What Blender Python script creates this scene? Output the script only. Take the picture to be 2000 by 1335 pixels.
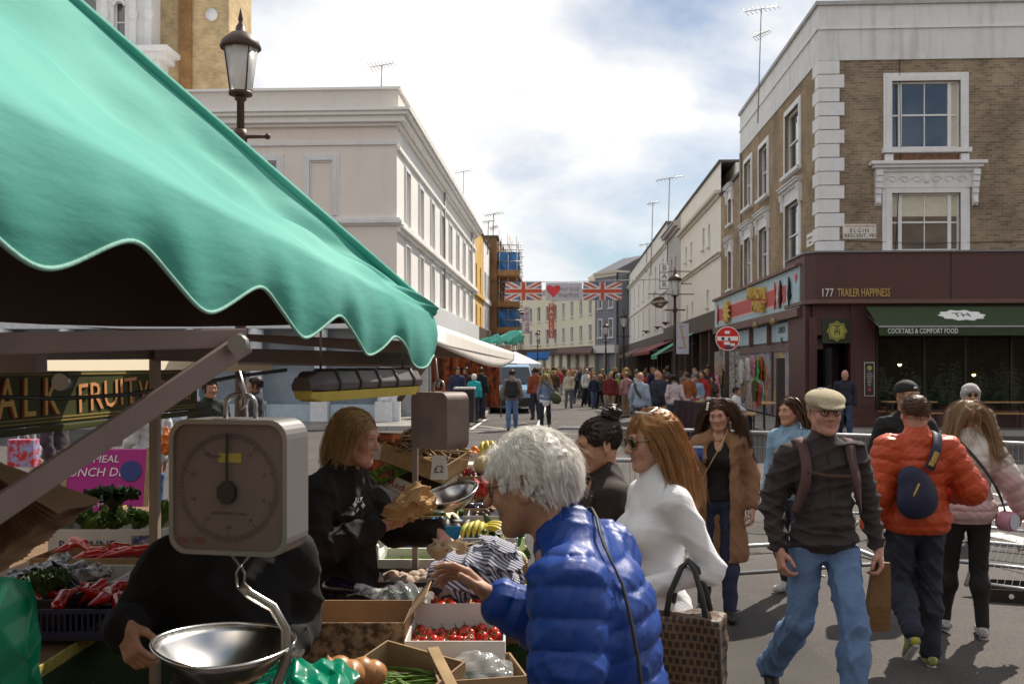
import bpy, bmesh, math, random
import numpy as np
from mathutils import Vector, Matrix, Euler
random.seed(7); RNG = np.random.default_rng(11)
PI = math.pi; rad = math.radians
SC = bpy.context.scene; COL = SC.collection
for o in list(bpy.data.objects): bpy.data.objects.remove(o)

# ------------------------------------------------------------ camera, sky, sun, exposure
CAMH = 1.9; FPX = 1944.0; HORZ = 714.0; YAW = rad(2.94)
cd = bpy.data.cameras.new('camera'); cam = bpy.data.objects.new('camera', cd); COL.objects.link(cam)
cam.location = (0, 0, CAMH); cam.rotation_euler = (PI/2, 0, YAW)
cd.sensor_width = 36; cd.lens = 35; cd.shift_y = 46.5/2000; cd.clip_start = .05; cd.clip_end = 2000
cd.dof.use_dof = True; cd.dof.focus_distance = 5.0; cd.dof.aperture_fstop = 9
SC.camera = cam
SUN_AZ, SUN_EL = rad(31), rad(47)
wd = bpy.data.worlds.new('World'); SC.world = wd; wd.use_nodes = True
nt = wd.node_tree; nt.nodes.clear()
def wn(t, **kw):
 n = nt.nodes.new(t)
 for k, v in kw.items(): setattr(n, k, v)
 return n
sky = wn('ShaderNodeTexSky', sky_type='NISHITA', sun_disc=False)
sky.sun_elevation = SUN_EL; sky.sun_rotation = SUN_AZ; sky.air_density = 1.0; sky.dust_density = .35; sky.ozone_density = 1.5
tc = wn('ShaderNodeTexCoord'); sep = wn('ShaderNodeSeparateXYZ'); nt.links.new(tc.outputs['Generated'], sep.inputs[0])
# clouds: noise laid out on a sheet overhead (direction divided by height), denser low down by perspective
zz = wn('ShaderNodeMath', operation='MAXIMUM'); zz.inputs[1].default_value = 0.0; nt.links.new(sep.outputs['Z'], zz.inputs[0])
zp = wn('ShaderNodeMath', operation='ADD'); zp.inputs[1].default_value = .34; nt.links.new(zz.outputs[0], zp.inputs[0])
dx = wn('ShaderNodeMath', operation='DIVIDE'); nt.links.new(sep.outputs['X'], dx.inputs[0]); nt.links.new(zp.outputs[0], dx.inputs[1])
dy = wn('ShaderNodeMath', operation='DIVIDE'); nt.links.new(sep.outputs['Y'], dy.inputs[0]); nt.links.new(zp.outputs[0], dy.inputs[1])
cb = wn('ShaderNodeCombineXYZ'); nt.links.new(dx.outputs[0], cb.inputs[0]); nt.links.new(dy.outputs[0], cb.inputs[1])
CLOUD_OFF = (3.1, 1.7, 0.0)
mp = wn('ShaderNodeMapping'); mp.inputs['Location'].default_value = CLOUD_OFF; nt.links.new(cb.outputs[0], mp.inputs[0])
n1 = wn('ShaderNodeTexNoise'); n1.inputs['Scale'].default_value = 1.25; n1.inputs['Detail'].default_value = 9; n1.inputs['Roughness'].default_value = .52; n1.inputs['Distortion'].default_value = .25
nt.links.new(mp.outputs[0], n1.inputs['Vector'])
cr = wn('ShaderNodeValToRGB'); cr.color_ramp.elements[0].position = .40; cr.color_ramp.elements[1].position = .54
nt.links.new(n1.outputs['Fac'], cr.inputs[0])
n2 = wn('ShaderNodeTexNoise'); n2.inputs['Scale'].default_value = 3.4; n2.inputs['Detail'].default_value = 6; nt.links.new(mp.outputs[0], n2.inputs['Vector'])
cc = wn('ShaderNodeValToRGB'); e = cc.color_ramp.elements
e[0].position = .36; e[0].color = (10.2, 10.3, 10.6, 1); e[1].position = .62; e[1].color = (13, 12.7, 12.2, 1)
nt.links.new(n2.outputs['Fac'], cc.inputs[0])
mx = wn('ShaderNodeMix', data_type='RGBA'); nt.links.new(cr.outputs[0], mx.inputs[0]); nt.links.new(sky.outputs[0], mx.inputs[6]); nt.links.new(cc.outputs[0], mx.inputs[7])
bg = wn('ShaderNodeBackground'); bg.inputs['Strength'].default_value = .072; nt.links.new(mx.outputs[2], bg.inputs[0])
wo = wn('ShaderNodeOutputWorld'); nt.links.new(bg.outputs[0], wo.inputs[0])
sd = bpy.data.lights.new('sun', 'SUN'); sun = bpy.data.objects.new('sun', sd); COL.objects.link(sun)
sd.energy = 5.0; sd.angle = rad(.6); sd.color = (1, .91, .78)
SUNV = Vector((math.sin(SUN_AZ)*math.cos(SUN_EL), math.cos(SUN_AZ)*math.cos(SUN_EL), math.sin(SUN_EL)))
sun.rotation_euler = SUNV.to_track_quat('Z', 'Y').to_euler()
vs = SC.view_settings; vs.view_transform = 'Standard'; vs.look = 'None'; vs.exposure = 0.36; vs.gamma = 1; vs.use_curve_mapping = False
SC.render.engine = 'CYCLES'; SC.render.resolution_x = 1024; SC.render.resolution_y = 683

# ------------------------------------------------------------ camera geometry helpers (pixels of the 2000 px photograph + a real distance -> a place)
CS, SN = math.cos(YAW), math.sin(YAW)
def W(px, py, d):
 cx = (px-1000)/FPX*d
 return Vector((CS*cx-SN*d, SN*cx+CS*d, CAMH-(py-HORZ)/FPX*d))
def WX(cx, d, z): return Vector((CS*cx-SN*d, SN*cx+CS*d, z))
def onX(X, px, py):
 a = (px-1000)/FPX; return W(px, py, X/(CS*a-SN))
def onY(Y, px, py):
 a = (px-1000)/FPX; return W(px, py, Y/(SN*a+CS))
def kd(d): return FPX/d

# ------------------------------------------------------------ objects, tags
def tag(o, label=None, cat=None, group=None, kind=None):
 if label: o['label'] = label
 if cat: o['category'] = cat
 if group: o['group'] = group
 if kind: o['kind'] = kind
 return o
def thing(name, label, cat, loc=(0,0,0), rz=0, group=None):
 o = bpy.data.objects.new(name, None); o.empty_display_size = .1; COL.objects.link(o)
 o.location = loc; o.rotation_euler = (0, 0, rz); return tag(o, label, cat, group)
def link(name, me, m=None, parent=None, loc=None, rot=None):
 o = bpy.data.objects.new(name, me); COL.objects.link(o)
 if m is not None and not me.materials:
  for q in (m if isinstance(m, (list, tuple)) else [m]): me.materials.append(q)
 if parent: o.parent = parent
 if loc is not None: o.location = loc
 if rot is not None: o.rotation_euler = rot
 return o
def copy_tree(o, parent=None):
 c = o.copy(); COL.objects.link(c); c.parent = parent
 for ch in list(o.children): copy_tree(ch, c)
 return c

# ------------------------------------------------------------ materials
MATS = {}
def mat(name, col, rough=.6, metal=0, var=.14, vs=6, bump=0, bs=80, spec=.5, coat=0, sheen=0, trans=0, emit=0, island=0, stain=0, ior=1.45, col2=None, subs=0, alpha=1):
 if name in MATS: return MATS[name]
 m = bpy.data.materials.new(name); m.use_nodes = True; t = m.node_tree; b = t.nodes['Principled BSDF']
 L = t.links.new; N = t.nodes.new
 b.inputs['Roughness'].default_value = rough; b.inputs['Metallic'].default_value = metal
 b.inputs['Specular IOR Level'].default_value = spec; b.inputs['Coat Weight'].default_value = coat; b.inputs['IOR'].default_value = ior
 b.inputs['Sheen Weight'].default_value = sheen; b.inputs['Transmission Weight'].default_value = trans
 if alpha < 1: b.inputs['Alpha'].default_value = alpha
 if subs: b.inputs['Subsurface Weight'].default_value = subs; b.inputs['Subsurface Radius'].default_value = (.012, .005, .003); b.inputs['Subsurface Scale'].default_value = 1.0
 c = N('ShaderNodeRGB'); c.outputs[0].default_value = (*col, 1); out = c.outputs[0]
 tcx = N('ShaderNodeTexCoord')
 if col2 is not None or var or stain:
  nz = N('ShaderNodeTexNoise'); nz.inputs['Scale'].default_value = vs; nz.inputs['Detail'].default_value = 6; nz.inputs['Roughness'].default_value = .6
  L(tcx.outputs['Object'], nz.inputs['Vector'])
 if col2 is not None:
  x = N('ShaderNodeMix'); x.data_type = 'RGBA'; rp = N('ShaderNodeValToRGB'); rp.color_ramp.elements[0].position = .42; rp.color_ramp.elements[1].position = .58
  L(nz.outputs['Fac'], rp.inputs[0]); L(rp.outputs[0], x.inputs[0]); L(out, x.inputs[6]); x.inputs[7].default_value = (*col2, 1); out = x.outputs[2]
 if var:
  mr = N('ShaderNodeMapRange'); mr.inputs[1].default_value = .25; mr.inputs[2].default_value = .75; mr.inputs[3].default_value = 1-var; mr.inputs[4].default_value = 1+var
  L(nz.outputs['Fac'], mr.inputs[0])
  x = N('ShaderNodeVectorMath'); x.operation = 'SCALE'; L(out, x.inputs[0]); L(mr.outputs[0], x.inputs['Scale']); out = x.outputs[0]
 if island:
  g = N('ShaderNodeNewGeometry'); mr = N('ShaderNodeMapRange'); mr.inputs[3].default_value = 1-island; mr.inputs[4].default_value = 1+island; L(g.outputs['Random Per Island'], mr.inputs[0])
  x = N('ShaderNodeVectorMath'); x.operation = 'SCALE'; L(out, x.inputs[0]); L(mr.outputs[0], x.inputs['Scale']); out = x.outputs[0]
 if stain:
  mpg = N('ShaderNodeMapping'); mpg.inputs['Scale'].default_value = (1.6, 1.6, .22); L(tcx.outputs['Object'], mpg.inputs[0])
  n3 = N('ShaderNodeTexNoise'); n3.inputs['Scale'].default_value = 2.2; n3.inputs['Detail'].default_value = 7; L(mpg.outputs[0], n3.inputs['Vector'])
  rp = N('ShaderNodeValToRGB'); rp.color_ramp.elements[0].position = .52; rp.color_ramp.elements[1].position = .8; L(n3.outputs['Fac'], rp.inputs[0])
  ml = N('ShaderNodeMath'); ml.operation = 'MULTIPLY'; ml.inputs[1].default_value = stain; L(rp.outputs[0], ml.inputs[0])
  x = N('ShaderNodeMix'); x.data_type = 'RGBA'; L(ml.outputs[0], x.inputs[0]); L(out, x.inputs[6]); x.inputs[7].default_value = (col[0]*.35, col[1]*.31, col[2]*.27, 1); out = x.outputs[2]
 L(out, b.inputs['Base Color'])
 if emit: L(out, b.inputs['Emission Color']); b.inputs['Emission Strength'].default_value = emit
 if bump:
  nb = N('ShaderNodeTexNoise'); nb.inputs['Scale'].default_value = bs; nb.inputs['Detail'].default_value = 4; L(tcx.outputs['Object'], nb.inputs['Vector'])
  bp = N('ShaderNodeBump'); bp.inputs['Strength'].default_value = min(1, bump); bp.inputs['Distance'].default_value = .25/bs if bs > 1 else .1; L(nb.outputs['Fac'], bp.inputs['Height']); L(bp.outputs[0], b.inputs['Normal'])
 MATS[name] = m; return m
def node_mat(name, fn):
 """a material built by fn(tree, principled, L, N)"""
 if name in MATS: return MATS[name]
 m = bpy.data.materials.new(name); m.use_nodes = True; t = m.node_tree
 fn(t, t.nodes['Principled BSDF'], t.links.new, t.nodes.new); MATS[name] = m; return m
def brick_mat(name, axis, c1, c2, mortar):
 def fn(t, b, L, N):
  tcx = N('ShaderNodeTexCoord'); sp = N('ShaderNodeSeparateXYZ'); cbx = N('ShaderNodeCombineXYZ'); L(tcx.outputs['Object'], sp.inputs[0])
  L(sp.outputs[0 if axis == 'Y' else 1], cbx.inputs[0]); L(sp.outputs[2], cbx.inputs[1])
  br = N('ShaderNodeTexBrick'); L(cbx.outputs[0], br.inputs['Vector']); br.inputs['Color1'].default_value = (*c1, 1); br.inputs['Color2'].default_value = (*c2, 1); br.inputs['Mortar'].default_value = (*mortar, 1)
  br.inputs['Scale'].default_value = 1; br.inputs['Brick Width'].default_value = .228; br.inputs['Row Height'].default_value = .078; br.inputs['Mortar Size'].default_value = .009; br.inputs['Mortar Smooth'].default_value = .2; br.inputs['Bias'].default_value = -.1
  nz = N('ShaderNodeTexNoise'); nz.inputs['Scale'].default_value = .7; nz.inputs['Detail'].default_value = 8; nz.inputs['Roughness'].default_value = .7; L(tcx.outputs['Object'], nz.inputs['Vector'])
  mr = N('ShaderNodeMapRange'); mr.inputs[1].default_value = .3; mr.inputs[2].default_value = .7; mr.inputs[3].default_value = .55; mr.inputs[4].default_value = 1.35; L(nz.outputs['Fac'], mr.inputs[0])
  x = N('ShaderNodeVectorMath'); x.operation = 'SCALE'; L(br.outputs['Color'], x.inputs[0]); L(mr.outputs[0], x.inputs['Scale']); L(x.outputs[0], b.inputs['Base Color'])
  b.inputs['Roughness'].default_value = .9; b.inputs['Specular IOR Level'].default_value = .2
  bp = N('ShaderNodeBump'); bp.inputs['Strength'].default_value = .6; bp.inputs['Distance'].default_value = .012; bp.invert = True; L(br.outputs['Fac'], bp.inputs['Height']); L(bp.outputs[0], b.inputs['Normal'])
 return node_mat(name, fn)

# ------------------------------------------------------------ mesh builder
def np_mesh(name, V, F, mi=None, smooth=True):
 """V (n,3) array; F list of arrays (m,k) or one array"""
 Fs = F if isinstance(F, list) else [F]
 me = bpy.data.meshes.new(name); me.vertices.add(len(V)); me.vertices.foreach_set('co', np.asarray(V, np.float32).ravel())
 idx = np.concatenate([f.ravel() for f in Fs]).astype(np.int32); st = []; base = 0; npoly = 0
 for f in Fs:
  st.append(base+np.arange(len(f))*f.shape[1]); base += f.size; npoly += len(f)
 me.loops.add(len(idx)); me.loops.foreach_set('vertex_index', idx)
 me.polygons.add(npoly); me.polygons.foreach_set('loop_start', np.concatenate(st).astype(np.int32))
 if mi is not None: me.polygons.foreach_set('material_index', np.asarray(mi, np.int32))
 me.polygons.foreach_set('use_smooth', np.full(npoly, bool(smooth)))
 me.update(calc_edges=True); return me
class MB:
 def __init__(s): s.v = []; s.f = []; s.sm = []
 def add(s, vs, fs, smooth=False):
  b = len(s.v); s.v += [tuple(v) for v in vs]; s.f += [tuple(b+i for i in f) for f in fs]; s.sm += [smooth]*len(fs); return s
 def box(s, x0, x1, y0, y1, z0, z1, R=None, o=(0,0,0)):
  vs = [Vector((x, y, z)) for z in (z0, z1) for y in (y0, y1) for x in (x0, x1)]
  if R is not None: vs = [R @ v for v in vs]
  vs = [v+Vector(o) for v in vs]
  return s.add(vs, [(0,2,3,1), (4,5,7,6), (0,1,5,4), (2,6,7,3), (0,4,6,2), (1,3,7,5)])
 def bar(s, a, b, w, h=None, up=(0,0,1)):
  a = Vector(a); b = Vector(b); d = b-a; L = d.length; h = h or w
  z = d.normalized(); x = Vector(up).cross(z)
  if x.length < 1e-4: x = Vector((1,0,0)).cross(z)
  x.normalize(); y = z.cross(x)
  R = Matrix((x, y, z)).transposed()
  return s.box(-w/2, w/2, -h/2, h/2, 0, L, R, a)
 def tube(s, pts, r, n=8, cap=True, smooth=True):
  pts = [Vector(p) for p in pts]; rs = r if isinstance(r, (list, tuple)) else [r]*len(pts)
  vs = []; fs = []; px = None
  for i, p in enumerate(pts):
   t = (pts[min(i+1, len(pts)-1)]-pts[max(i-1, 0)]).normalized()
   if px is None:
    px = t.cross(Vector((0,0,1)));
    if px.length < .05: px = t.cross(Vector((1,0,0)))
   px = (px-t*px.dot(t)).normalized(); py = t.cross(px)
   for k in range(n):
    a = 2*PI*k/n; vs.append(p+(px*math.cos(a)+py*math.sin(a))*rs[i])
  for i in range(len(pts)-1):
   for k in range(n): fs.append((i*n+k, i*n+(k+1) % n, (i+1)*n+(k+1) % n, (i+1)*n+k))
  s.add(vs, fs, smooth)
  if cap:
   b = len(s.v)-len(vs); s.f += [tuple(b+k for k in reversed(range(n))), tuple(b+(len(pts)-1)*n+k for k in range(n))]; s.sm += [False]*2
  return s
 def lathe(s, prof, n=16, o=(0,0,0), R=None, smooth=True):
  vs = []; fs = []; o = Vector(o)
  for r, z in prof:
   for k in range(n):
    a = 2*PI*k/n; v = Vector((r*math.cos(a), r*math.sin(a), z)); vs.append((R @ v if R is not None else v)+o)
  for i in range(len(prof)-1):
   for k in range(n): fs.append((i*n+k, i*n+(k+1) % n, (i+1)*n+(k+1) % n, (i+1)*n+k))
  s.add(vs, fs, smooth)
  b = len(s.v)-len(vs)
  if prof[0][0] > 1e-4: s.f.append(tuple(b+k for k in reversed(range(n)))); s.sm.append(False)
  if prof[-1][0] > 1e-4: s.f.append(tuple(b+(len(prof)-1)*n+k for k in range(n))); s.sm.append(False)
  return s
 def ball(s, c, r, n=12, m=8, R=None):
  rx, ry, rz = (r, r, r) if isinstance(r, (int, float)) else r; c = Vector(c); vs = []; fs = []
  for i in range(m+1):
   th = PI*i/m
   for k in range(n):
    v = Vector((rx*math.sin(th)*math.cos(2*PI*k/n), ry*math.sin(th)*math.sin(2*PI*k/n), rz*math.cos(th)))
    vs.append((R @ v if R is not None else v)+c)
  for i in range(m):
   for k in range(n): fs.append((i*n+k, (i+1)*n+k, (i+1)*n+(k+1) % n, i*n+(k+1) % n))
  return s.add(vs, fs, True)
 def prism(s, poly, h, T=None):
  """2D outline (x, y) extruded by h along z; T: 4x4"""
  n = len(poly); vs = [Vector((x, y, 0)) for x, y in poly]+[Vector((x, y, h)) for x, y in poly]
  if T is not None: vs = [T @ v for v in vs]
  return s.add(vs, [tuple(reversed(range(n))), tuple(range(n, 2*n))]+[(i, (i+1) % n, n+(i+1) % n, n+i) for i in range(n)])
 def quad(s, *p): return s.add([Vector(q) for q in p], [tuple(range(len(p)))])
 def grid(s, fn, nu, nv, smooth=True):
  vs = [fn(i/nu, j/nv) for j in range(nv+1) for i in range(nu+1)]
  return s.add(vs, [(j*(nu+1)+i, j*(nu+1)+i+1, (j+1)*(nu+1)+i+1, (j+1)*(nu+1)+i) for j in range(nv) for i in range(nu)], smooth)
 def mesh(s, name='mesh', bevel=0, thick=0):
  me = bpy.data.meshes.new(name); me.from_pydata([tuple(v) for v in s.v], [], s.f)
  me.polygons.foreach_set('use_smooth', s.sm)
  if bevel or thick:
   bm = bmesh.new(); bm.from_mesh(me)
   if thick:
    bmesh.ops.solidify(bm, geom=bm.faces[:], thickness=thick)
   if bevel:
    ed = [e for e in bm.edges if len(e.link_faces) == 2 and e.calc_face_angle(0) > .5]
    bmesh.ops.bevel(bm, geom=ed, offset=bevel, segments=2, profile=.7, affect='EDGES', clamp_overlap=True)
   bm.to_mesh(me); bm.free()
  me.update(); return me
 def build(s, name, m, parent=None, bevel=0, thick=0, loc=None, rot=None):
  return link(name, s.mesh(name, bevel, thick), m, parent, loc, rot)
def text(body, size, m, parent=None, loc=(0,0,0), rot=(0,0,0), name='lettering', ext=.004, align='CENTER', sx=1, shear=0, space=1):
 cu = bpy.data.curves.new('t', 'FONT'); cu.body = body; cu.size = size; cu.extrude = ext; cu.align_x = align; cu.align_y = 'CENTER'; cu.resolution_u = 2; cu.shear = shear; cu.space_character = space
 tmp = bpy.data.objects.new('t', cu); me = bpy.data.meshes.new_from_object(tmp); bpy.data.objects.remove(tmp); bpy.data.curves.remove(cu)
 me.materials.clear(); me.name = name
 if sx != 1:
  for v in me.vertices: v.co.x *= sx
 return link(name, me, m, parent, loc, rot)
def frame_R(x, y, z): return Matrix((Vector(x), Vector(y), Vector(z))).transposed()
# ------------------------------------------------------------ ground, road, pavements
def asphalt(name, base, warm):
 def fn(t, b, L, N):
  tcx = N('ShaderNodeTexCoord'); g = N('ShaderNodeTexNoise'); g.inputs['Scale'].default_value = 130; g.inputs['Detail'].default_value = 3; L(tcx.outputs['Object'], g.inputs['Vector'])
  rp = N('ShaderNodeValToRGB'); e = rp.color_ramp.elements; e[0].position = .3; e[0].color = (base*.5, base*.46, base*.45, 1); e[1].position = .72; e[1].color = (base*1.75, base*1.6*warm, base*1.5*warm, 1); L(g.outputs['Fac'], rp.inputs[0])
  p = N('ShaderNodeTexNoise'); p.inputs['Scale'].default_value = .55; p.inputs['Detail'].default_value = 9; p.inputs['Roughness'].default_value = .65; L(tcx.outputs['Object'], p.inputs['Vector'])
  mr = N('ShaderNodeMapRange'); mr.inputs[1].default_value = .3; mr.inputs[2].default_value = .7; mr.inputs[3].default_value = .6; mr.inputs[4].default_value = 1.35; L(p.outputs['Fac'], mr.inputs[0])
  x = N('ShaderNodeVectorMath'); x.operation = 'SCALE'; L(rp.outputs[0], x.inputs[0]); L(mr.outputs[0], x.inputs['Scale'])
  v = N('ShaderNodeTexVoronoi'); v.feature = 'DISTANCE_TO_EDGE'; v.inputs['Scale'].default_value = .21
  w = N('ShaderNodeTexNoise'); w.inputs['Scale'].default_value = 2.5; w.inputs['Detail'].default_value = 5; L(tcx.outputs['Object'], w.inputs['Vector'])
  ad = N('ShaderNodeMix'); ad.data_type = 'RGBA'; ad.inputs[0].default_value = .25; L(tcx.outputs['Object'], ad.inputs[6]); L(w.outputs['Color'], ad.inputs[7]); L(ad.outputs[2], v.inputs['Vector'])
  cr2 = N('ShaderNodeValToRGB'); cr2.color_ramp.elements[0].position = .0; cr2.color_ramp.elements[0].color = (.35, .35, .35, 1); cr2.color_ramp.elements[1].position = .003; L(v.outputs['Distance'], cr2.inputs[0])
  y = N('ShaderNodeMix'); y.data_type = 'RGBA'; y.blend_type = 'MULTIPLY'; y.inputs[0].default_value = .8; L(x.outputs[0], y.inputs[6]); L(cr2.outputs[0], y.inputs[7])
  L(y.outputs[2], b.inputs['Base Color']); b.inputs['Roughness'].default_value = .85; b.inputs['Specular IOR Level'].default_value = .35
  bp = N('ShaderNodeBump'); bp.inputs['Strength'].default_value = .9; bp.inputs['Distance'].default_value = .006; L(g.outputs['Fac'], bp.inputs['Height']); L(bp.outputs[0], b.inputs['Normal'])
 return node_mat(name, fn)
mb = MB(); mb.quad((-400,-60,-.02), (400,-60,-.02), (400,700,-.02), (-400,700,-.02))
tag(mb.build('ground', mat('earth', (.16,.15,.14), .95)), kind='structure')
mb = MB(); mb.grid(lambda u, v: Vector((-60+120*u, -12+212*v, -.004)), 8, 8, False)
ROAD = tag(mb.build('road', asphalt('asphalt_road', .064, .93)), kind='structure')
def slab_mat(name, axisscale, col):
 def fn(t, b, L, N):
  tcx = N('ShaderNodeTexCoord'); br = N('ShaderNodeTexBrick'); L(tcx.outputs['Object'], br.inputs['Vector'])
  br.inputs['Scale'].default_value = 1; br.inputs['Brick Width'].default_value = .75; br.inputs['Row Height'].default_value = .6; br.inputs['Mortar Size'].default_value = .008
  br.inputs['Color1'].default_value = (*col, 1); br.inputs['Color2'].default_value = (*[c*.82 for c in col], 1); br.inputs['Mortar'].default_value = (*[c*.45 for c in col], 1)
  nz = N('ShaderNodeTexNoise'); nz.inputs['Scale'].default_value = 1.4; nz.inputs['Detail'].default_value = 9; L(tcx.outputs['Object'], nz.inputs['Vector'])
  mr = N('ShaderNodeMapRange'); mr.inputs[1].default_value = .3; mr.inputs[2].default_value = .7; mr.inputs[3].default_value = .65; mr.inputs[4].default_value = 1.25; L(nz.outputs['Fac'], mr.inputs[0])
  x = N('ShaderNodeVectorMath'); x.operation = 'SCALE'; L(br.outputs['Color'], x.inputs[0]); L(mr.outputs[0], x.inputs['Scale']); L(x.outputs[0], b.inputs['Base Color']); b.inputs['Roughness'].default_value = .8
 return node_mat(name, fn)
slabm = slab_mat('paving_slabs', 1, (.27,.25,.235)); kerbm = mat('kerb_granite', (.36,.34,.32), .8, var=.25, vs=3, bump=.4, bs=60)
def pavement(x0, x1, y0, y1, sides):
 mb = MB(); mb.box(x0, x1, y0, y1, -.1, .115); p = tag(mb.build('pavement', slabm), kind='structure')
 k = MB(); w = .15   # kerbstones round the open sides
 def run(a, b, n):
  a = Vector(a); b = Vector(b); d = (b-a); L = d.length; d.normalize(); c = 0
  while c < L-.05:
   e = min(L, c+.915); q = a+d*c; r = a+d*(e-.012); o = Vector(n)*w
   xs = sorted([q.x, r.x, q.x+o.x, r.x+o.x]); ys = sorted([q.y, r.y, q.y+o.y, r.y+o.y])
   k.box(xs[0], xs[-1], ys[0], ys[-1], -.1, .125+random.uniform(-.003,.003)); c = e
 for a, b, n in sides: run(a, b, n)
 ko = k.build('kerb', kerbm, p, bevel=.012); tag(ko, kind='stuff')
XL = -5.34; YL = W(775, 714, 32).y          # left terrace: corner
PR = W(1600, 714, 29.5); XR, YF = PR.x, PR.y   # right corner building
KL = -3.1
pavement(-40, KL, 29.4, 74, [((KL, 29.4, 0), (KL, 74, 0), (1,0,0)), ((-40, 29.4, 0), (KL+.15, 29.4, 0), (0,-1,0))])
YK = W(1600, 849, 27.4).y; KR = XR-1.9
pavement(KR, 40, YK, 112, [((KR, YK, 0), (KR, 112, 0), (-1,0,0)), ((KR-.15, YK, 0), (40, YK, 0), (0,-1,0))])
# painted road markings
wp = mat('road_paint', (.62,.60,.56), .75, var=.35, vs=5, bump=.3, bs=90)
def marking(name, pts, lab=None):
 mb = MB(); mb.quad(*[(p[0], p[1], .002) for p in pts]); o = mb.build(name, wp, ROAD); return o
def gp(px, py): p = W(px, py, FPX*CAMH/(py-HORZ)); return (p.x, p.y)
def stripe(a, b, w):
 a = Vector((*a, 0)); b = Vector((*b, 0)); n = (b-a).cross(Vector((0,0,1))).normalized()*w/2
 marking('road_marking', [(a-n)[:2], (b-n)[:2], (b+n)[:2], (a+n)[:2]])
stripe((KL+.35, 29.6), (KL+.35, 36), .1); stripe((KL+2.3, 29.6), (KL+2.3, 60), .1); stripe((KL+.35, 29.65), (KL+2.3, 29.65), .1)
stripe((KL+.35, 31.6), (KL+1.3, 30.1), .09); stripe((KL+.2, 28.7), (KL+.9, 28.7), .1); stripe((.6, 28.8), (1.9, 31.5), .09)
for c in ((1965, 1045, 1), (1935, 1030, .8)):
 pass
for px0, py0, px1, py1, w in ((1930, 1040, 2030, 1062, .3), (1900, 1010, 2040, 1020, .22), (1990, 985, 2080, 990, .25), (1240, 905, 1300, 900, .1)):
 a = gp(px0, py0); b = gp(px1, py1); stripe(a, b, w)
pt = asphalt('asphalt_patch', .052, .97)
for x, y, w, l, a in ((1.2, 7.0, .9, 2.6, .1), (2.9, 4.6, 1.3, .7, -.2), (.9, 10.5, 2.2, .6, .05), (4.6, 9.4, .8, 2.2, .3), (-1.2, 19, 1.4, 4, 0), (2.5, 22, 3, .7, .1)):
 q = MB(); q.box(-w/2, w/2, -l/2, l/2, -.003, .0005, Matrix.Rotation(a, 3, 'Z'), (x, y, 0)); q.build('road_patch', pt, ROAD)
q = MB(); lr = random.Random(8)
for i in range(90):
 x, y = lr.uniform(-.2, 6), lr.uniform(3, 20); s_ = lr.uniform(.006, .022); R = Matrix.Rotation(lr.uniform(0, 6), 3, 'Z'); q.add([R @ Vector((a*s_, b*s_*.7, .003+c*s_*.3))+Vector((x, y, 0)) for a, b, c in ((-1,-1,0), (1,-1,1), (1,1,0), (-1,1,1))], [(0,1,2,3)])
tag(q.build('litter', mat('litter_scraps', (.34,.31,.25), .9, island=.7)), 'small scraps of paper and leaves scattered on the road', 'litter', kind='stuff')
for i in range(5): stripe((6.0+i*.95, 12.5), (5.6+i*.95, 15.2), .45)

# ------------------------------------------------------------ facades
class Face:
 """a wall: starts at A, runs along angle th, faces local -y"""
 def __init__(s, A, th): s.A = Vector((A[0], A[1], 0)); s.th = th; s.R = Matrix.Rotation(th, 3, 'Z'); s.t = s.R @ Vector((1,0,0)); s.n = s.R @ Vector((0,-1,0))
 def P(s, u, out, z): return s.A+s.t*u+s.n*out+Vector((0,0,z))
 def hit(s, px):
  a = (px-1000)/FPX; r = Vector((CS*a-SN, SN*a+CS, 0)); den = r.x*s.n.x+r.y*s.n.y
  d = (s.A.x*s.n.x+s.A.y*s.n.y)/den; p = r*d; return (p-s.A).dot(s.t), d
 def u(s, px): return s.hit(px)[0]
 def z(s, px, py): return CAMH-(py-HORZ)/FPX*s.hit(px)[1]
 def box(s, mb, u0, u1, o0, o1, z0, z1): return mb.add([s.P(u, o, z) for z in (z0, z1) for o in (o0, o1) for u in (u0, u1)], [(0,2,3,1), (4,5,7,6), (0,1,5,4), (2,6,7,3), (0,4,6,2), (1,3,7,5)])
 def wall(s, mb, u0, u1, z0, z1, holes, depth=.16):
  us = sorted({u0, u1, *[h[0] for h in holes], *[h[1] for h in holes]}); zs = sorted({z0, z1, *[h[2] for h in holes], *[h[3] for h in holes]})
  for i in range(len(us)-1):
   for j in range(len(zs)-1):
    cu, cz = (us[i]+us[i+1])/2, (zs[j]+zs[j+1])/2
    if any(h[0] < cu < h[1] and h[2] < cz < h[3] for h in holes): continue
    mb.quad(s.P(us[i], 0, zs[j]), s.P(us[i+1], 0, zs[j]), s.P(us[i+1], 0, zs[j+1]), s.P(us[i], 0, zs[j+1]))
  for a, b, c, d in holes:
   for q in (((a,c),(a,d)), ((b,d),(b,c)), ((a,d),(b,d)), ((b,c),(a,c))):
    mb.quad(s.P(q[0][0],0,q[0][1]), s.P(q[1][0],0,q[1][1]), s.P(q[1][0],-depth,q[1][1]), s.P(q[0][0],-depth,q[0][1]))
white_t = mat('white_trim_paint', (.74,.74,.74), .6, var=.06, vs=5, stain=.22)
white_s = mat('white_sash_paint', (.78,.78,.77), .4, var=.04)
glass = mat('window_glass', (.035,.045,.06), .03, var=.3, vs=1.5, ior=2.1, coat=.3)
glass2 = mat('window_glass_pale', (.085,.085,.09), .05, var=.4, vs=1.2, ior=1.9)
curtain = mat('curtain_cloth', (.62,.58,.46), .9, var=.1)
rooft = mat('roof_felt', (.11,.10,.10), .9)
WC = {}
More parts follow.
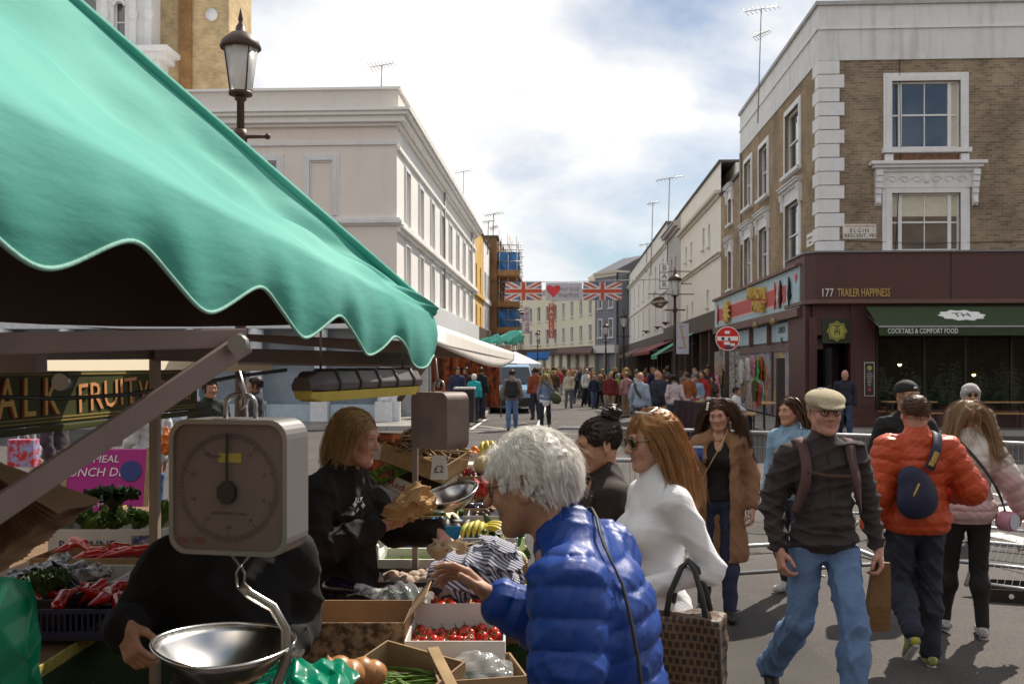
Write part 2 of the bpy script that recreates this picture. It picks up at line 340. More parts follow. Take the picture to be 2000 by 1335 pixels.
def window(bld, F, uc, z0, w, h, cols=2, rows=2, arch=.14, recess=.13, cornice=0, sill=.09, gm=None, fm=None, tm=None, sidelight=0, panes=False, deep=.0, blind=None):
 """sash window in local coordinates (x along the wall, -y outwards); meshes are shared between alike windows"""
 fm = fm or white_s; tm = tm or white_t; gm = gm or glass
 key = (round(w,2), round(h,2), cols, rows, arch, recess, cornice, sill, gm.name, fm.name, tm.name, sidelight, panes, deep)
 if key not in WC:
  ps = []; y = recess; f = MB(); fw = .055
  f.box(-w/2, -w/2+fw, y-.05, y+.02, 0, h); f.box(w/2-fw, w/2, y-.05, y+.02, 0, h); f.box(-w/2+fw, w/2-fw, y-.05, y+.02, h-fw, h); f.box(-w/2+fw, w/2-fw, y-.05, y+.02, 0, fw*1.3)
  x0, x1 = -w/2+fw, w/2-fw; cells = []
  if sidelight:
   for sx in (x0+sidelight, x1-sidelight): f.box(sx-.05, sx+.05, y-.055, y+.018, fw*1.3, h-fw)
   for a, b in ((x0, x0+sidelight-.05), (x1-sidelight+.05, x1)):
    f.box(a, b, y-.045, y+.015, h*.5-.022, h*.5+.022); cells += [(a, b, fw*1.3, h*.5), (a, b, h*.5, h-fw)]
   x0 += sidelight+.05; x1 -= sidelight+.05
  zs = [fw*1.3+(h-fw*2.3)*j/rows for j in range(rows+1)]; xs = [x0+(x1-x0)*i/cols for i in range(cols+1)]
  for j in range(1, rows): f.box(x0, x1, y-.046, y+.015, zs[j]-.024, zs[j]+.024)
  for i in range(1, cols):
   f.box(xs[i]-.013, xs[i]+.013, y-.03, y+.012, fw*1.3, h-fw)
  cells += [(xs[i], xs[i+1], zs[j], zs[j+1]) for i in range(cols) for j in range(rows)]
  ps.append(('window', f.mesh('window'), fm))
  if not panes: cells = [(-w/2+.02, w/2-.02, .02, h-.02)]
  for i, (a, b, c, d) in enumerate(cells):
   p = MB(); p.quad((a, y+.003*(i % 2), c), (b, y+.003*(i % 2), c), (b, y+.003*(i % 2), d), (a, y+.003*(i % 2), d)); ps.append(('pane', p.mesh('pane'), gm))
  if arch:
   a = MB(); e = .035
   for t, o in ((arch, e), (arch*.62, e+.025)):
    a.box(-w/2-t, -w/2, -o, .0, -.0, h+t); a.box(w/2, w/2+t, -o, .0, -.0, h+t); a.box(-w/2, w/2, -o, 0, h, h+t)
   ps.append(('surround', a.mesh('surround', bevel=.006), tm))
  if sill:
   a = MB(); a.box(-w/2-arch-.05, w/2+arch+.05, -.16, recess-.05, -sill, -.004); ps.append(('sill', a.mesh('sill', bevel=.008), tm))
  if cornice:
   a = MB(); q = w/2+arch+.08
   a.box(-q, q, -.10, 0, h+arch+.22, h+arch+.30); a.box(-q-.06, q+.06, -.20, 0, h+arch+.30, h+arch+.38); a.box(-q-.1, q+.1, -.26, 0, h+arch+.38, h+arch+.42)
   for sx in (-1, 1):
    a.box(sx*(q-.02)-.07, sx*(q-.02)+.07, -.13, 0, h+arch-.35, h+arch+.22); a.box(sx*(q-.02)-.05, sx*(q-.02)+.05, -.18, 0, h+arch+.0, h+arch+.22)
   a.box(-w/2-arch+.05, w/2+arch-.05, -.03, 0, h+arch, h+arch+.22)
   ps.append(('cornice', a.mesh('cornice', bevel=.008), tm))
  WC[key] = ps
 root = None; base = bld.location
 for nm, me, m in WC[key]:
  o = link(nm, me, m, root or bld)
  if root is None: root = o; o.location = F.P(uc, 0, z0)-base; o.rotation_euler = (0, 0, F.th)
 return root
def part(bld, mbd, name, m, bevel=0, parent=None):
 """parts are modelled in world coordinates; shift them under their building"""
 b = bld.location
 mbd.v = [(x-b.x, y-b.y, z-b.z) for x, y, z in mbd.v]
 return mbd.build(name, m, parent or bld, bevel=bevel)
def mould(bld, F, u0, u1, z, prof, m, name='cornice', ret0=False, ret1=False):
 """a moulding: profile list of (out, z offset) boxes"""
 q = MB()
 for o, a, b in prof: F.box(q, u0-(o if ret0 else 0), u1+(o if ret1 else 0), -.02, o, z+a, z+b)
 return part(bld, q, name, m, bevel=.01)

# ---- right corner building
brickY = brick_mat('stock_brick_front', 'Y', (.35,.255,.165), (.20,.145,.10), (.34,.30,.25))
brickX = brick_mat('stock_brick_side', 'X', (.36,.25,.14), (.25,.17,.10), (.33,.29,.23))
maroon = mat('maroon_paint', (.085,.034,.030), .55, var=.1, vs=3, stain=.2); maroon2 = mat('maroon_ledge', (.14,.07,.06), .5, var=.1)
FF = Face((XR, YF), 0); FS = Face((XR, YF+16.8), -PI/2)      # front; side runs from far to near
def fz(py): return FF.z(1700, py)
Y2 = FS.A.y-FS.u(1447); Y3 = FS.A.y-FS.u(1408)
FS = Face((XR, Y2), -PI/2); LS = Y2-YF
ztop = fz(3); zband = fz(118); zfas = fz(497)
corner = thing('corner_building', 'brown brick corner building with white parapet and quoins above a maroon bar front', 'building', (XR, YF, 0))
WF = []   # (uc, z0, w, h)
u0, u1 = FF.u(1741), FF.u(1875); up = ((u0+u1)/2, fz(291), u1-u0, fz(160)-fz(291)); lo = ((u0+u1)/2, fz(491), u1-u0, fz(378)-fz(491))
hol = [(c-w/2, c+w/2, z, z+h) for c, z, w, h in (up, lo)]
u2, = (FF.u(2230),); hol += [(u2-.9, u2+.9, z, z+h) for c, z, w, h in (up, lo)]
q = MB(); FF.wall(q, 0, 22, zfas-.3, zband, hol); part(corner, q, 'brick_front', brickY)
q = MB()
sw = []
for pa, pb, ya, yb, yc, yd in ((1535, 1562, 215, 335, 395, 520), (1484, 1500, 285, 385, 445, 545), (1455, 1468, 315, 405, 465, 560)):
 ua, ub = FS.u(pa), FS.u(pb); pm = (pa+pb)/2
 for y0, y1 in ((ya, yb), (yc, yd)): sw.append(((ua+ub)/2, FS.z(pm, y1), abs(ub-ua), FS.z(pm, y0)-FS.z(pm, y1)))
FS.wall(q, 0, LS, zfas-.3, zband, [(c-w/2, c+w/2, z, z+h) for c, z, w, h in sw]); part(corner, q, 'brick_side', brickX)
q = MB(); FF.box(q, .3, 22, -LS+.1, -3.3, 0, zband); part(corner, q, 'core', rooft)
# parapet: rendered band with string line and coping
q = MB(); q.box(XR-.04, XR+22, YF-.04, Y2, zband, ztop-.12); part(corner, q, 'parapet', mat('white_render', (.69,.69,.68), .75, var=.06, vs=3, stain=.45))
q = MB(); q.box(XR-.09, XR+22, YF-.09, Y2, fz(58), fz(54)); part(corner, q, 'string_line', white_t)
q = MB(); q.box(XR-.12, XR+22, YF-.12, Y2+.02, ztop-.12, ztop); part(corner, q, 'coping', mat('coping_stone', (.42,.41,.40), .8, stain=.3))
# quoins, one block at a time
nq = 14; qh = (zband-zfas)/nq
for i in range(nq):
 lng = i % 2 == 0; a = .72 if lng else .58; b = .34 if lng else .62; z = zfas+i*qh
 q = MB(); q.box(XR-.05, XR+a, YF-.05, YF+b, z+.012, z+qh-.012); part(corner, q, 'quoin', white_t, bevel=.012)
window(corner, FF, *up, arch=.24, sidelight=.22, cols=2, rows=2, panes=True, sill=.14, recess=.14)
window(corner, FF, *lo, arch=.27, sidelight=.22, cols=2, rows=2, panes=True, sill=.06, recess=.14)
for c, z, w, h in (up, lo): window(corner, FF, u2, z, 1.8, h, arch=.24, sidelight=.22, panes=True, sill=.14)
for c, z, w, h in sw: window(corner, FS, c, z, w, h, arch=.2, panes=False, cols=1, sill=.12, recess=.14, cornice=1 if z < 7.5 else 0)
for (c, z, w, h), cu in ((up, ((.48, .62, 1),)), (lo, ((-.62, .62, .42),))):
 for a, b, f in cu:
  q = MB(); FF.box(q, c+a*w*.8, c+b*w*.8-.02, -.139, -.134, z+h*(1-f)+.05, z+h-.06); part(corner, q, 'curtain', curtain)
# hood with brackets, frieze and scrollwork over the lower window
hc = lo[0]; hw = FF.u(1908)-hc; z1, z2, z3 = fz(318), fz(334), fz(368)
q = MB(); FF.box(q, hc-hw-.18, hc+hw+.18, 0, .34, z1-.1, z1); FF.box(q, hc-hw-.1, hc+hw+.1, 0, .26, z1-.19, z1-.1); FF.box(q, hc-hw, hc+hw, 0, .14, z2-.05, z1-.19); part(corner, q, 'hood', white_t, bevel=.015)
q = MB(); FF.box(q, hc-hw+.1, hc+hw-.1, 0, .075, z3, z2-.05); part(corner, q, 'frieze', white_t)
q = MB()
for sgn in (-1, 1):
 for i in range(3):
  ctr = hc+sgn*(.28+i*.36); pts = [FF.P(ctr+.15*math.cos(a)*(1-a/9)*sgn, .085, (z3+z2)/2-.02+.12*math.sin(a)*(1-a/9)) for a in [j*.5 for j in range(14)]]
  q.tube(pts, .018, 5)
q.ball(FF.P(hc, .08, (z3+z2)/2), (.1, .05, .14)); part(corner, q, 'scrollwork', white_t)
for sgn in (-1, 1):
 q = MB(); c = hc+sgn*(hw-.08)
 for k in range(6): t = k/5; FF.box(q, c-.1+.02*t, c+.1-.02*t, 0, .24-.17*t, fz(403)+(z2-fz(403))*(1-t)*5/6, fz(403)+(z2-fz(403))*(1-t)*5/6+(z2-fz(403))/6-.006)
 q.ball(FF.P(c, .1, fz(396)), .09); part(corner, q, 'bracket', white_t, bevel=.01)
for sgn in (-1, 1):
 q = MB(); c = up[0]+sgn*(up[2]/2+.1); FF.box(q, c-.12, c+.12, 0, .12, fz(317), fz(303)); part(corner, q, 'bracket', white_t, bevel=.01)
q = MB(); FF.box(q, hc-hw+.2, hc+hw-.35, 0, .02, fz(317), fz(304)); part(corner, q, 'rust_patch', mat('rusty_render', (.21,.10,.06), .9, var=.5, vs=9))
# street name plate
sg = thing('street_sign', 'white street name plate reading ELGIN CRESCENT on the brick wall', 'sign', FF.P((FF.u(1645)+FF.u(1711))/2, .0, fz(452)))
sw_, sh_ = FF.u(1711)-FF.u(1645), fz(438)-fz(467)
q = MB(); q.box(-sw_/2, sw_/2, -.03, -.002, -sh_/2, sh_/2); q.build('plate', mat('enamel_white', (.66,.64,.58), .35, stain=.3), sg, bevel=.012)
blk = mat('black_letter', (.03,.03,.03), .5, var=0); red_l = mat('red_letter', (.45,.04,.03), .5, var=0); wht_l = mat('white_letter', (.8,.8,.78), .5, var=0)
text('ELGIN', .17, blk, sg, (0, -.034, .02), (PI/2,0,0), ext=.002, space=1.3); text('CRESCENT, W', .15, blk, sg, (-.06, -.034, -.125), (PI/2,0,0), ext=.002); text('11', .15, red_l, sg, (.43, -.034, -.125), (PI/2,0,0), ext=.002)
text('THE ROYAL BOROUGH OF KENSINGTON', .055, red_l, sg, (0, -.034, .155), (PI/2,0,0), ext=.002, sx=.8)
s2 = thing('street_sign', 'weathered street name plate on the side wall above the maroon corner', 'sign', FS.P(FS.u(1584), .0, FS.z(1584, 468)), -PI/2)
q = MB(); q.box(-.45, .45, -.03, -.002, -.2, .2); q.build('plate', MATS['enamel_white'], s2, bevel=.012)
text('PORTOBELLO', .12, mat('faded_letter', (.3,.24,.22), .6, var=0), s2, (0, -.034, .05), (PI/2,0,0), ext=.002); text('ROAD', .11, MATS['faded_letter'], s2, (0, -.034, -.09), (PI/2,0,0), ext=.002)
# bar front: fascia, ledge, pilasters, door recess, window
PRJ = .55; zl = fz(587)
q = MB(); q.prism([(XR-PRJ*.85, YF+2.2), (XR-PRJ*.85, YF-.15), (XR-PRJ*.45, YF-PRJ), (XR+22, YF-PRJ), (XR+22, YF+2.2)], zfas-zl, Matrix.Translation((0, 0, zl))); part(corner, q, 'fascia', maroon)
q = MB(); q.prism([(XR-PRJ, YF+2.2), (XR-PRJ, YF-.2), (XR-PRJ*.5, YF-PRJ-.12), (XR+22, YF-PRJ-.12), (XR+22, YF+2.2)], .12, Matrix.Translation((0, 0, zl-.125))); part(corner, q, 'ledge', maroon2, bevel=.02)
q = MB(); q.prism([(XR-PRJ*.95, YF+2.2), (XR-PRJ*.95, YF-.18), (XR-PRJ*.48, YF-PRJ-.06), (XR+22, YF-PRJ-.06), (XR+22, YF+2.2)], .05, Matrix.Translation((0, 0, zfas+.003))); part(corner, q, 'lead_flashing', mat('lead', (.2,.2,.21), .6))
FB = Face((XR, YF-.28), 0)
for pa in (1850, 1966+60):
 q = MB(); u = FB.u(pa); Face((XR, YF-PRJ), 0).box(q, u-.012, u+.012, 0, .004, zl+.02, zfas-.02); part(corner, q, 'fascia_joint', mat('dark_gap', (.01,.01,.01), .9))
pil = [(-.25, FB.u(1586)), (FB.u(1660), FB.u(1708)), (22-.5, 22)]
for a, b in pil:
 q = MB(); FB.box(q, a, b, -.25, .06, .02, zl-.13); FB.box(q, a-.03, b+.03, -.25, .1, .02, .4); FB.box(q, a+.1, b-.1, .06, .075, .7, zl-.5); part(corner, q, 'pilaster', maroon, bevel=.015)
zd = fz(655)
q = MB(); FB.box(q, pil[0][1], pil[1][0], -.2, .02, zd, zl-.13); part(corner, q, 'door_head', maroon)
q = MB(); FB.box(q, pil[0][1], pil[1][0], -1.3, -1.22, .1, zd); part(corner, q, 'door', mat('dark_door', (.025,.012,.01), .4))
q = MB(); a, b = pil[1][1], 22-.5; FB.box(q, a, b, -.2, .03, .1, .62); part(corner, q, 'stall_riser', maroon, bevel=.01)
q = MB()
for px in (1712, 1805, 1885, 1975, 2070): u = FB.u(px); FB.box(q, u-.035, u+.035, -.06, .03, .62, zd+.15)
FB.box(q, a, b, -.06, .03, zd+.15, zl-.13); part(corner, q, 'shop_window_frame', mat('near_black_paint', (.018,.014,.013), .4))
shopglass = mat('shop_glass', (1,1,1), .0, var=0, trans=1, ior=1.12)
for i, (pa, pb) in enumerate(((1712, 1805), (1805, 1885), (1885, 1975), (1975, 2070))):
 q = MB(); FB.box(q, FB.u(pa)+.036, FB.u(pb)-.036, -.022, -.014, .625, zd+.148); part(corner, q, 'pane', shopglass)
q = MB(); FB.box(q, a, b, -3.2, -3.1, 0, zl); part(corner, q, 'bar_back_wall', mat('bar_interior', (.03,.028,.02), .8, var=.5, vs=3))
# fern plants behind the glass and two small lit lamps
leafm = mat('bar_leaf', (.035,.075,.035), .5, var=.3, island=.4)
for i in range(7):
 pl = MB(); ux = FB.u(1740+i*42); rr = random.Random(i)
 base = FB.P(ux, -.7, .7)
 for k in range(16):
  an = rr.uniform(0, 2*PI); L = rr.uniform(.6, 1.3); up_ = rr.uniform(.5, 1.9)
  tip = [base+Vector((math.cos(an)*L*t*.45, math.sin(an)*L*t*.25, up_*t-L*.5*t*t)) for t in (0, .25, .5, .75, 1)]
  for j in range(4):
   for s_ in (-1, 1):
    for m_ in (0, .5):
     p0 = tip[j].lerp(tip[j+1], m_); sd_ = Vector((math.cos(an+s_*1.2), math.sin(an+s_*1.2)*.5, -.25))*.22*(1-j*.15)
     pl.add([p0, p0+sd_*.5+Vector((0,0,.05)), p0+sd_, p0+sd_*.5-Vector((0,0,.02))], [(0,1,2,3)])
 th = thing('potted_fern', ['large fern', 'tall palm', 'arching fern', 'bushy fern', 'leafy palm', 'dark fern', 'spreading palm'][i]+' behind the bar window glass, number %d from the door' % (i+1), 'plant', base-Vector((0,0,.1)))
 for v_ in range(len(pl.v)): pl.v[v_] = tuple(Vector(pl.v[v_])-th.location)
 pl.build('foliage', leafm, th); pt = MB(); pt.lathe([(.13, -.5), (.2, .1), (.18, .1)], 12); pt.build('pot', mat('pot_clay', (.12,.06,.04), .8), th)
for px, py, wch in ((1757, 711, 'near the menu board'), (1902, 731, 'in the middle of the window')):
 p = onY(YF+1.2, px, py); th = thing('pendant_lamp', 'small lit pendant lamp %s inside the bar' % wch, 'lamp', p)
 q = MB(); q.lathe([(.02, .12), (.09, .0), (.085, 0), (.015, .115)], 12); q.build('lamp_shade', mat('brass_shade', (.5,.33,.1), .35, metal=1), th)
 q = MB(); q.ball((0,0,.0), .055); q.build('bulb', mat('bulb_glow', (1,.72,.3), .5, var=0, emit=9), th)
 q = MB(); q.tube([(0,0,.12), (0,0,1.2)], .008, 5); q.build('cord', blk, th)
# lettering on the fascia
FT = Face((XR, YF-PRJ), 0); gold = mat('gold_letter', (.55,.36,.12), .45, var=.05)
zt_ = FT.z(1675, 572)
t1 = text('177', .34, mat('pale_letter', (.72,.68,.66), .5, var=0), corner, FT.P((FT.u(1606)+FT.u(1624))/2, .015, zt_)-corner.location, (PI/2,0,0), sx=.72, ext=.012)
t1 = text('TRAILER HAPPINESS', .34, gold, corner, FT.P((FT.u(1629)+FT.u(1744))/2, .015, zt_)-corner.location, (PI/2,0,0), sx=.5, ext=.012)
# green awning
aw = thing('shop_awning', 'dark green shop awning with white emblem over the bar window', 'awning', FB.P(FB.u(1690), .1, fz(602)))
gaw = mat('green_canvas', (.035,.055,.024), .85, var=.12, vs=4, bump=.2, bs=200); b0 = aw.location
ua, ub = FT.u(1690), 21.5; zt, zv, zb = fz(601), onY(YF-PRJ-1.25, 1800, 638).z, onY(YF-PRJ-1.25, 1800, 655).z
def ap(u, o, z): return FT.P(u, o, z)-b0
q = MB(); q.quad(ap(ua, .02, zt), ap(ub, .02, zt), ap(ub, 1.25, zv), ap(ua, 1.25, zv)); q.build('canopy', gaw, aw, thick=.012)
q = MB(); q.quad(ap(ua, 1.25, zv), ap(ub, 1.25, zv), ap(ub, 1.26, zb), ap(ua, 1.26, zb)); q.build('valance', gaw, aw, thick=.01)
q = MB(); q.tube([ap(ua, 1.24, zv), ap(ub, 1.24, zv)], .035, 8); q.tube([ap(ua+.05, .05, zt-.25), ap(ua+.05, 1.22, zv-.02)], .02, 6); q.build('frame', mat('grey_steel', (.3,.3,.3), .4, metal=.8), aw)
text('COCKTAILS & COMFORT FOOD', .2, wht_l, aw, ap(ua+FT.u(1786)-FT.u(1722)+.25, 1.285, (zv+zb)/2), (PI/2,0,0), sx=.66, ext=.004)
tilt = math.atan2(zt-zv, 1.25)
em = MB(); n_ = 40
em.prism([((.62+.05*math.cos(10*a))*math.cos(a), (.34+.04*math.cos(10*a))*math.sin(a)) for a in [2*PI*i/n_ for i in range(n_)]], .006)
eo = em.build('emblem', wht_l, aw, loc=ap(FT.u(1862), .6, zt-(zt-zv)*.6/1.23+.025), rot=(tilt, 0, 0))
text('TH', .36, gaw, eo, (0, 0, .012), (0,0,0), ext=.004)
# round emblem sign over the door
es = thing('emblem_sign', 'yellow green rosette emblem on a dark panel above the bar door', 'sign', FB.P(FB.u(1633), .03, fz(647)))
q = MB(); q.box(-.42, .42, -.04, 0, -.36, .36); q.build('panel', mat('dark_green_panel', (.03,.035,.02), .5), es, bevel=.01)
q = MB(); q.prism([((.27+.025*math.cos(8*a))*math.cos(a), (.27+.025*math.cos(8*a))*math.sin(a)) for a in [2*PI*i/48 for i in range(48)]], .01, Matrix.Translation((0,-.05,0)) @ Matrix.Rotation(PI/2, 4, 'X')); lime = mat('lime_gold', (.42,.40,.09), .5, var=.05); q.build('rosette', lime, es)
q = MB(); q.prism([((.235+.022*math.cos(8*a))*math.cos(a), (.235+.022*math.cos(8*a))*math.sin(a)) for a in [2*PI*i/48 for i in range(48)]], .004, Matrix.Translation((0,-.062,0)) @ Matrix.Rotation(PI/2, 4, 'X')); q.build('inner_ring', MATS['dark_green_panel'], es)
q = MB(); q.prism([((.215+.02*math.cos(8*a))*math.cos(a), (.215+.02*math.cos(8*a))*math.sin(a)) for a in [2*PI*i/48 for i in range(48)]], .004, Matrix.Translation((0,-.067,0)) @ Matrix.Rotation(PI/2, 4, 'X')); q.build('disc', lime, es)
text('T', .3, MATS['dark_green_panel'], es, (0, -.075, .05), (PI/2,0,0), ext=.003); text('H', .26, MATS['dark_green_panel'], es, (0, -.075, -.04), (PI/2,0,0), ext=.003)
mn = thing('menu_board', 'framed menu board with gold badge mounted beside the bar door', 'sign', FB.P(FB.u(1695), .09, fz(740)))
q = MB(); q.box(-.15, .15, -.05, 0, -.5, .5); q.build('frame', mat('alu', (.5,.48,.46), .4, metal=.6), mn, bevel=.01)
q = MB(); q.box(-.125, .125, -.058, -.052, -.47, .47); q.build('sheet', mat('menu_black', (.03,.025,.025), .4), mn)
q = MB(); q.lathe([(.07, 0), (.07, .006)], 16, (0,-.06,.33), Matrix.Rotation(PI/2, 3, 'X')); q.build('badge', lime, mn)
q = MB(); q.lathe([(.05, 0), (.05, .006)], 16, (0,-.06,-.3), Matrix.Rotation(PI/2, 3, 'X')); q.build('stamp', red_l, mn)
q = MB()
for i in range(8): w_ = random.uniform(.04, .09); q.box(-w_, w_, -.061, -.059, .2-i*.055, .212-i*.055)
q.build('printed_lines', MATS['pale_letter'], mn)
# ------------------------------------------------------------ market shop on the side of the corner building
SHX = XR-.5; FH = Face((SHX, Y3), -PI/2)     # shop fascia plane, runs from far to near
def fzh(px, py): return FH.z(px, py)
paleblue = mat('pale_blue_board', (.42,.56,.62), .6, var=.12, vs=3, stain=.35)
shop = thing('market_shop', 'pale blue market shopfront with yellow lettered sign and graffitied roller shutters', 'shop', (SHX, YF+2.2, 0))
u0, u1 = FH.u(1396), FH.u(1561); zt, zb = fzh(1561, 520), fzh(1561, 600)
q = MB(); FH.box(q, u0, u1, -.45, 0, zb, zt); part(shop, q, 'sign_board', paleblue, bevel=.01)
q = MB(); FH.box(q, u0-.05, u1, -.5, .12, zt+.004, zt+.1); part(shop, q, 'sign_cap', mat('brown_lead', (.2,.12,.1), .7)); q = MB(); FH.box(q, u0, u1+.1, -.45, .1, zb-.28, zb-.004); part(shop, q, 'ledge', maroon2, bevel=.015)
q = MB(); FH.box(q, u0+.9, FH.u(1535), .001, .02, zb+.28, zb+.8); part(shop, q, 'red_band', mat('sign_red', (.52,.09,.08), .6, stain=.2))
q = MB(); FH.box(q, u0+.8, FH.u(1530), .001, .012, zb+.2, zb+.88); part(shop, q, 'pink_band', mat('sign_pink', (.66,.5,.48), .6))
yel = mat('yellow_relief', (.62,.42,.09), .5, var=.15); rz = -PI/2
def sl(u, o, z): return FH.P(u, o, z)-shop.location
text('ARKAROVIL', .62, yel, shop, sl((FH.u(1460)+FH.u(1504))/2, .08, zb+.86), (PI/2,rad(4),rz), ext=.04, sx=1.05)
text('MARKET', .58, yel, shop, sl((FH.u(1468)+FH.u(1504))/2+.1, .08, zb+.34), (PI/2,rad(4),rz), ext=.04, sx=1.1)
q = MB(); ce = FH.P(FH.u(1424), .06, zb+.55)
q.prism([((.42+.12*math.cos(11*a))*math.cos(a)*1.6, (.42+.1*math.cos(11*a))*math.sin(a)) for a in [2*PI*i/66 for i in range(66)]], .1, Matrix.Translation(ce) @ Matrix.Rotation(rz, 4, 'Z') @ Matrix.Rotation(PI/2, 4, 'X')); part(shop, q, 'yellow_badge', yel, bevel=.02)
for px, c in ((1404, 'red_letter'), (1516, 'sign_red'), (1522, 'sign_pink'), (1527, 'dark_gap'), (1544, 'dark_gap')):
 q = MB(); u = FH.u(px); ce = FH.P(u, .03, zb+.6); q.prism([(0, .42), (.12, .2), (.09, -.05), (.2, -.12), (.05, -.3), (.0, -.5), (-.06, -.3), (-.16, -.1), (-.05, .1)], .05, Matrix.Translation(ce) @ Matrix.Rotation(rz, 4, 'Z') @ Matrix.Rotation(PI/2, 4, 'X')); part(shop, q, 'painted_figure', MATS[c])
q = MB(); ce = FH.P(FH.u(1555), .015, zt-.3); q.prism([(.16*math.sin(a)**3, .13*math.cos(a)-.05*math.cos(2*a)-.02*math.cos(3*a)) for a in [2*PI*i/30 for i in range(30)]], .01, Matrix.Translation(ce) @ Matrix.Rotation(rz, 4, 'Z') @ Matrix.Rotation(PI/2, 4, 'X')); part(shop, q, 'heart', mat('heart_red', (.7,.06,.08), .5))
z2t, z2b = fzh(1555, 622), fzh(1555, 662)
FH2 = Face((SHX+.2, Y3), -PI/2); q = MB(); FH2.box(q, u0, u1, -.2, 0, z2b, z2t); part(shop, q, 'lower_board', paleblue)
for i in range(5):
 u = u0+(u1-u0)*(i+.5)/5; q = MB(); FH2.box(q, u-.05, u+.05, .001, .16, z2b-.1, z2t+.2); part(shop, q, 'bracket', maroon2, bevel=.01)
text('LUNCH', .3, blk, shop, FH2.P(FH2.u(1527), .01, z2t-.25)-shop.location, (PI/2,0,rz), ext=.003)
q = MB(); ce = FH2.P(FH2.u(1527), .01, z2t-.62); q.prism([(-.16, .12), (.16, .12), (0, -.2)], .006, Matrix.Translation(ce) @ Matrix.Rotation(rz, 4, 'Z') @ Matrix.Rotation(PI/2, 4, 'X')); part(shop, q, 'arrow_mark', blk)
lampm = mat('spot_shell', (.28,.2,.1), .45, metal=.4)
for px in (1507, 1545):
 u = FH2.u(px); q = MB(); q.tube([FH2.P(u, .0, z2t), FH2.P(u, .5, z2t+.08)], .02, 6); q.lathe([(.06, .12), (.15, -.1), (.13, -.1)], 12, FH2.P(u, .55, z2t-.02)); part(shop, q, 'spot_lamp', lampm)
def graffiti(t, b, L, N):
 tcx = N('ShaderNodeTexCoord'); mpg = N('ShaderNodeMapping'); mpg.inputs['Scale'].default_value = (1, 1.5, .8); L(tcx.outputs['Object'], mpg.inputs[0])
 col = (.36,.31,.33,1); last = None
 for i, (sc_, c, lo_, hi_) in enumerate(((.9, (.24,.21,.25,1), .45, .53), (1.2, (.5,.36,.05,1), .58, .6), (1.5, (.42,.05,.06,1), .60, .615), (1.3, (.03,.03,.05,1), .485, .5), (1.9, (.07,.12,.3,1), .62, .635))):
  n = N('ShaderNodeTexNoise'); n.inputs['Scale'].default_value = sc_; n.inputs['Detail'].default_value = 2.5 if i != 3 else 1; n.inputs['Distortion'].default_value = 1.2
  m2 = N('ShaderNodeMapping'); m2.inputs['Location'].default_value = (i*7.3, i*3.1, i*1.9); L(mpg.outputs[0], m2.inputs[0]); L(m2.outputs[0], n.inputs['Vector'])
  rp = N('ShaderNodeValToRGB'); rp.color_ramp.elements[0].position = lo_; rp.color_ramp.elements[1].position = hi_
  if i == 3: e2 = rp.color_ramp.elements.new(.515); rp.color_ramp.elements[1].color = (1,1,1,1); e2.color = (0,0,0,1)
  L(n.outputs['Fac'], rp.inputs[0]); x = N('ShaderNodeMix'); x.data_type = 'RGBA'; L(rp.outputs[0], x.inputs[0])
  if last is None: x.inputs[6].default_value = col
  else: L(last, x.inputs[6])
  x.inputs[7].default_value = c; last = x.outputs[2]
 L(last, b.inputs['Base Color']); b.inputs['Roughness'].default_value = .55
graf = node_mat('graffiti_steel', graffiti)
FSH = Face((SHX+.3, Y3), -PI/2)
for k, (pa, pb) in enumerate(((1512, 1577), (1440, 1508), (1396, 1437))):
 a, b = FSH.u(pa), FSH.u(pb); q = MB(); n = 34
 for i in range(n):
  z = .16+(z2b-.3)*i/n; h = (z2b-.3)/n; q.add([FSH.P(u, o, zz) for u in (a, b) for o, zz in ((0, z), (.022, z+h*.5), (0, z+h))], [(0,3,4,1), (1,4,5,2)])
 o = part(shop, q, 'roller_shutter', graf)
 q = MB(); FSH.box(q, b, b+.14, -.1, .06, .1, z2b); part(shop, q, 'shutter_guide', mat('shutter_guide', (.16,.11,.1), .6))
q = MB(); FSH.box(q, u0-.3, u1+.4, -.3, .05, z2b-.32, z2b-.01); part(shop, q, 'shutter_box', MATS['shutter_guide'])
q = MB(); FSH.box(q, u0-.2, u1+1.2, -.35, -.3, .0, z2b-.3); part(shop, q, 'back_wall', MATS['dark_gap'])
# maroon corner post of the bar, between shutter and door
q = MB(); q.box(XR-.47, XR-.26, YF-.2, YF+1.9, .02, zl-.13); part(corner, q, 'corner_post', maroon, bevel=.02)

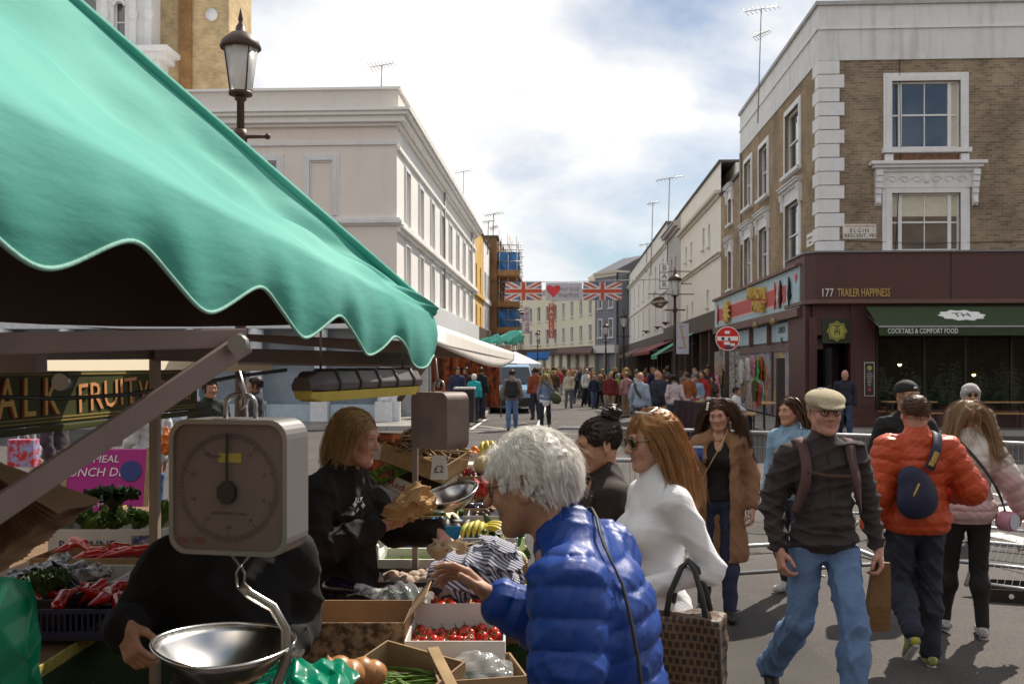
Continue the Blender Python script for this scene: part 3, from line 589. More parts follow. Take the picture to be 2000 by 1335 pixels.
# ------------------------------------------------------------ the rest of the right side of the street
cream = mat('cream_render', (.80,.76,.68), .8, var=.05, vs=1.2, stain=.22); cream2 = mat('ivory_render', (.82,.79,.72), .8, var=.05, vs=1.2, stain=.25)
greyr = mat('grey_render', (.48,.46,.44), .8, stain=.2); trimc = mat('cream_trim', (.6,.55,.46), .8, stain=.4)
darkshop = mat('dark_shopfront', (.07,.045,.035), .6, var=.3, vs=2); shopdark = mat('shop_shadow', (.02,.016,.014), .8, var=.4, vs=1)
def terrace(name, label, xf, ya, yb, z1, wallm, wins, cat='building', trims=(), faceR=True, roofback=14, zshop=4.4, copm=None, shopm=None, wk={}, cin=.002):
 """a terraced house: ya nearest, yb farthest; wins: list of (y centre, z0, w, h)"""
 th = -PI/2 if faceR else PI/2
 F = Face((xf, yb if faceR else ya), th); b = thing(name, label, cat, (xf, ya, 0)); L = yb-ya
 U = (lambda y: yb-y) if faceR else (lambda y: y-ya)
 q = MB(); F.wall(q, 0, L, zshop, z1, [(U(y)-w/2, U(y)+w/2, z, z+h) for y, z, w, h in wins]); part(b, q, 'wall', wallm)
 q = MB(); F.box(q, cin, L-.002, -roofback, -.7, 0, z1-.02); part(b, q, 'core', wallm)
 q = MB(); F.box(q, 0, L, -roofback, .1, z1, z1+.12); part(b, q, 'coping', copm or rooft)
 for y, z, w, h in wins: window(b, F, U(y), z, w, h, **dict(dict(arch=.1, cols=1, rows=2, sill=.1, recess=.16, gm=glass2), **wk))
 for z, pr in trims: mould(b, F, 0, L, z, pr, wallm if wallm is not cream else trimc)
 q = MB(); F.box(q, 0, L, -.28, .25, zshop-.9, zshop); part(b, q, 'shop_fascia', shopm or darkshop, bevel=.015)
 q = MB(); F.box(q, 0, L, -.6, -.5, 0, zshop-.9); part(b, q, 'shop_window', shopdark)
 n = max(2, int(L/3.2))
 for i in range(n+1):
  u = L*i/n; q = MB(); F.box(q, max(0, u-.16), min(L, u+.16), -.4, .1, .1, zshop-.9); part(b, q, 'pilaster', shopm or darkshop)
 return b, F, U
FX = Face((XR, 200), -PI/2)
def yx(px): return 200-FX.u(px)
def zx(px, py): return FX.z(px, py)
Y4, Y5, Y6 = yx(1329), yx(1303), yx(1228)
b1w = []
for pc, ya, yb in ((1427, 388, 438), (1427, 490, 565)):
 b1w.append((yx(pc), zx(pc, yb), .95, zx(pc, ya)-zx(pc, yb)))
B1 = terrace('brick_house', 'narrow brown brick house with white framed windows between corner building and cream house', XR, Y2, Y3, zx(1447, 340), brickX, b1w, zshop=zx(1428, 590), wk=dict(arch=.18, cornice=1, gm=glass))
wc = []
for pa, za, zb_ in ((1385, 438, 482), (1374, 446, 488), (1350, 473, 507), (1340, 482, 513), (1382, 566, 600), (1352, 590, 622), (1342, 597, 628)):
 wc.append((yx(pa), zx(pa, zb_), .75, zx(pa, za)-zx(pa, zb_)))
B2 = terrace('cream_house', 'tall cream rendered house with plain parapet beside the narrow brick house', XR, Y3, Y4, zx(1403, 323), cream, wc, trims=[(zx(1400, 392), [(.12, 0, .15), (.3, .15, .32)]), (zx(1400, 505), [(.1, 0, .14), (.18, .14, .2)])], zshop=4.6, wk=dict(arch=.0, sill=.08, recess=.22, gm=glass2))
wc = [(yx(p), zx(p, b), .7, zx(p, a)-zx(p, b)) for p, a, b in ((1320, 500, 545), (1312, 507, 550), (1320, 600, 640), (1311, 606, 645))]
B3 = terrace('grey_house', 'narrow grey rendered house with heavy cornice behind the lamp post', XR-.02, Y4, Y5, zx(1329, 420), greyr, wc, trims=[(zx(1315, 462), [(.15, 0, .2), (.4, .2, .4), (.5, .4, .5)])], zshop=4.6, wk=dict(arch=0, recess=.2))
wc = []
for i in range(7):
 y = Y5+(Y6-Y5)*(i+.5)/7
 wc += [(y, 8.0, .95, 2.0), (y, 4.9, .95, 2.1)]
B4 = terrace('cream_terrace', 'long ivory rendered terrace with many sash windows behind the bar sign', XR, Y5, Y6, zx(1281, 465), cream2, wc, trims=[(10.6, [(.12, 0, .15), (.28, .15, .3)]), (7.35, [(.1, 0, .16)])], zshop=4.3, wk=dict(arch=.0, recess=.2))
bri3 = brick_mat('yellow_brick_side', 'X', (.42,.29,.13), (.33,.22,.1), (.4,.34,.25))
Y7 = Y6+9
wc = [(Y6+2, 8.2, 1, 2.2), (Y6+5.4, 8.2, 1, 2.2), (Y6+2, 4.9, 1, 2.2), (Y6+5.4, 4.9, 1, 2.2)]
B5 = terrace('yellow_brick_house', 'yellow brick house at the far end of the right terrace', XR-1.1, Y6, Y7, zx(1228, 540)+.8, bri3, wc, trims=[(7.7, [(.12, 0, .2)])], zshop=4.2, wk=dict(arch=.08))
# bend in the street: grey house and cream terrace that face the camera
def endrow(name, label, pa, da, pb, db, z1, m, cols, rows, ww, hh, zlist, zshop=4.3, shopm=None, roofh=0, wk={}):
 A = W(pa, 714, da); B = W(pb, 714, db); dv = B-A; L = dv.length; F = Face(A, math.atan2(dv.y, dv.x)); b = thing(name, label, 'building', (A.x, A.y, 0))
 wins = [(L*(i+.5)/cols, z) for i in range(cols) for z in zlist]
 q = MB(); F.wall(q, 0, L, zshop, z1, [(u-ww/2, u+ww/2, z, z+hh) for u, z in wins]); part(b, q, 'wall', m)
 q = MB(); F.box(q, .01, L-.01, -9, -.3, 0, z1-.05); part(b, q, 'core', m)
 q = MB(); F.box(q, -.05, L+.05, -9, .25, z1, z1+.25); F.box(q, 0, L, -.01, .12, z1-.4, z1); part(b, q, 'cornice', trimc)
 if roofh: q = MB(); q.add([F.P(0, .1, z1+.25), F.P(L, .1, z1+.25), F.P(L, -8, z1+.25), F.P(0, -8, z1+.25), F.P(0, -4, z1+roofh), F.P(L, -4, z1+roofh)], [(0,1,5,4), (2,3,4,5), (0,4,3), (1,2,5)]); part(b, q, 'roof', mat('slate', (.12,.12,.14), .7))
 for u, z in wins: window(b, F, u, z, ww, hh, **dict(dict(arch=.12, cols=2, rows=2, sill=.12, recess=.15, gm=glass), **wk))
 q = MB(); F.box(q, 0, L, -.28, .3, zshop-.9, zshop); part(b, q, 'shop_fascia', shopm or darkshop)
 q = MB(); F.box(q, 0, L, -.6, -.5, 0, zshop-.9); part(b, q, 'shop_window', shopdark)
 for i in range(cols+1): q = MB(); u = L*i/cols; F.box(q, max(0, u-.2), min(L, u+.2), -.4, .1, 0, zshop-.9); part(b, q, 'pilaster', mat('shop_pilaster', (.3,.26,.22), .7))
 return b, F, L
E1 = endrow('grey_gable_house', 'blue grey painted house with tall white windows at the end of the street', 1162, 118, 1204, 114, 12.6, mat('blue_grey_render', (.20,.205,.23), .8), 2, 2, .75, 2.1, (5.2, 8.6), roofh=2.2, shopm=mat('white_fascia', (.6,.6,.58), .6), wk=dict(gm=glass2))
paley = mat('pale_yellow_render', (.76,.70,.52), .8, stain=.15)
E2 = endrow('cream_shop_row', 'pale cream three storey shop row closing the view along the street', 1078, 138, 1163, 119, 11.2, paley, 5, 2, 1.1, 2.0, (4.9, 8.2), wk=dict(cols=2))
E3 = endrow('cream_end_house', 'pale cream house beyond the red vertical banner', 1014, 150, 1078, 139, 12.4, paley, 4, 2, 1.0, 2.1, (4.9, 8.2), wk=dict(cols=2))
E4 = endrow('far_brick_house', 'distant brown house roof above the cream shop row', 1150, 150, 1225, 146, 15.0, brick_mat('brown_brick_far', 'Y', (.3,.2,.12), (.24,.16,.1), (.3,.26,.2)), 3, 2, 1, 2, (9.6,), roofh=1.6)
# street closes round the bend (far left)
E5 = endrow('far_terrace', 'far pale terrace glimpsed behind the scaffolding', 930, 150, 1016, 155, 11.5, cream2, 4, 2, 1, 2, (4.9, 8.2))

# ------------------------------------------------------------ left side of the street
render_w = mat('white_stucco', (.86,.84,.81), .8, var=.04, vs=1, stain=.12); taupe = mat('taupe_render', (.80,.73,.67), .85, var=.05, vs=1.2, stain=.1)
yelr = mat('ochre_render', (.72,.45,.13), .8, var=.06, vs=1.5, stain=.1)
zc = lambda py: CAMH-(py-HORZ)/FPX*32
FLs = Face((XL, YL), PI/2); FLf = Face((XL-26, YL), 0)
ztL = zc(171)
wl = []
for i in range(8):
 y = 33.9+3.25*i; wl += [(y, zc(430)-.0, .92, zc(329)-zc(430)+.25), (y, zc(562), .92, zc(483)-zc(562)+.25)]
LT = terrace('white_terrace', 'long white stucco terrace with two rows of sash windows on the left of the street', XL, YL, 60.2, zc(216), render_w, wl, trims=[(zc(452), [(.12, 0, .12), (.22, .12, .24), (.14, .24, .38)]), (zc(292), [(.1, 0, .12)])], faceR=False, roofback=24, cin=.7, zshop=4.3, shopm=mat('white_shopfront', (.66,.68,.70), .6), wk=dict(arch=.16, recess=.2, gm=glass2, sill=.14))
lt = LT[0]
wl = []
for i in range(3): y = 61.4+3.1*i; wl += [(y, zc(430), .95, zc(329)-zc(430)), (y, zc(562), .95, zc(483)-zc(562))]
LY = terrace('ochre_house', 'narrow ochre yellow painted house towards the far end of the white terrace', XL-.02, 60.25, 66.5, zc(190), yelr, wl[:4], trims=[(zc(452), [(.15, 0, .25)])], faceR=False, zshop=4.3, wk=dict(arch=.0, gm=glass2, fm=mat('ochre_sash', (.6,.36,.1), .5), tm=yelr))
LW = terrace('white_end_house', 'white painted house between the ochre house and the scaffolding', XL, 66.55, 72.0, zc(200), render_w, [(68, zc(430), .9, zc(329)-zc(430)), (70.6, zc(430), .9, zc(329)-zc(430)), (68, zc(562), .9, 1.4), (70.6, zc(562), .9, 1.4)], trims=[(zc(452), [(.15, 0, .25)])], faceR=False, zshop=4.3, wk=dict(arch=.08, gm=glass2))
# parapet and cornice wrap round the corner of the white terrace
for z0, z1, o in ((zc(216), zc(176), .06), (zc(176), ztL, .14)):
 q = MB(); q.box(XL-26, XL+o, YL-o, 60.2, z0+.002, z1); part(lt, q, 'parapet', mat('warm_white_stucco', (.70,.65,.60), .8, var=.04, stain=.12) if o < .1 else render_w)
for z0, z1, o in ((zc(247), zc(241), .14), (zc(241), zc(229), .3), (zc(229), zc(222), .42), (zc(222), zc(216), .5)):
 q = MB(); q.box(XL-26, XL+o, YL-o, 60.2, z0+.001, z1); part(lt, q, 'cornice', render_w, bevel=.012)
# front of the white terrace
fw = []
for pa, pb in ((605, 650), (512, 541), (400, 440), (300, 340)):
 ua, ub = FLf.u(pa), FLf.u(pb); fw.append(((ua+ub)/2, zc(420), ub-ua, zc(312)-zc(420)))
q = MB(); FLf.wall(q, 0, 26, 3.6, zc(247), [(c-w/2, c+w/2, z, z+h) for c, z, w, h in fw], ); part(lt, q, 'front_wall', taupe)
c, z, w, h = fw[0]; window(lt, FLf, c, z, w, h, arch=.2, sill=0, recess=.04, gm=taupe, fm=taupe, cols=1, rows=1)
for c, z, w, h in fw[1:]: window(lt, FLf, c, z, w, h, arch=.22, sill=0, gm=glass2, cols=1)
mould(lt, FLf, 0, 26, zc(440), [(.1, 0, .06), (.18, .06, .17), (.12, .17, .25)], white_t, 'string_course', ret1=True)
mould(lt, FLf, 0, 26, zc(283), [(.07, 0, .1)], white_t, 'string_course', ret1=True)
# ground floor shopfront of the front: pale columns and panels
q = MB(); FLf.box(q, 0, 26, -.5, .2, 3.1, 3.62); part(lt, q, 'shop_fascia', mat('white_shopfront', (.66,.68,.70), .6), bevel=.02)
q = MB(); FLf.box(q, 0, 26, -.6, -.45, .1, 3.1); part(lt, q, 'shop_window', mat('pale_shop_glass', (.22,.27,.32), .1, var=.5, vs=.8))
for i in range(12):
 u = 26-.4-i*2.1; q = MB(); FLf.box(q, u-.28, u+.28, -.3, .18, .1, .75); q.lathe([(.24, .75), (.24, .85), (.2, .92), (.19, 2.7), (.24, 2.85), (.26, 3.1)], 14, FLf.P(u, -.05, 0)); part(lt, q, 'column', mat('white_shopfront', (.66,.68,.70), .6))
 q = MB(); FLf.box(q, u-1.8, u-.3, -.4, -.1, .1, .65); part(lt, q, 'stall_riser', mat('pale_blue_panel', (.42,.5,.58), .6))
# tan brick tower block with white bay behind
TY = YL+9
FT2 = Face((W(130, 714, 42).x-6, TY), 0)
tw = thing('brick_mansion', 'tall tan brick mansion with white arched window bay behind the white terrace', 'building', FT2.P(0, 0, 0))
tanb = brick_mat('tan_brick_front', 'Y', (.56,.42,.23), (.44,.31,.16), (.5,.42,.3))
q = MB(); FT2.box(q, FT2.u(300), FT2.u(447), -3, 0, 0, 24); part(tw, q, 'brick_wall', tanb)
q = MB(); FT2.box(q, FT2.u(351), FT2.u(376), -.1, .12, 0, 24); part(tw, q, 'pilaster', brick_mat('brown_brick_strip', 'Y', (.33,.17,.06), (.27,.14,.05), (.3,.22,.13)))
FT3 = Face((FT2.P(0,0,0).x, TY-.8), 0); bw = white_t
q = MB()
wa = [((FT3.u(145)+FT3.u(188))/2, FT3.z(160, 70), FT3.u(188)-FT3.u(145), 1.9), ((FT3.u(222)+FT3.u(244))/2, FT3.z(230, 82), FT3.u(244)-FT3.u(222), 1.7)]
FT3.wall(q, -8, FT3.u(298), 9, 26, [(c-w/2, c+w/2, z, z+h) for c, z, w, h in wa], depth=.3); FT3.box(q, FT3.u(298)-.01, FT3.u(298), -1.2, 0, 9, 26); part(tw, q, 'bay_wall', bw)
for c, z, w, h in wa:
 window(tw, FT3, c, z, w, h, arch=.0, sill=.12, recess=.25, cols=1, rows=2, gm=glass2)
 q = MB(); n = 12
 pts = [(c+(w/2)*math.cos(PI*i/n), z+h-w/2+(w/2)*math.sin(PI*i/n)) for i in range(n+1)]
 for i in range(n): (xa, za), (xb, zb_) = pts[i], pts[i+1]; q.quad(FT3.P(xa, -.12, za), FT3.P(xb, -.12, zb_), FT3.P(xb, -.12, z+h+.02), FT3.P(xa, -.12, z+h+.02))
 part(tw, q, 'arch_head', bw)
 q = MB(); q.tube([FT3.P(x, .03, zz) for x, zz in pts], .07, 6); part(tw, q, 'arch_moulding', bw)
for px in (132, 205, 262, 292):
 q = MB(); u = FT3.u(px); FT3.box(q, u-.14, u+.14, 0, .16, 9, 26); q.ball(FT3.P(u, .12, FT3.z(px, 30)), (.22,.16,.3)); part(tw, q, 'pilaster', bw)
mz = FT3.z(250, 100)
for a, b_, o in ((-.75, -.45, .2), (-.45, -.2, .5), (-.2, 0, .75)): q = MB(); FT3.box(q, -8, FT3.u(305)+o, -1, o, mz+a, mz+b_); part(tw, q, 'bay_cornice', bw, bevel=.02)
q = MB(); FT3.box(q, FT3.u(295), FT3.u(312), -1, .12, 8, mz-.75); part(tw, q, 'bay_pier', bw)
q = MB(); u = FT3.u(413); q.lathe([(.0, 0), (.26, 0), (.26, .06), (0, .06)], 20, FT2.P(FT2.u(414), .02, FT2.z(414, 30)), Matrix.Rotation(PI/2, 3, 'X')); part(tw, q, 'round_vent', white_t)
# party wall, scaffold, blue sheeting
SX = XL+.1; Ysc = 73.0
brw = brick_mat('brown_party_brick', 'Y', (.30,.15,.06), (.24,.12,.05), (.3,.2,.12))
pw = thing('brown_brick_house', 'brown brick house end wall at the start of the scaffolding', 'building', (XL, Ysc, 0))
zs_ = lambda py: CAMH-(py-HORZ)/FPX*Ysc
q = MB(); q.box(XL-9, XL+.5, 72.4, 92, 0, zs_(465)); part(pw, q, 'wall', brw)
q = MB(); q.box(XL-9.05, XL+.6, 72.3, 92, zs_(465), zs_(461)); part(pw, q, 'coping', rooft)
sf = thing('scaffolding', 'steel pole scaffolding with timber decks and blue sheeting down the left side', 'scaffolding', (XL+.5, Ysc, 0))
pole = mat('galvanised_pole', (.38,.37,.36), .45, metal=.7); deck = mat('scaffold_board', (.36,.2,.08), .85, var=.3, vs=4)
xs = [XL+.65, XL+1.3, XL+1.95]; zt = zs_(470)
for x in xs:
 for y in (73.0, 76, 79, 82):
  q = MB(); q.tube([(x, y, 0), (x, y, zt+random.uniform(.1, .9))], .04, 6); part(sf, q, 'upright', pole)
for z in [zs_(p) for p in (650, 625, 605, 590, 570, 550, 530, 510, 492, 478)]:
 for y in (73.0, 76): q = MB(); q.tube([(xs[0]-.4, y, z), (xs[2]+.4, y, z)], .035, 6); part(sf, q, 'rail', pole)
 for x in xs: q = MB(); q.tube([(x, 72.6, z+.06), (x, 83, z+.06)], .035, 6); part(sf, q, 'rail', pole)
for z in [zs_(p) for p in (648, 597, 537)]:
 q = MB(); q.box(xs[0]-.35, xs[2]+.2, 72.8, 83, z-.12, z-.02); part(sf, q, 'deck', deck); q = MB(); q.box(xs[0]-.35, xs[2]+.22, 72.7, 72.78, z-.02, z+.35); part(sf, q, 'toe_board', deck)
blue = mat('blue_sheeting', (.05,.2,.5), .5, var=.35, vs=1.5, bump=.5, bs=3)
for za, zb_ in ((640, 602), (533, 492)):
 q = MB(); q.grid(lambda u, v: Vector((xs[0]-.2+2*u*.85, 73.12+.1*math.sin(9*u+5*v), zs_(za)+(zs_(zb_)-zs_(za))*v)), 12, 6); part(sf, q, 'sheeting', blue)
 q = MB(); q.grid(lambda u, v: Vector((xs[2]-.15+.1*math.sin(7*u+4*v), 73.2+9*u, zs_(za)+(zs_(zb_)-zs_(za))*v)), 12, 6); part(sf, q, 'sheeting', blue)
# downpipes and cables on the fronts
pipe = mat('downpipe', (.30,.28,.26), .5)
for y in (45.3, 58.6): q = MB(); q.tube([FLs.P(y-YL-1.2, .08, .2), FLs.P(y-YL-1.2, .08, zc(222))], .045, 8); part(lt, q, 'downpipe', pipe)
q = MB(); q.tube([FF.P(2.33, .02, fz(118)+1.5), FF.P(2.33, .03, fz(150)), FF.P(2.36, .04, fz(300)), FF.P(2.2, .03, zfas)], .012, 5); q.tube([FF.P(.8, .03, fz(470)), FF.P(3, .03, fz(476)), FF.P(9, .03, fz(470))], .01, 5); part(corner, q, 'cable', blk)
q = MB(); q.tube([Vector((XR-.06, Y2-.2, .2)), Vector((XR-.06, Y2-.2, zband))], .05, 8); part(corner, q, 'downpipe', pipe)
# chimneys and aerials on the roofs
am = mat('aerial_metal', (.22,.21,.2), .4, metal=.6)
def aerial(label, px, pyb, pyt, d, wdt, kind):
 a = W(px, pyb, d); b_ = W(px, pyt, d); t = thing('rooftop_aerial', label, 'aerial', a); H = b_.z-a.z+1.5; r = .02 if d < 60 else .035
 q = MB(); q.tube([(0,0,-1.5), (.03*H, 0, H-1.5)], r, 6); q.build('mast', am, t); top = Vector((.03*H, 0, H-1.5))
 if kind == 'dish':
  q = MB(); q.lathe([(.0, 0), (.25, .05), (.38, .14)], 14, top, Matrix.Rotation(1.2, 3, 'X')); q.build('dish', am, t); return
 for k, (dz, ln, ang) in enumerate(((0, wdt, .2), (-.9, wdt*.7, -.9))[:2 if kind == 'double' else 1]):
  q = MB(); dv = Vector((math.cos(ang), math.sin(ang)*.4, .18)); q.tube([top+Vector((0,0,dz))-dv*ln/2, top+Vector((0,0,dz))+dv*ln/2], r*.7, 5)
  nn = 8
  for i in range(nn):
   c = top+Vector((0,0,dz))+dv*ln*(i/(nn-1)-.5); e = Vector((-.35, .2, .5))*.32*(1.1-.5*i/nn); q.tube([c-e, c+e], r*.45, 4)
  q.build('boom', am, t)
aerial('tall double aerial on the roof of the brick corner building', 1480, 160, 18, 36, 1.2, 'double')
aerial('thin aerial mast on the tall cream house', 1303, 470, 348, 70, 1.9, 'single'); aerial('shorter aerial mast behind the grey house', 1271, 500, 396, 76, .9, 'single')
aerial('small aerial on the far ivory terrace', 1262, 500, 476, 90, 1.4, 'single'); aerial('satellite dish on the far brick roof', 1219, 548, 525, 120, 1, 'dish')
aerial('aerial on the corner parapet of the white terrace', 742, 175, 128, 33, .8, 'single'); aerial('aerial half way along the white terrace roof', 903, 370, 335, 52, .9, 'single')
aerial('aerial above the ochre house', 962, 450, 418, 66, 1.2, 'double'); aerial('aerial near the scaffolding on the white end house', 952, 455, 432, 69, .8, 'single')
# party chimneys
for i, (x, y, z, lab) in enumerate(((XR+3.5, Y4-.4, zx(1329, 420)+.9, 'between cream house and grey house'), (XL-6, 60.2, zc(190)+.6, 'behind the ochre house'))):
 t = thing('chimney_stack', 'brick chimney stack '+lab, 'chimney', (x, y, z-1.4)); q = MB(); q.box(-.9, .9, -.35, .35, 0, 1.6); q.build('stack', brw, t, bevel=.02)
 for k in range(3): q = MB(); q.lathe([(.13, 1.6), (.1, 1.95), (.08, 1.95)], 10, (-.55+k*.55, 0, 0)); q.build('chimney_pot', mat('pot_clay', (.12,.06,.04), .8), t)
# ------------------------------------------------------------ soft shapes: distance fields turned into one continuous mesh (for people, cloth, produce)
def smin(a, b, k):
 if k <= 0: return np.minimum(a, b)
 h = np.maximum(k-np.abs(a-b), 0)/k; return np.minimum(a, b)-h*h*k*.25
def v3(p): return np.array(p, np.float32)
class Sdf:
 def __init__(s): s.p = []; s.cuts = []; s.disp = None
 def cap(s, a, b, ra, rb=None, k=.02, op='u', flat=None, quilt=None):
  """tapered capsule; flat=(axis vector, factor): squeezed along the axis; quilt=(period, amp, phase)"""
  s.p.append(('c', v3(a), v3(b), ra, ra if rb is None else rb, k, op, flat, quilt)); return s
 def ell(s, c, r, R=None, k=.02, op='u', quilt=None):
  s.p.append(('e', v3(c), v3(r if not isinstance(r, (int, float)) else (r,)*3), None if R is None else np.array(R, np.float32), k, op, quilt)); return s
 def box(s, c, h, R=None, r=.01, k=.02, op='u'):
  s.p.append(('b', v3(c), v3(h), None if R is None else np.array(R, np.float32), r, k, op)); return s
 def cut(s, o, n, k=0): n = v3(n); s.cuts.append((v3(o), n/np.linalg.norm(n), k)); return s
 def bounds(s, q):
  if q[0] == 'c': r = max(q[3], q[4]); return np.minimum(q[1], q[2])-r, np.maximum(q[1], q[2])+r
  if q[0] == 'e': r = q[2].max() if q[3] is not None else q[2]; return q[1]-r, q[1]+r
  r = np.linalg.norm(q[2])+q[4]; return q[1]-r, q[1]+r
 def dist(s, q, P):
  if q[0] == 'c':
   _, a, b, ra, rb, k, op, flat, quilt = q
   pa = P-a; ba = b-a; L2 = float(ba@ba)+1e-9; t = (pa@ba)/L2; h = np.clip(t, 0, 1)
   e = pa-h[..., None]*ba
   if flat is not None:
    ax = v3(flat[0]); ax = ax/np.linalg.norm(ax); c = e@ax; e = e+(c*(1/flat[1]-1))[..., None]*ax
    d = (np.linalg.norm(e, axis=-1)-(ra+(rb-ra)*h))*min(1, (1+flat[1])/2)
   else: d = np.linalg.norm(e, axis=-1)-(ra+(rb-ra)*h)
   if quilt is not None: d = d-quilt[1]*np.abs(np.sin(PI*(t*math.sqrt(L2)/quilt[0]+quilt[2])))**.42
   return d
  if q[0] == 'e':
   _, c, r, R, k, op, quilt = q; p = P-c
   if R is not None: p = p@R      # columns of R are the ellipsoid's axes
   k0 = np.linalg.norm(p/r, axis=-1); k1 = np.linalg.norm(p/(r*r), axis=-1)+1e-9
   d = k0*(k0-1)/k1
   if quilt is not None: d = d-quilt[1]*np.abs(np.sin(PI*(p[..., 2]/quilt[0]+quilt[2])))**.42
   return d
  _, c, h, R, r, k, op = q; p = P-c
  if R is not None: p = p@R
  g = np.abs(p)-h; return np.linalg.norm(np.maximum(g, 0), axis=-1)+np.minimum(g.max(-1), 0)-r
 def ev(s, P):
  P = np.asarray(P, np.float32); D = np.full(P.shape[:-1], .5, np.float32)
  for q in s.p:
   op = q[6] if q[0] in 'cb' else q[5]; k = q[5] if q[0] in 'cb' else q[4]
   if op == 'u': D = smin(D, s.dist(q, P), k)
  for o, n, k in s.cuts: D = np.maximum(D, (P-o)@n)
  return D
 def net(s, vox):
  lo = np.full(3, 9e9); hi = -lo
  for q in s.p:
   op = q[6] if q[0] in 'cb' else q[5]
   if op == 'u': a, b = s.bounds(q); lo = np.minimum(lo, a); hi = np.maximum(hi, b)
  for o, n, k in s.cuts:      # axis-like cuts shrink the box
   for ax in range(3):
    if n[ax] > .98: hi[ax] = min(hi[ax], o[ax]+.02)
    if n[ax] < -.98: lo[ax] = max(lo[ax], o[ax]-.02)
  lo = lo-3*vox-.02; hi = hi+3*vox+.02; n = np.ceil((hi-lo)/vox).astype(int)+1
  ax = [(lo[i]+vox*np.arange(n[i])).astype(np.float32) for i in range(3)]
  D = np.full(n, .12, np.float32)
  for q in s.p:
   op = q[6] if q[0] in 'cb' else q[5]; k = q[5] if q[0] in 'cb' else q[4]
   a, b = s.bounds(q); m = k+2.5*vox+.02; i0 = np.clip(((a-m-lo)/vox).astype(int), 0, n-1); i1 = np.clip(((b+m-lo)/vox).astype(int)+2, 1, n)
   if np.any(i1 <= i0): continue
   sl = tuple(slice(i0[i], i1[i]) for i in range(3))
   P = np.stack(np.meshgrid(*[ax[i][i0[i]:i1[i]] for i in range(3)], indexing='ij'), -1)
   d = s.dist(q, P)
   if op == 'u': D[sl] = smin(D[sl], d, k)
   else: D[sl] = -smin(-D[sl], d, k)
  if s.disp is not None or s.cuts:
   P = np.stack(np.meshgrid(*ax, indexing='ij'), -1)
   if s.disp is not None:
    near = np.abs(D) < .05; D[near] -= s.disp(P[near]).astype(np.float32)
   for o, nn, k in s.cuts:
    c = ((P-o)@nn).astype(np.float32); D = -smin(-D, -c, k) if k else np.maximum(D, c)
  return surfnets(D, lo, vox)
def surfnets(D, org, vox):
 S = D < 0; c = np.zeros(tuple(np.array(D.shape)-1), np.int8)
 for i in (0, 1):
  for j in (0, 1):
   for k in (0, 1): c += S[i:D.shape[0]-1+i, j:D.shape[1]-1+j, k:D.shape[2]-1+k]
 act = (c > 0) & (c < 8); idx = np.full(act.shape, -1, np.int32); ijk = np.argwhere(act); n = len(ijk); idx[act] = np.arange(n)
 acc = np.zeros((n, 3)); num = np.zeros(n); cor = [(i, j, k) for i in (0, 1) for j in (0, 1) for k in (0, 1)]
 val = {q: D[ijk[:, 0]+q[0], ijk[:, 1]+q[1], ijk[:, 2]+q[2]] for q in cor}
 for a in cor:
  for axx in range(3):
   if a[axx]: continue
   b = list(a); b[axx] = 1; b = tuple(b); da, db = val[a], val[b]; m = (da < 0) != (db < 0)
   t = np.where(m, da/np.where(m, da-db, 1), 0); p = np.array(a, float)[None]+t[:, None]*(np.array(b, float)-np.array(a, float))[None]
   acc += np.where(m[:, None], p, 0); num += m
 V = org+(ijk+acc/num[:, None])*vox; F = []
 for axx in range(3):
  u, v = [(1, 2), (2, 0), (0, 1)][axx]
  s0 = [slice(1, -1)]*3; s1 = [slice(1, -1)]*3; s0[axx] = slice(0, -1); s1[axx] = slice(1, None)
  A, B = S[tuple(s0)], S[tuple(s1)]; m = A != B; e = np.argwhere(m)
  if not len(e): continue
  fl = A[m]; e[:, u] += 1; e[:, v] += 1
  def cell(du, dv): q = e.copy(); q[:, u] -= du; q[:, v] -= dv; return idx[q[:, 0], q[:, 1], q[:, 2]]
  Q = np.stack([cell(1, 1), cell(0, 1), cell(0, 0), cell(1, 0)], 1); Q[~fl] = Q[~fl][:, ::-1]; F.append(Q)
 return V, np.concatenate(F)
def join_nets(parts):
 V = []; F = []; b = 0
 for v, f in parts: V.append(v); F.append(f+b); b += len(v)
 return np.concatenate(V), np.concatenate(F)
def wrinkle(amp, seed, freq=34, aniso=(1, 1, 1.3)):
 """cloth folds: narrow creases in a few directions that fade in and out, over soft undulation"""
 r = np.random.default_rng(seed); D = r.normal(size=(5, 3)); D /= np.linalg.norm(D, axis=1, keepdims=True); D = D*np.array(aniso)*freq*r.uniform(.7, 1.3, (5, 1)); M = r.normal(size=(5, 3))*freq*.22; ph = r.uniform(0, 6.28, (5, 3))
 def f(P):
  x = np.zeros(P.shape[:-1])
  for d, m, p in zip(D, M, ph):
   k = (1-np.abs(np.sin(P@d+p[0]+.9*np.sin(P@(d[::-1]*.35)+p[1]))))**2; x += k*np.clip(.35+np.sin(P@m+p[2]), 0, 1)
  return amp*(1.25*x-.55+.35*np.sin(P@M[0]+ph[0, 1]))
 return f
def rotm(yaw=0, pitch=0, roll=0):
 """yaw about z, pitch about x (positive looks down), roll about y"""
 return np.array(Matrix.Rotation(yaw, 3, 'Z') @ Matrix.Rotation(pitch, 3, 'X') @ Matrix.Rotation(roll, 3, 'Y'))

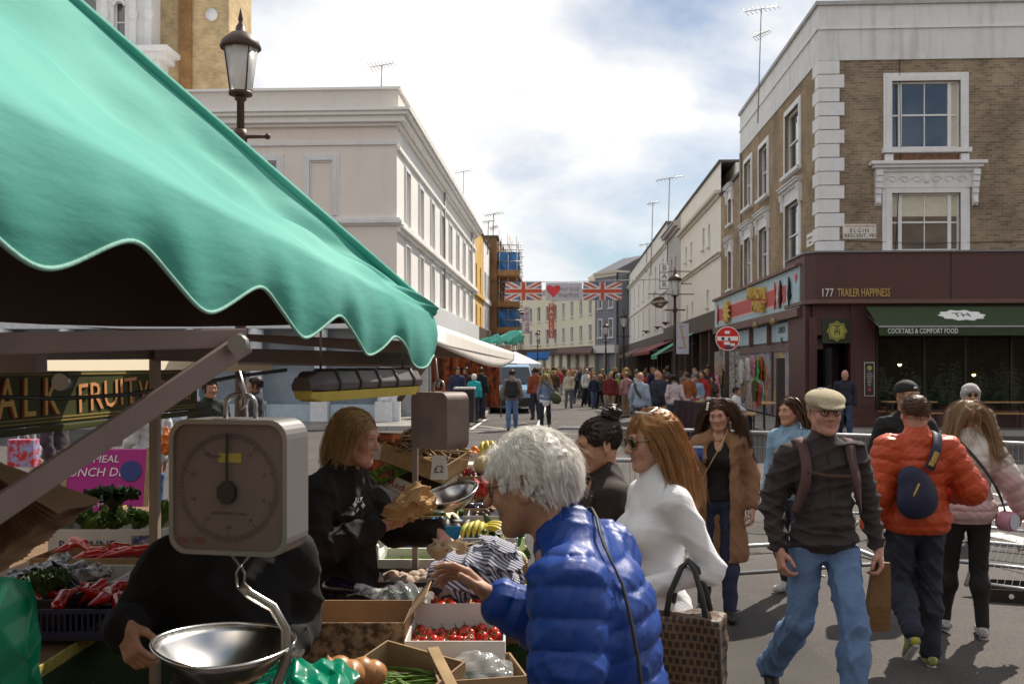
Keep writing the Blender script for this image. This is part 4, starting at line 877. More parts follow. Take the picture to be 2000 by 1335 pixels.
# ------------------------------------------------------------ people
SKIN = {}
def skin(tone):
 cols = {'fair': (.50,.29,.21), 'pink': (.48,.25,.19), 'tan': (.40,.22,.14), 'olive': (.36,.20,.125), 'brown': (.2,.11,.07)}
 return mat('skin_'+tone, cols[tone], .5, var=.2, vs=45, spec=.35, bump=.3, bs=220, subs=.12)
def lips_m(tone): c = {'fair': (.42,.14,.12), 'pink': (.40,.15,.13), 'tan': (.30,.11,.09), 'olive': (.28,.10,.08), 'brown': (.16,.06,.05)}[tone]; return mat('lips_'+tone, c, .4, var=.1)
eye_w = mat('eye_white', (.62,.58,.55), .15, var=0); eye_d = mat('eye_iris', (.045,.025,.015), .12, var=0)
def head_sdf(S, C, R, g='m', smile=0., jaw=1.0, scale=1.0, nose=1.0):
 """head with face; C centre, R rotation (face towards local -y)"""
 R = np.array(R)
 def T(p): return C+R@(np.array(p)*scale)
 def e(c, r, k=.02, op='u', Q=None): S.ell(T(c), np.array(r)*scale, R if Q is None else R@Q, k, op)
 def c_(a, b, ra, rb, k=.015, op='u'): S.cap(T(a), T(b), ra*scale, rb*scale, k, op)
 w = 1.0 if g == 'm' else .94
 e((0, .018, .035), (.074, .094, .082)); e((0, -.012, .0), (.066*w, .078, .085), .03)
 e((0, -.038, -.045), (.05*jaw*w, .05, .062), .03); c_((0, -.03, -.06), (0, -.066, -.096), .044*jaw*w, .02*jaw, .03)
 for sx in (-1, 1):
  c_((sx*.052*w, .0, -.04), (sx*.03*jaw*w, -.055, -.092), .02, .014, .03)
  e((sx*.036, -.064, -.022-.0*smile), (.024, .02, .024), .025)
 c_((-.034, -.079, .026), (.034, -.079, .026), .012, .012, .02)
 c_((0, -.082, .018), (0, -.103*nose-.004, -.026), .0075, .0125, .012)
 for sx in (-1, 1): e((sx*.0125, -.095, -.031), (.0085, .011, .008), .008)
 for sx in (-1, 1): e((sx*.031, -.099, .007), (.0165, .016, .0095), .012, 's')
 for sx in (-1, 1):
  e((sx*.031, -.0765, .006), (.0125, .0125, .0115), .004)          # lid bulge
  e((sx*.0125, -.106, -.036), (.003, .003, .003), .004, 's')
 up = .006*smile
 for sx in (-1, 1):
  c_((0, -.0915, -.0555), (sx*.022, -.080, -.058+up), .0062, .003, .006); c_((0, -.0905, -.0655), (sx*.02, -.079, -.0605+up), .0075, .003, .006)
 c_((-.019, -.0955, -.0605+up*.5), (.019, -.0955, -.0605+up*.5), .0022, .0022, .004, 's')
 e((0, -.078, -.098), (.02*jaw, .016, .016), .02)
 for sx in (-1, 1):
  Q = np.array(Matrix.Rotation(sx*.35, 3, 'Z') @ Matrix.Rotation(-.15, 3, 'X'))
  e((sx*.078, .014, -.004), (.0085, .021, .034), .006, 'u', Q); e((sx*.085, .011, .0), (.006, .011, .02), .006, 's', Q)
  e((sx*.075, .004, -.03), (.007, .009, .011), .006)
def hand_sdf(S, wr, f, n, side=1, curl=.5, spread=.1, scale=1.0, thumb=.5, curls=None):
 """wr wrist; f direction of fingers; n palm normal (fingers curl towards n); thumb on +l*side"""
 f = np.array(f, float); f /= np.linalg.norm(f); n = np.array(n, float); n -= f*(n@f); n /= np.linalg.norm(n); l = np.cross(f, n)*side; wr = np.array(wr, float)
 q = scale; S.cap(wr-f*.012*q, wr+f*.01*q, .026*q, .025*q, .02, flat=(n, .75))
 for t in (-.026, -.009, .009, .026): S.cap(wr+f*.012*q+l*t*.6*q, wr+f*.088*q+l*t*q, .0135*q, .0115*q, .012)
 for i, (t, L) in enumerate(((.028, .92), (.0095, 1.0), (-.0095, .94), (-.027, .76))):
  p = wr+f*.088*q+l*t*q; a = 0; cv = (curls[i] if curls else curl); d0 = f+l*(t/.028)*spread; d0 /= np.linalg.norm(d0)
  for j, sl in enumerate((.041, .026, .021)):
   a += cv*(1.0, 1.15, .8)[j]; d = d0*math.cos(a)+n*math.sin(a); e = p+d*sl*L*q; S.cap(p, e, (.0098, .0088, .008)[j]*q, (.0088, .008, .0066)[j]*q, .004); p = e
 p = wr+f*.02*q+l*.018*q+n*.004*q; d = f*.62+l*(.75-.4*thumb)+n*(.15+.5*thumb); d /= np.linalg.norm(d)
 e = p+d*.042*q; S.cap(p, e, .015*q, .0115*q, .014); d2 = d*.8+f*.5+n*.25*thumb-l*.25*thumb; d2 /= np.linalg.norm(d2); e2 = e+d2*.03*q; S.cap(e, e2, .0108*q, .0095*q, .006); d3 = d2*.8+f*.3; d3 /= np.linalg.norm(d3); S.cap(e2, e2+d3*.022*q, .0095*q, .0075*q, .004)
def skeleton(H=1.7, g='m', **ov):
 s = H/1.7; sh = .185 if g == 'm' else .165; hp = .085
 J = dict(pel=(0,0,.93), wai=(0,.0,1.07), che=(0,.005,1.26), nec=(0,.015,1.435), head=(0,-.02,1.592))
 for k, x in (('L', 1), ('R', -1)):
  J['sho'+k] = (x*sh*.96, .015, 1.362); J['elb'+k] = (x*(sh+.05), .04, 1.11); J['wri'+k] = (x*(sh+.055), -.04, .87)
  J['hip'+k] = (x*hp, .0, .90); J['kne'+k] = (x*(hp+.01), -.02, .49); J['ank'+k] = (x*(hp+.015), .03, .085); J['toe'+k] = (x*(hp+.035), -.14, .03)
 J = {k: np.array(v)*s for k, v in J.items()}
 for k, v in ov.items(): J[k] = np.array(v, float)
 J['s'] = s; J['g'] = g; return J
def torso(S, J, e=0., k=.05, quilt=None, bust=0, hip=1.0, lo=None, belly=0):
 s = J['s']; up = J['nec']-J['pel']; up = up/np.linalg.norm(up); sh = J['shoL']-J['shoR']; sx = sh/np.linalg.norm(sh); fy = np.cross(up, sx); fy /= np.linalg.norm(fy); sx = np.cross(fy, up)
 R = np.stack([sx, fy, up], 1); m = J['g'] == 'm'
 def q(o): return None if quilt is None else (quilt[0], quilt[1], o)
 cw = .150 if m else .132; w0 = np.linalg.norm(sh)/2
 S.ell(J['che'], ((cw*s+e), .098*s+e, .17*s), R, k, quilt=q((J['che']@up)/quilt[0] if quilt else 0)); S.ell(J['wai'], ((.135 if m else .112)*s+e, (.098 if m else .088)*s+e+belly*.5, .16*s), R, k, quilt=q((J['wai']@up)/quilt[0] if quilt else 0))
 S.ell(J['pel'], ((.150 if m else .155)*s*hip+e, .108*s*hip+e, .13*s), R, k, quilt=q((J['pel']@up)/quilt[0] if quilt else 0))
 S.cap(J['shoL']*.9+J['shoR']*.1, J['nec']-up*.02*s, .05*s+e*.8, .05*s+e*.6, k); S.cap(J['shoR']*.9+J['shoL']*.1, J['nec']-up*.02*s, .05*s+e*.8, .05*s+e*.6, k); S.cap(J['nec']-up*.03, J['che'], .075*s+e*.5, .1*s, k, flat=(fy, .8))
 if bust:
  for x in (-1, 1): S.ell(J['che']+sx*x*.062*s-fy*(.075*s+e*.6)-up*.03*s, (.058*s*bust,)*3, None, .04)
 if belly: S.ell(J['wai']-fy*(.05+belly), (.11*s, .07*s, .12*s), R, .06)
 return R
def arm(S, J, k, e=0., quilt=None, r=(.052, .043, .033), a0=0):
 s = J['s']; f = 1 if J['g'] == 'm' else .88; sh, el, wr = J['sho'+k], J['elb'+k], J['wri'+k]
 q1 = q2 = None
 if quilt: q1 = (quilt[0], quilt[1], 0.); q2 = (quilt[0], quilt[1], np.linalg.norm(el-sh)/quilt[0])
 S.cap(sh, el, r[0]*s*f+e, r[1]*s*f+e, .035, quilt=q1); S.cap(el, wr, r[1]*s*f+e, r[2]*s*f+e*.8, .02, quilt=q2)
def legs(S, J, e=0., r=(.085, .062, .058, .05), k=.03, only=None):
 s = J['s']
 for x in 'LR':
  if only and x not in only: continue
  S.cap(J['hip'+x], J['kne'+x], r[0]*s+e, r[1]*s+e, k); S.cap(J['kne'+x], J['ank'+x], r[1]*s+e, r[3]*s+e, .02)
  c = J['kne'+x]*.68+J['ank'+x]*.32; S.ell(c+np.array((0,.012,0)), (r[2]*s+e,)*3, None, .06)
def shoe(root, J, x, m, sole, vox=.008, boot=False, lace=True):
 s = J['s']; a, t = J['ank'+x], J['toe'+x]; d = t-a; d[2] = 0; L = np.linalg.norm(d); d = d/L
 pit = (t[2]-.03*s)-(a[2]-.085*s); fwd = t-a; base = a-np.array((0, 0, .06*s))
 tip = t.copy(); heel = base-d*.045*s
 v = tip-heel; v /= np.linalg.norm(v); side = np.cross(v, (0,0,1)); side /= np.linalg.norm(side); upv = np.cross(side, v)
 S = Sdf(); S.cap(heel+upv*.012*s, tip, .036*s, .034*s, .02, flat=(upv, .9)); S.cap(base+upv*.03*s, tip*.6+heel*.4+upv*.01, .036*s, .03*s, .03)
 S.cap(base+upv*.02*s, a+(J['kne'+x]-a)*(.25 if boot else .06), .042*s, .044*s if boot else .04*s, .02); bot = heel-upv*.03*s
 S.cut(bot, -upv); V, F = S.net(vox); o = link('shoe', np_mesh('shoe', V, F), m, root)
 S = Sdf(); S.cap(heel+upv*.006*s, tip+v*.004, .041*s, .038*s, .02); S.cut(bot-upv*.014*s, -upv); S.cut(bot+upv*.008*s, upv); V, F = S.net(min(vox, .013)); link('sole', np_mesh('sole', V, F), sole, o)
 return o
def strands(roots, nrm, flow, n, L, seg=8, w=.0016, grav=1.0, stiff=.55, coll=None, wave=0., seed=0, off=.004, clump=0, lift=.5, Lvar=.25, target=None, gd=0):
 """hair locks: start along the scalp, bend to flow and gravity, stay outside coll"""
 r = np.random.default_rng(seed); i = r.integers(0, len(roots), n); p = roots[i]+r.normal(size=(n, 3))*.003; d = nrm[i]*lift+flow[i]*1.0+r.normal(size=(n, 3))*.12
 d /= np.linalg.norm(d, axis=1, keepdims=True); ln = L*(1+r.uniform(-Lvar, Lvar, n)) if np.isscalar(L) else L[i]*(1+r.uniform(-Lvar, Lvar, n)); st = (ln/seg)[:, None]
 pts = [p]; ph = r.uniform(0, 6.28, n); ax = r.normal(size=(n, 3))
 for k in range(seg):
  d = d*.4+.6*(target-p)/(np.linalg.norm(target-p, axis=1, keepdims=True)+1e-6) if target is not None else d*stiff+(1-stiff)*(flow[i]*.35*(1-k/seg)+np.array((0, 0, -grav))*(min(1, (k+.2)/(seg*gd)) if gd else 1)); d /= np.linalg.norm(d, axis=1, keepdims=True)+1e-9
  p = p+d*st
  if wave: p = p+ax*(wave*np.sin(ph+k*1.3))[:, None]*st
  if coll is not None:
   D = coll.ev(p); h = .004
   G = np.stack([coll.ev(p+np.eye(3)[a]*h)-D for a in range(3)], 1); G /= np.linalg.norm(G, axis=1, keepdims=True)+1e-9
   pen = np.maximum(off-D, 0)[:, None]; p = p+G*pen
   if k: d = p-pts[-1]; d /= np.linalg.norm(d, axis=1, keepdims=True)+1e-9
  pts.append(p)
 P = np.stack(pts, 1)
 if clump:      # gather neighbouring locks towards a leader, more so at the tips
  m = max(3, n//clump); ld = r.integers(0, n, m); r0 = P[:, 0]; near = np.argmin(((r0[:, None]-r0[ld][None])**2).sum(2), 1); t = np.linspace(0, 1, seg+1)[None, :, None]**.8
  P = P*(1-.72*t)+(P[ld[near]]+(r0-r0[ld[near]])[:, None]*.45)*.72*t
 fy = r.random(n) < .07; P[fy] += (ax[fy]*r.uniform(.004, .02, (int(fy.sum()), 1)))[:, None]*(np.linspace(0, 1, seg+1)**2)[None, :, None]
 V = []; T = np.gradient(P, axis=1); T /= np.linalg.norm(T, axis=2, keepdims=True)+1e-9
 X = np.cross(T, ax[:, None, :]); X /= np.linalg.norm(X, axis=2, keepdims=True)+1e-9; Y = np.cross(T, X)
 tp = np.linspace(1, .25, seg+1)[None, :, None]*w*r.uniform(.7, 1.4, (n, 1, 1)); V = np.stack([P+X*tp*1.3, P-X*tp*1.3], 2)
 F = ((np.arange(n)*(seg+1)*2)[:, None, None]+(np.arange(seg)*2)[None, :, None]+np.array([[[0, 1, 3, 2]]])).reshape(-1, 4)
 return V.reshape(-1, 3), F
HAIRM = dict(white=((.86,.83,.78), .14), brown=((.075,.035,.018), .35), auburn=((.36,.18,.07), .5), dark=((.035,.02,.014), .35), blond=((.42,.28,.12), .45), ash=((.30,.2,.11), .45), grey=((.3,.29,.28), .3), ginger=((.24,.09,.03), .35))
def hair_m(c): q = HAIRM[c]; return mat('hair_'+c, q[0], .42, var=.15, vs=20, island=q[1], spec=.4)
def scalp(C, R, scale, hairline=.05, back=-.06, side=-.02, n=900, seed=3, r=(.081, .102, .089)):
 """points, normals on the scalp above the hairline, head space -> person space"""
 g = np.random.default_rng(seed); u = g.normal(size=(n*6, 3)); u /= np.linalg.norm(u, axis=1, keepdims=True); p = u*np.array(r)+np.array((0, .018, .035))
 y = p[:, 1]; lim = np.where(y < -.02, hairline, np.where(y < .03, side, back)); t = np.clip((y+.05)/.12, 0, 1)
 lim = hairline*(1-t)+back*t; lim = np.where((np.abs(p[:, 0]) > .05) & (y < .035) & (y > -.05), np.minimum(lim, side), lim)
 m = p[:, 2] > lim; p = p[m][:n]; u = u[m][:n]
 nn = u/np.array(r); nn /= np.linalg.norm(nn, axis=1, keepdims=True)
 return C+(p*scale)@R.T, nn@R.T, p
def finish_head(root, S, C, R, tone, scale, smile=0, vox=.0042, brow='dark', body=None, eyes=True, extra=None):
 """meshes the skin, tints the lips, adds eyes and brows"""
 V, F = S.net(vox); nets = [(V, F)]+(extra or []); V, F = join_nets(nets)
 fc = (V[F].mean(1)-C)@R/scale
 lip = (np.abs(fc[:, 0]) < .024) & (np.abs(fc[:, 2]+.0605-.004*smile*(np.abs(fc[:, 0])/.02)) < .0085*(1-np.abs(fc[:, 0])/.034)) & (fc[:, 1] < -.078)
 o = link('body', np_mesh('body', V, F, lip.astype(np.int32)), [skin(tone), lips_m(tone)], root)
 if eyes:
  for sx in (-1, 1):
   c = C+R@(np.array((sx*.031, -.0795, .0045))*scale); q = MB(); q.ball((0,0,0), (.0105*scale, .0112*scale, .0058*scale), 12, 8); e = q.build('eye', eye_w, root); e.location = c; e.rotation_euler = Matrix(R.tolist()).to_euler()
   q = MB(); q.ball((0, -.0075*scale, -.0005), (.0052*scale, .0045*scale, .0048*scale), 10, 6); q.build('iris', eye_d, e)
   q = MB(); pts = [R@(np.array((sx*(.017+.029*t), -.0915-.004*math.sin(PI*t)+.012*t*t, .026+.006*math.sin(PI*t*.8)-.004*t))*scale)+C for t in [i/6 for i in range(7)]]
   q.tube(pts, [.0018, .0034, .0038, .0036, .003, .0022, .0012], 6); q.build('eyebrow', hair_m(brow), root)
   q = MB(); pts = [R@(np.array((sx*(.02+.023*t), -.0895-.0035*math.sin(PI*t)+.004*t, .0085+.0035*math.sin(PI*t)))*scale)+C for t in [i/6 for i in range(7)]]
   q.tube(pts, [.0008, .0014, .0017, .0017, .0016, .0014, .0008], 5); q.build('eyelashes', mat('lash', (.03,.018,.014), .5, var=0), root)
 return o
def cloth(root, name, S, m, vox, disp=None, mi=None):
 S.disp = disp; V, F = S.net(vox); return link(name, np_mesh(name, V, F, mi), m, root)
def coll_head(C, R, sc):
 K = Sdf(); K.ell(C+R@(np.array((0, .018, .035))*sc), np.array((.080, .10, .088))*sc, R, .02); K.ell(C+R@(np.array((0, -.012, -.02))*sc), np.array((.07, .08, .09))*sc, R, .02); return K
def gpos(px, d): p = W(px, 714, d); return Vector((p.x, p.y, 0))
def person(label, loc, rz, H=1.7, g='m', tone='fair', hd=(0,0,0), pose={}, top=None, trou=None, shoes=None, hands=None, smile=0., brow='dark', jaw=1.0, hv=.0045, bv=.012, group=None, eyes=True, hs=None, nose=1.0, name='person'):
 """one figure: body (skin), top, trousers, shoes; hair and accessories are added by the caller"""
 root = thing(name, label, 'person', loc, rz, group); J = skeleton(H, g, **pose); s = J['s']
 C = J['head']; R = rotm(*hd); sc = hs or (1.03 if g == 'm' else .97)*s**.5
 S = Sdf(); head_sdf(S, C, R, g, smile, jaw, sc, nose)
 nr = (.054 if g == 'm' else .045)*s; S.cap(J['nec']-np.array((0,0,.05)), C+R@np.array((0, .03, -.05))*sc, nr*1.08, nr, .03)
 S.ell(J['nec']-np.array((0,.0,.04)), (.12*s, .075*s, .06*s), None, .05)
 extra = []
 K = Sdf(); torso(K, J, -.012); legs(K, J, -.012)
 for x in 'LR': arm(K, J, x, -.012)
 extra.append(K.net(.024))
 for x, h in (hands or {}).items():
  K = Sdf(); h = dict(h); f = h.pop('f', None); f = f if f is not None else J['wri'+x]-J['elb'+x]; fa = J['wri'+x]-J['elb'+x]; fa = fa/np.linalg.norm(fa)
  K.cap(J['wri'+x]-fa*.09, J['wri'+x], .034*s, .028*s, .02); hand_sdf(K, J['wri'+x]+fa*.01, f, h.pop('n'), h.pop('side', 1), scale=h.pop('scale', (1.06 if g == 'm' else .94)*s), **h); extra.append(K.net(max(hv, .0045) if hv < .006 else .007))
 finish_head(root, S, C, R, tone, sc, smile, hv, brow, eyes=eyes, extra=extra)
 P = dict(root=root, J=J, C=C, R=R, sc=sc, s=s, g=g)
 if top:
  t = dict(ease=.012, quilt=None, hem=.86, collar=.03, colr=.06, wr=.006, seed=1, bust=0, belly=0, m=None, cuff=.02, name='top', vneck=0, sl=1.0, freq=34, hip=1.1, tail=None); t.update(top)
  S = Sdf(); R2 = torso(S, J, t['ease'], quilt=t['quilt'], bust=t['bust'], hip=t['hip'], belly=t['belly'])
  J2 = dict(J)
  for x in 'LR':
   fa = J['wri'+x]-J['elb'+x]; Lf = np.linalg.norm(fa); J2['wri'+x] = J['elb'+x]+fa/Lf*(Lf*t['sl']-t['cuff']); arm(S, J2, x, t['ease'], t['quilt'])
  upn = C-J['nec']; upn = upn/np.linalg.norm(upn); S.cap(J['nec']-np.array((0,0,.04)), J['nec']+upn*t['collar'], t['colr']*s+.01, t['colr']*s, .03)
  c0 = J['nec']+upn*(t['collar']+.1)+np.array((0,-.05,0))*t.get('dip', .5); S.cap(c0, c0+upn*.15, .088, .12, .006, 's')
  if t['vneck']: S.ell(J['nec']+np.array((0,-.13,-.03)), (.05, .09, t['vneck']), None, .01, 's')
  if t['tail']: S.cap(J['wai'], J['pel']-np.array((0,0,t['tail'])), .13*s+t['ease'], t.get('tailr', .19)*s, .06, flat=((0,1,0), .68))
  pel = J['pel']; S.cut(np.array((0, 0, t['hem']*s)), (0, 0, -1)) if t.get('hemn') is None else S.cut(np.array(t['hemo']), t['hemn'])
  P['top'] = cloth(root, t['name'], S, t['m'], t.get('vox', bv), wrinkle(t['wr'], t['seed'], t['freq']) if t['wr'] else None); P['topS'] = S
 if trou:
  t = dict(ease=.006, wr=.0035, seed=2, m=None, r=(.088, .066, .062, .056), waist=1.0, name='trousers', short=0); t.update(trou)
  S = Sdf(); legs(S, J, t['ease'], t['r']); R_ = np.eye(3); S.ell(J['pel'], ((.138 if g == 'm' else .142)*s+t['ease'], .100*s+t['ease'], .14*s), R_, .04); S.cut((0, 0, min(J['pel'][2]+.1*s, ((top or {}).get('hem', .86)+.03)*s)), (0, 0, 1))
  P['trou'] = cloth(root, t['name'], S, t['m'], t.get('vox', bv), wrinkle(t['wr'], t['seed'], 34, (1, 1, 1.5)))
 if shoes:
  for x in 'LR': shoe(root, J, x, shoes[0], shoes[1], vox=.008 if bv < .014 else .019, boot=len(shoes) > 2 and shoes[2])
 return P
def pcap(P, name, m, z0=.05, ext=.0, style='flat'):
 """soft flat cap or baseball cap pulled over the head"""
 C, R, sc = P['C'], P['R'], P['sc']; T = lambda p: C+R@(np.array(p)*sc); S = Sdf()
 if style == 'flat':
  S.ell(T((0, .012, .062)), np.array((.094, .122, .055))*sc, R@rotm(0, .16, 0), .02); S.ell(T((0, -.05, .068)), np.array((.083, .075, .034))*sc, R@rotm(0, .3, 0), .04); S.ell(T((0, -.115, .038)), np.array((.066, .042, .011))*sc, R@rotm(0, .35, 0), .02)
  S.ell(T((0, .015, .0)), np.array((.08, .1, .042))*sc, R, .01, 's'); S.cut(T((0, 0, .024)), R@np.array((0, .12, -1)))
 elif style == 'beanie':
  S.ell(T((0, .018, .05)), np.array((.097, .117, .092))*sc, R, .02); S.cap(T((-.06, -.07, .04)), T((.06, -.07, .04)), .03*sc, None, .03); S.cut(T((0, 0, .028)), R@np.array((0, .0, -1)))
  S.cap(T((.085,.02,.02)), T((.07,.0,-.09)), .025*sc, .02*sc, .02); S.cap(T((-.085,.02,.02)), T((-.07,.0,-.09)), .025*sc, .02*sc, .02); S.cuts = []
  S.ell(T((0, -.09, -.03)), np.array((.062, .07, .075))*sc, R, .01, 's')
 else:
  S.ell(T((0, .018, .05)), np.array((.086, .107, .082))*sc, R, .02); S.cut(T((0, 0, .036)), R@np.array((0, -.1, -1)))
 V, F = S.net(.0045); return link(name, np_mesh(name, V, F), m, P['root'])
def hairdo(P, color, n, L, hairline=.052, back=-.06, side=-.015, flow='down', seed=5, cap=.006, **kw):
 """undercoat plus many locks of hair"""
 C, R, sc = P['C'], P['R'], P['sc']; m = hair_m(color)
 rt, nn, p = scalp(C, R, sc, hairline, back, side, 1500, seed)
 S = Sdf(); S.ell(C+R@(np.array((0, .02, .037))*sc), np.array((.076+cap, .096+cap, .084+cap))*sc, R, .01)
 S.ell(C+R@(np.array((0, -.085, -.03))*sc), np.array((.085, .075, .03+hairline))*sc, R, .01, 's'); S.ell(C+R@(np.array((0, -.03, -.07))*sc), np.array((.1, .06, .06))*sc, R, .01, 's'); S.cut(C+R@(np.array((0,0,back))*sc), R@np.array((0,0,-1)))
 for sx in (-1, 1): S.ell(C+R@(np.array((sx*.085, .012, -.01))*sc), np.array((.03, .028, .038))*sc, R, .01, 's')
 S.disp = wrinkle(.005, 4, 130); V, F = S.net(.0075 if n > 900 else .011); undr = link('hair', np_mesh('hair', V, F), m, P['root'])
 pz = p
 if flow == 'down': fl = np.stack([pz[:, 0]*4, pz[:, 1]*4+.1, -np.ones(len(pz))*.6], 1)
 elif flow == 'back': fl = np.stack([pz[:, 0]*2, np.ones(len(pz)), -.25*np.ones(len(pz))], 1)
 elif flow == 'part': fl = np.stack([np.sign(pz[:, 0])*1.0, .35*np.ones(len(pz)), -.5*np.ones(len(pz))], 1)
 elif flow == 'fringe':
  fr = (pz[:, 1] < -.03) & (np.abs(pz[:, 0]) < .05); fl = np.stack([pz[:, 0]*np.where(fr, 6, 3), np.where(fr, -1., .9), np.where(fr, -.5, -.35)], 1)
 elif flow == 'tousle': fl = np.stack([pz[:, 0]*3, .9-4*pz[:, 1], -.35-5*np.maximum(pz[:, 1], 0)], 1)+.55*np.stack([np.sin(60*pz[:, 1]+40*pz[:, 2]), np.sin(55*pz[:, 0]+30*pz[:, 2]), np.sin(50*pz[:, 0]-45*pz[:, 1])], 1)
 elif flow == 'bun': tgt = np.array((0, .075, .12)); fl = tgt-pz; 
 fl = fl/np.linalg.norm(fl, axis=1, keepdims=True); fl = fl-(fl*(nn@R)).sum(1, keepdims=True)*(nn@R)*.8; fl = fl@R.T
 K = coll_head(C, R, sc)
 if flow == 'part': kw.setdefault('gd', .3); fl = fl+np.where((pz[:, 1] < .0)[:, None], np.array((0, .45, 0))[None]@R.T, 0)
 for q in kw.pop('coll', []): K.p.append(q)
 Lr = L(pz) if callable(L) else L
 if flow == 'bun': kw['target'] = C+R@(np.array((0, .078, .118))*sc); Lr = np.linalg.norm(np.array((0, .075, .12))-pz, axis=1)*.97*sc
 V, F = strands(rt, nn, fl, n, Lr, coll=K, seed=seed, **kw); o = link('strands', np_mesh('strands', V, F), m, undr); tag(o, kind='stuff'); return undr
def specs(P, lens, fr, temple=True, r=.021, z=.004, heart=False):
 C, R, sc = P['C'], P['R'], P['sc']; T = lambda p: Vector(C+R@(np.array(p)*sc)); q = MB()
 for sx in (-1, 1):
  pts = [T((sx*.032+r*math.cos(a), -.098+.01*abs(math.cos(a))*(1 if sx*math.cos(a) > 0 else .2), z+r*.86*math.sin(a))) for a in [2*PI*i/14 for i in range(15)]]
  q.tube(pts, .0022 if not heart else .004, 6)
  if temple: q.tube([T((sx*.052, -.092, z+.006)), T((sx*.078, -.04, z+.008)), T((sx*.081, .012, z+.008)), T((sx*.08, .03, z-.012))], .0022 if not heart else .0034, 6)
 q.tube([T((-.011, -.101, z+.006)), T((0, -.104, z+.009)), T((.011, -.101, z+.006))], .0022, 6)
 o = q.build('glasses', fr, P['root'])
 for sx in (-1, 1):
  l = MB(); l.add([T((sx*.032, -.101, z))]+[T((sx*.032+r*math.cos(a), -.098+.01*abs(math.cos(a))*(1 if sx*math.cos(a) > 0 else .2), z+r*.86*math.sin(a))) for a in [2*PI*i/14 for i in range(14)]], [(0, i+1, (i+1) % 14+1) for i in range(14)], True); l.build('lens', lens, o)
 return o
def strap(P, pts, w, m, name='strap', th=.004, coll=None):
 """flat band along points, pushed out of the clothes"""
 K = coll or P.get('topS'); pts = np.array(pts, float); n = 24; t = np.linspace(0, len(pts)-1, n); Q = np.stack([np.interp(t, np.arange(len(pts)), pts[:, a]) for a in range(3)], 1)
 for it in range(12):
  Q[1:-1] = (Q[:-2]+Q[2:]+2*Q[1:-1])/4 if it < 5 else Q[1:-1]
  if K is not None:
   D = K.ev(Q); G = np.stack([K.ev(Q+np.eye(3)[a]*.004)-D for a in range(3)], 1); G /= np.linalg.norm(G, axis=1, keepdims=True)+1e-9; Q = Q+G*np.maximum(.008-D, 0)[:, None]
 D = K.ev(Q) if K is not None else None
 q = MB(); G = np.stack([K.ev(Q+np.eye(3)[a]*.01)-D for a in range(3)], 1) if K is not None else np.tile((0., -1, 0), (n, 1)); vs = []
 for i in range(n):
  tg = Vector(Q[min(i+1, n-1)]-Q[max(i-1, 0)]).normalized(); nn = Vector(G[i]).normalized(); sd_ = tg.cross(nn).normalized()*w/2; c = Vector(Q[i])
  vs += [c-sd_, c+sd_, c+sd_+nn*th, c-sd_+nn*th]
 fs = [(i*4+a, i*4+(a+1) % 4, i*4+4+(a+1) % 4, i*4+4+a) for i in range(n-1) for a in range(4)]; q.add(vs, fs, True); return q.build(name, m, P['root'])
# ------------------------------------------------------------ people near the camera
def denim(name, c): return mat(name, c, .85, var=.25, vs=9, bump=.7, bs=17)
A_ = np.array
clear_lens = mat('clear_lens', (.9,.9,.9), .02, trans=.97, var=0, ior=1.05); dark_lens = mat('dark_lens', (.015,.012,.01), .08, var=0, spec=.8)
thin_fr = mat('thin_frame', (.05,.04,.04), .4); black_shoe = mat('black_leather', (.02,.018,.017), .5); black_sole = mat('black_sole', (.02,.02,.02), .8); white_sole = mat('white_sole', (.6,.6,.58), .6)
# man in flat cap walking towards the camera
P7 = person('man in beige flat cap, charcoal pullover and pale jeans walking forward', gpos(1608, 5.45), rad(2), 1.76, 'm', 'pink', hd=(rad(3), rad(2), 0), jaw=1.1, nose=1.05, brow='grey',
 pose=dict(kneL=(.10,-.2,.52), ankL=(.085,-.27,.10), toeL=(.10,-.44,.045), kneR=(-.13,.0,.5), ankR=(-.20,.36,.15), toeR=(-.22,.21,.035), elbL=(.265,.06,1.14), wriL=(.29,-.01,.91), elbR=(-.265,.05,1.14), wriR=(-.25,-.03,.91)),
 top=dict(m=mat('charcoal_fleece', (.045,.036,.037), .95, var=.12, vs=60, bump=.6, bs=20), ease=.015, hem=.86, collar=.05, colr=.06, wr=.010, seed=4, belly=.01, freq=30, vox=.009, name='pullover'),
 trou=dict(m=denim('pale_denim', (.12,.205,.37)), r=(.089,.068,.063,.062), wr=.010, vox=.009, name='jeans'), shoes=(black_shoe, black_sole),
 hands=dict(L=dict(n=(-1,.2,-.1), side=-1, curl=.75, thumb=.7), R=dict(n=(1,.2,-.1), side=1, curl=.6, thumb=.5)), hv=.0049)
pcap(P7, 'flat_cap', mat('beige_tweed', (.42,.36,.24), .95, var=.18, vs=70, bump=.4, bs=300))
hairdo(P7, 'grey', 500, .02, hairline=.06, back=-.05, side=-.02, w=.001, lift=.2)
specs(P7, clear_lens, thin_fr, r=.019)
webm = mat('maroon_webbing', (.09,.045,.045), .8, bump=.3, bs=300)
for x in (-1, 1): strap(P7, [(x*.12, .12, 1.38), (x*.125, .0, 1.47), (x*.12, -.12, 1.38), (x*.135, -.14, 1.26), (x*.17, -.08, 1.12)], .055, webm, 'rucksack_strap', .012)
strap(P7, [(-.125, -.14, 1.335), (-.04, -.15, 1.315), (.04, -.15, 1.31), (.125, -.14, 1.31)], .02, mat('brown_webbing', (.07,.04,.03), .8), 'chest_strap', .006)
jk = lambda nm, pts, r: (lambda q: q.build(nm, mat('jean_seam', (.05,.09,.18), .8), P7['root']))((lambda q: q.tube(pts, r, 5))(MB()))
KJ = P7['topS']
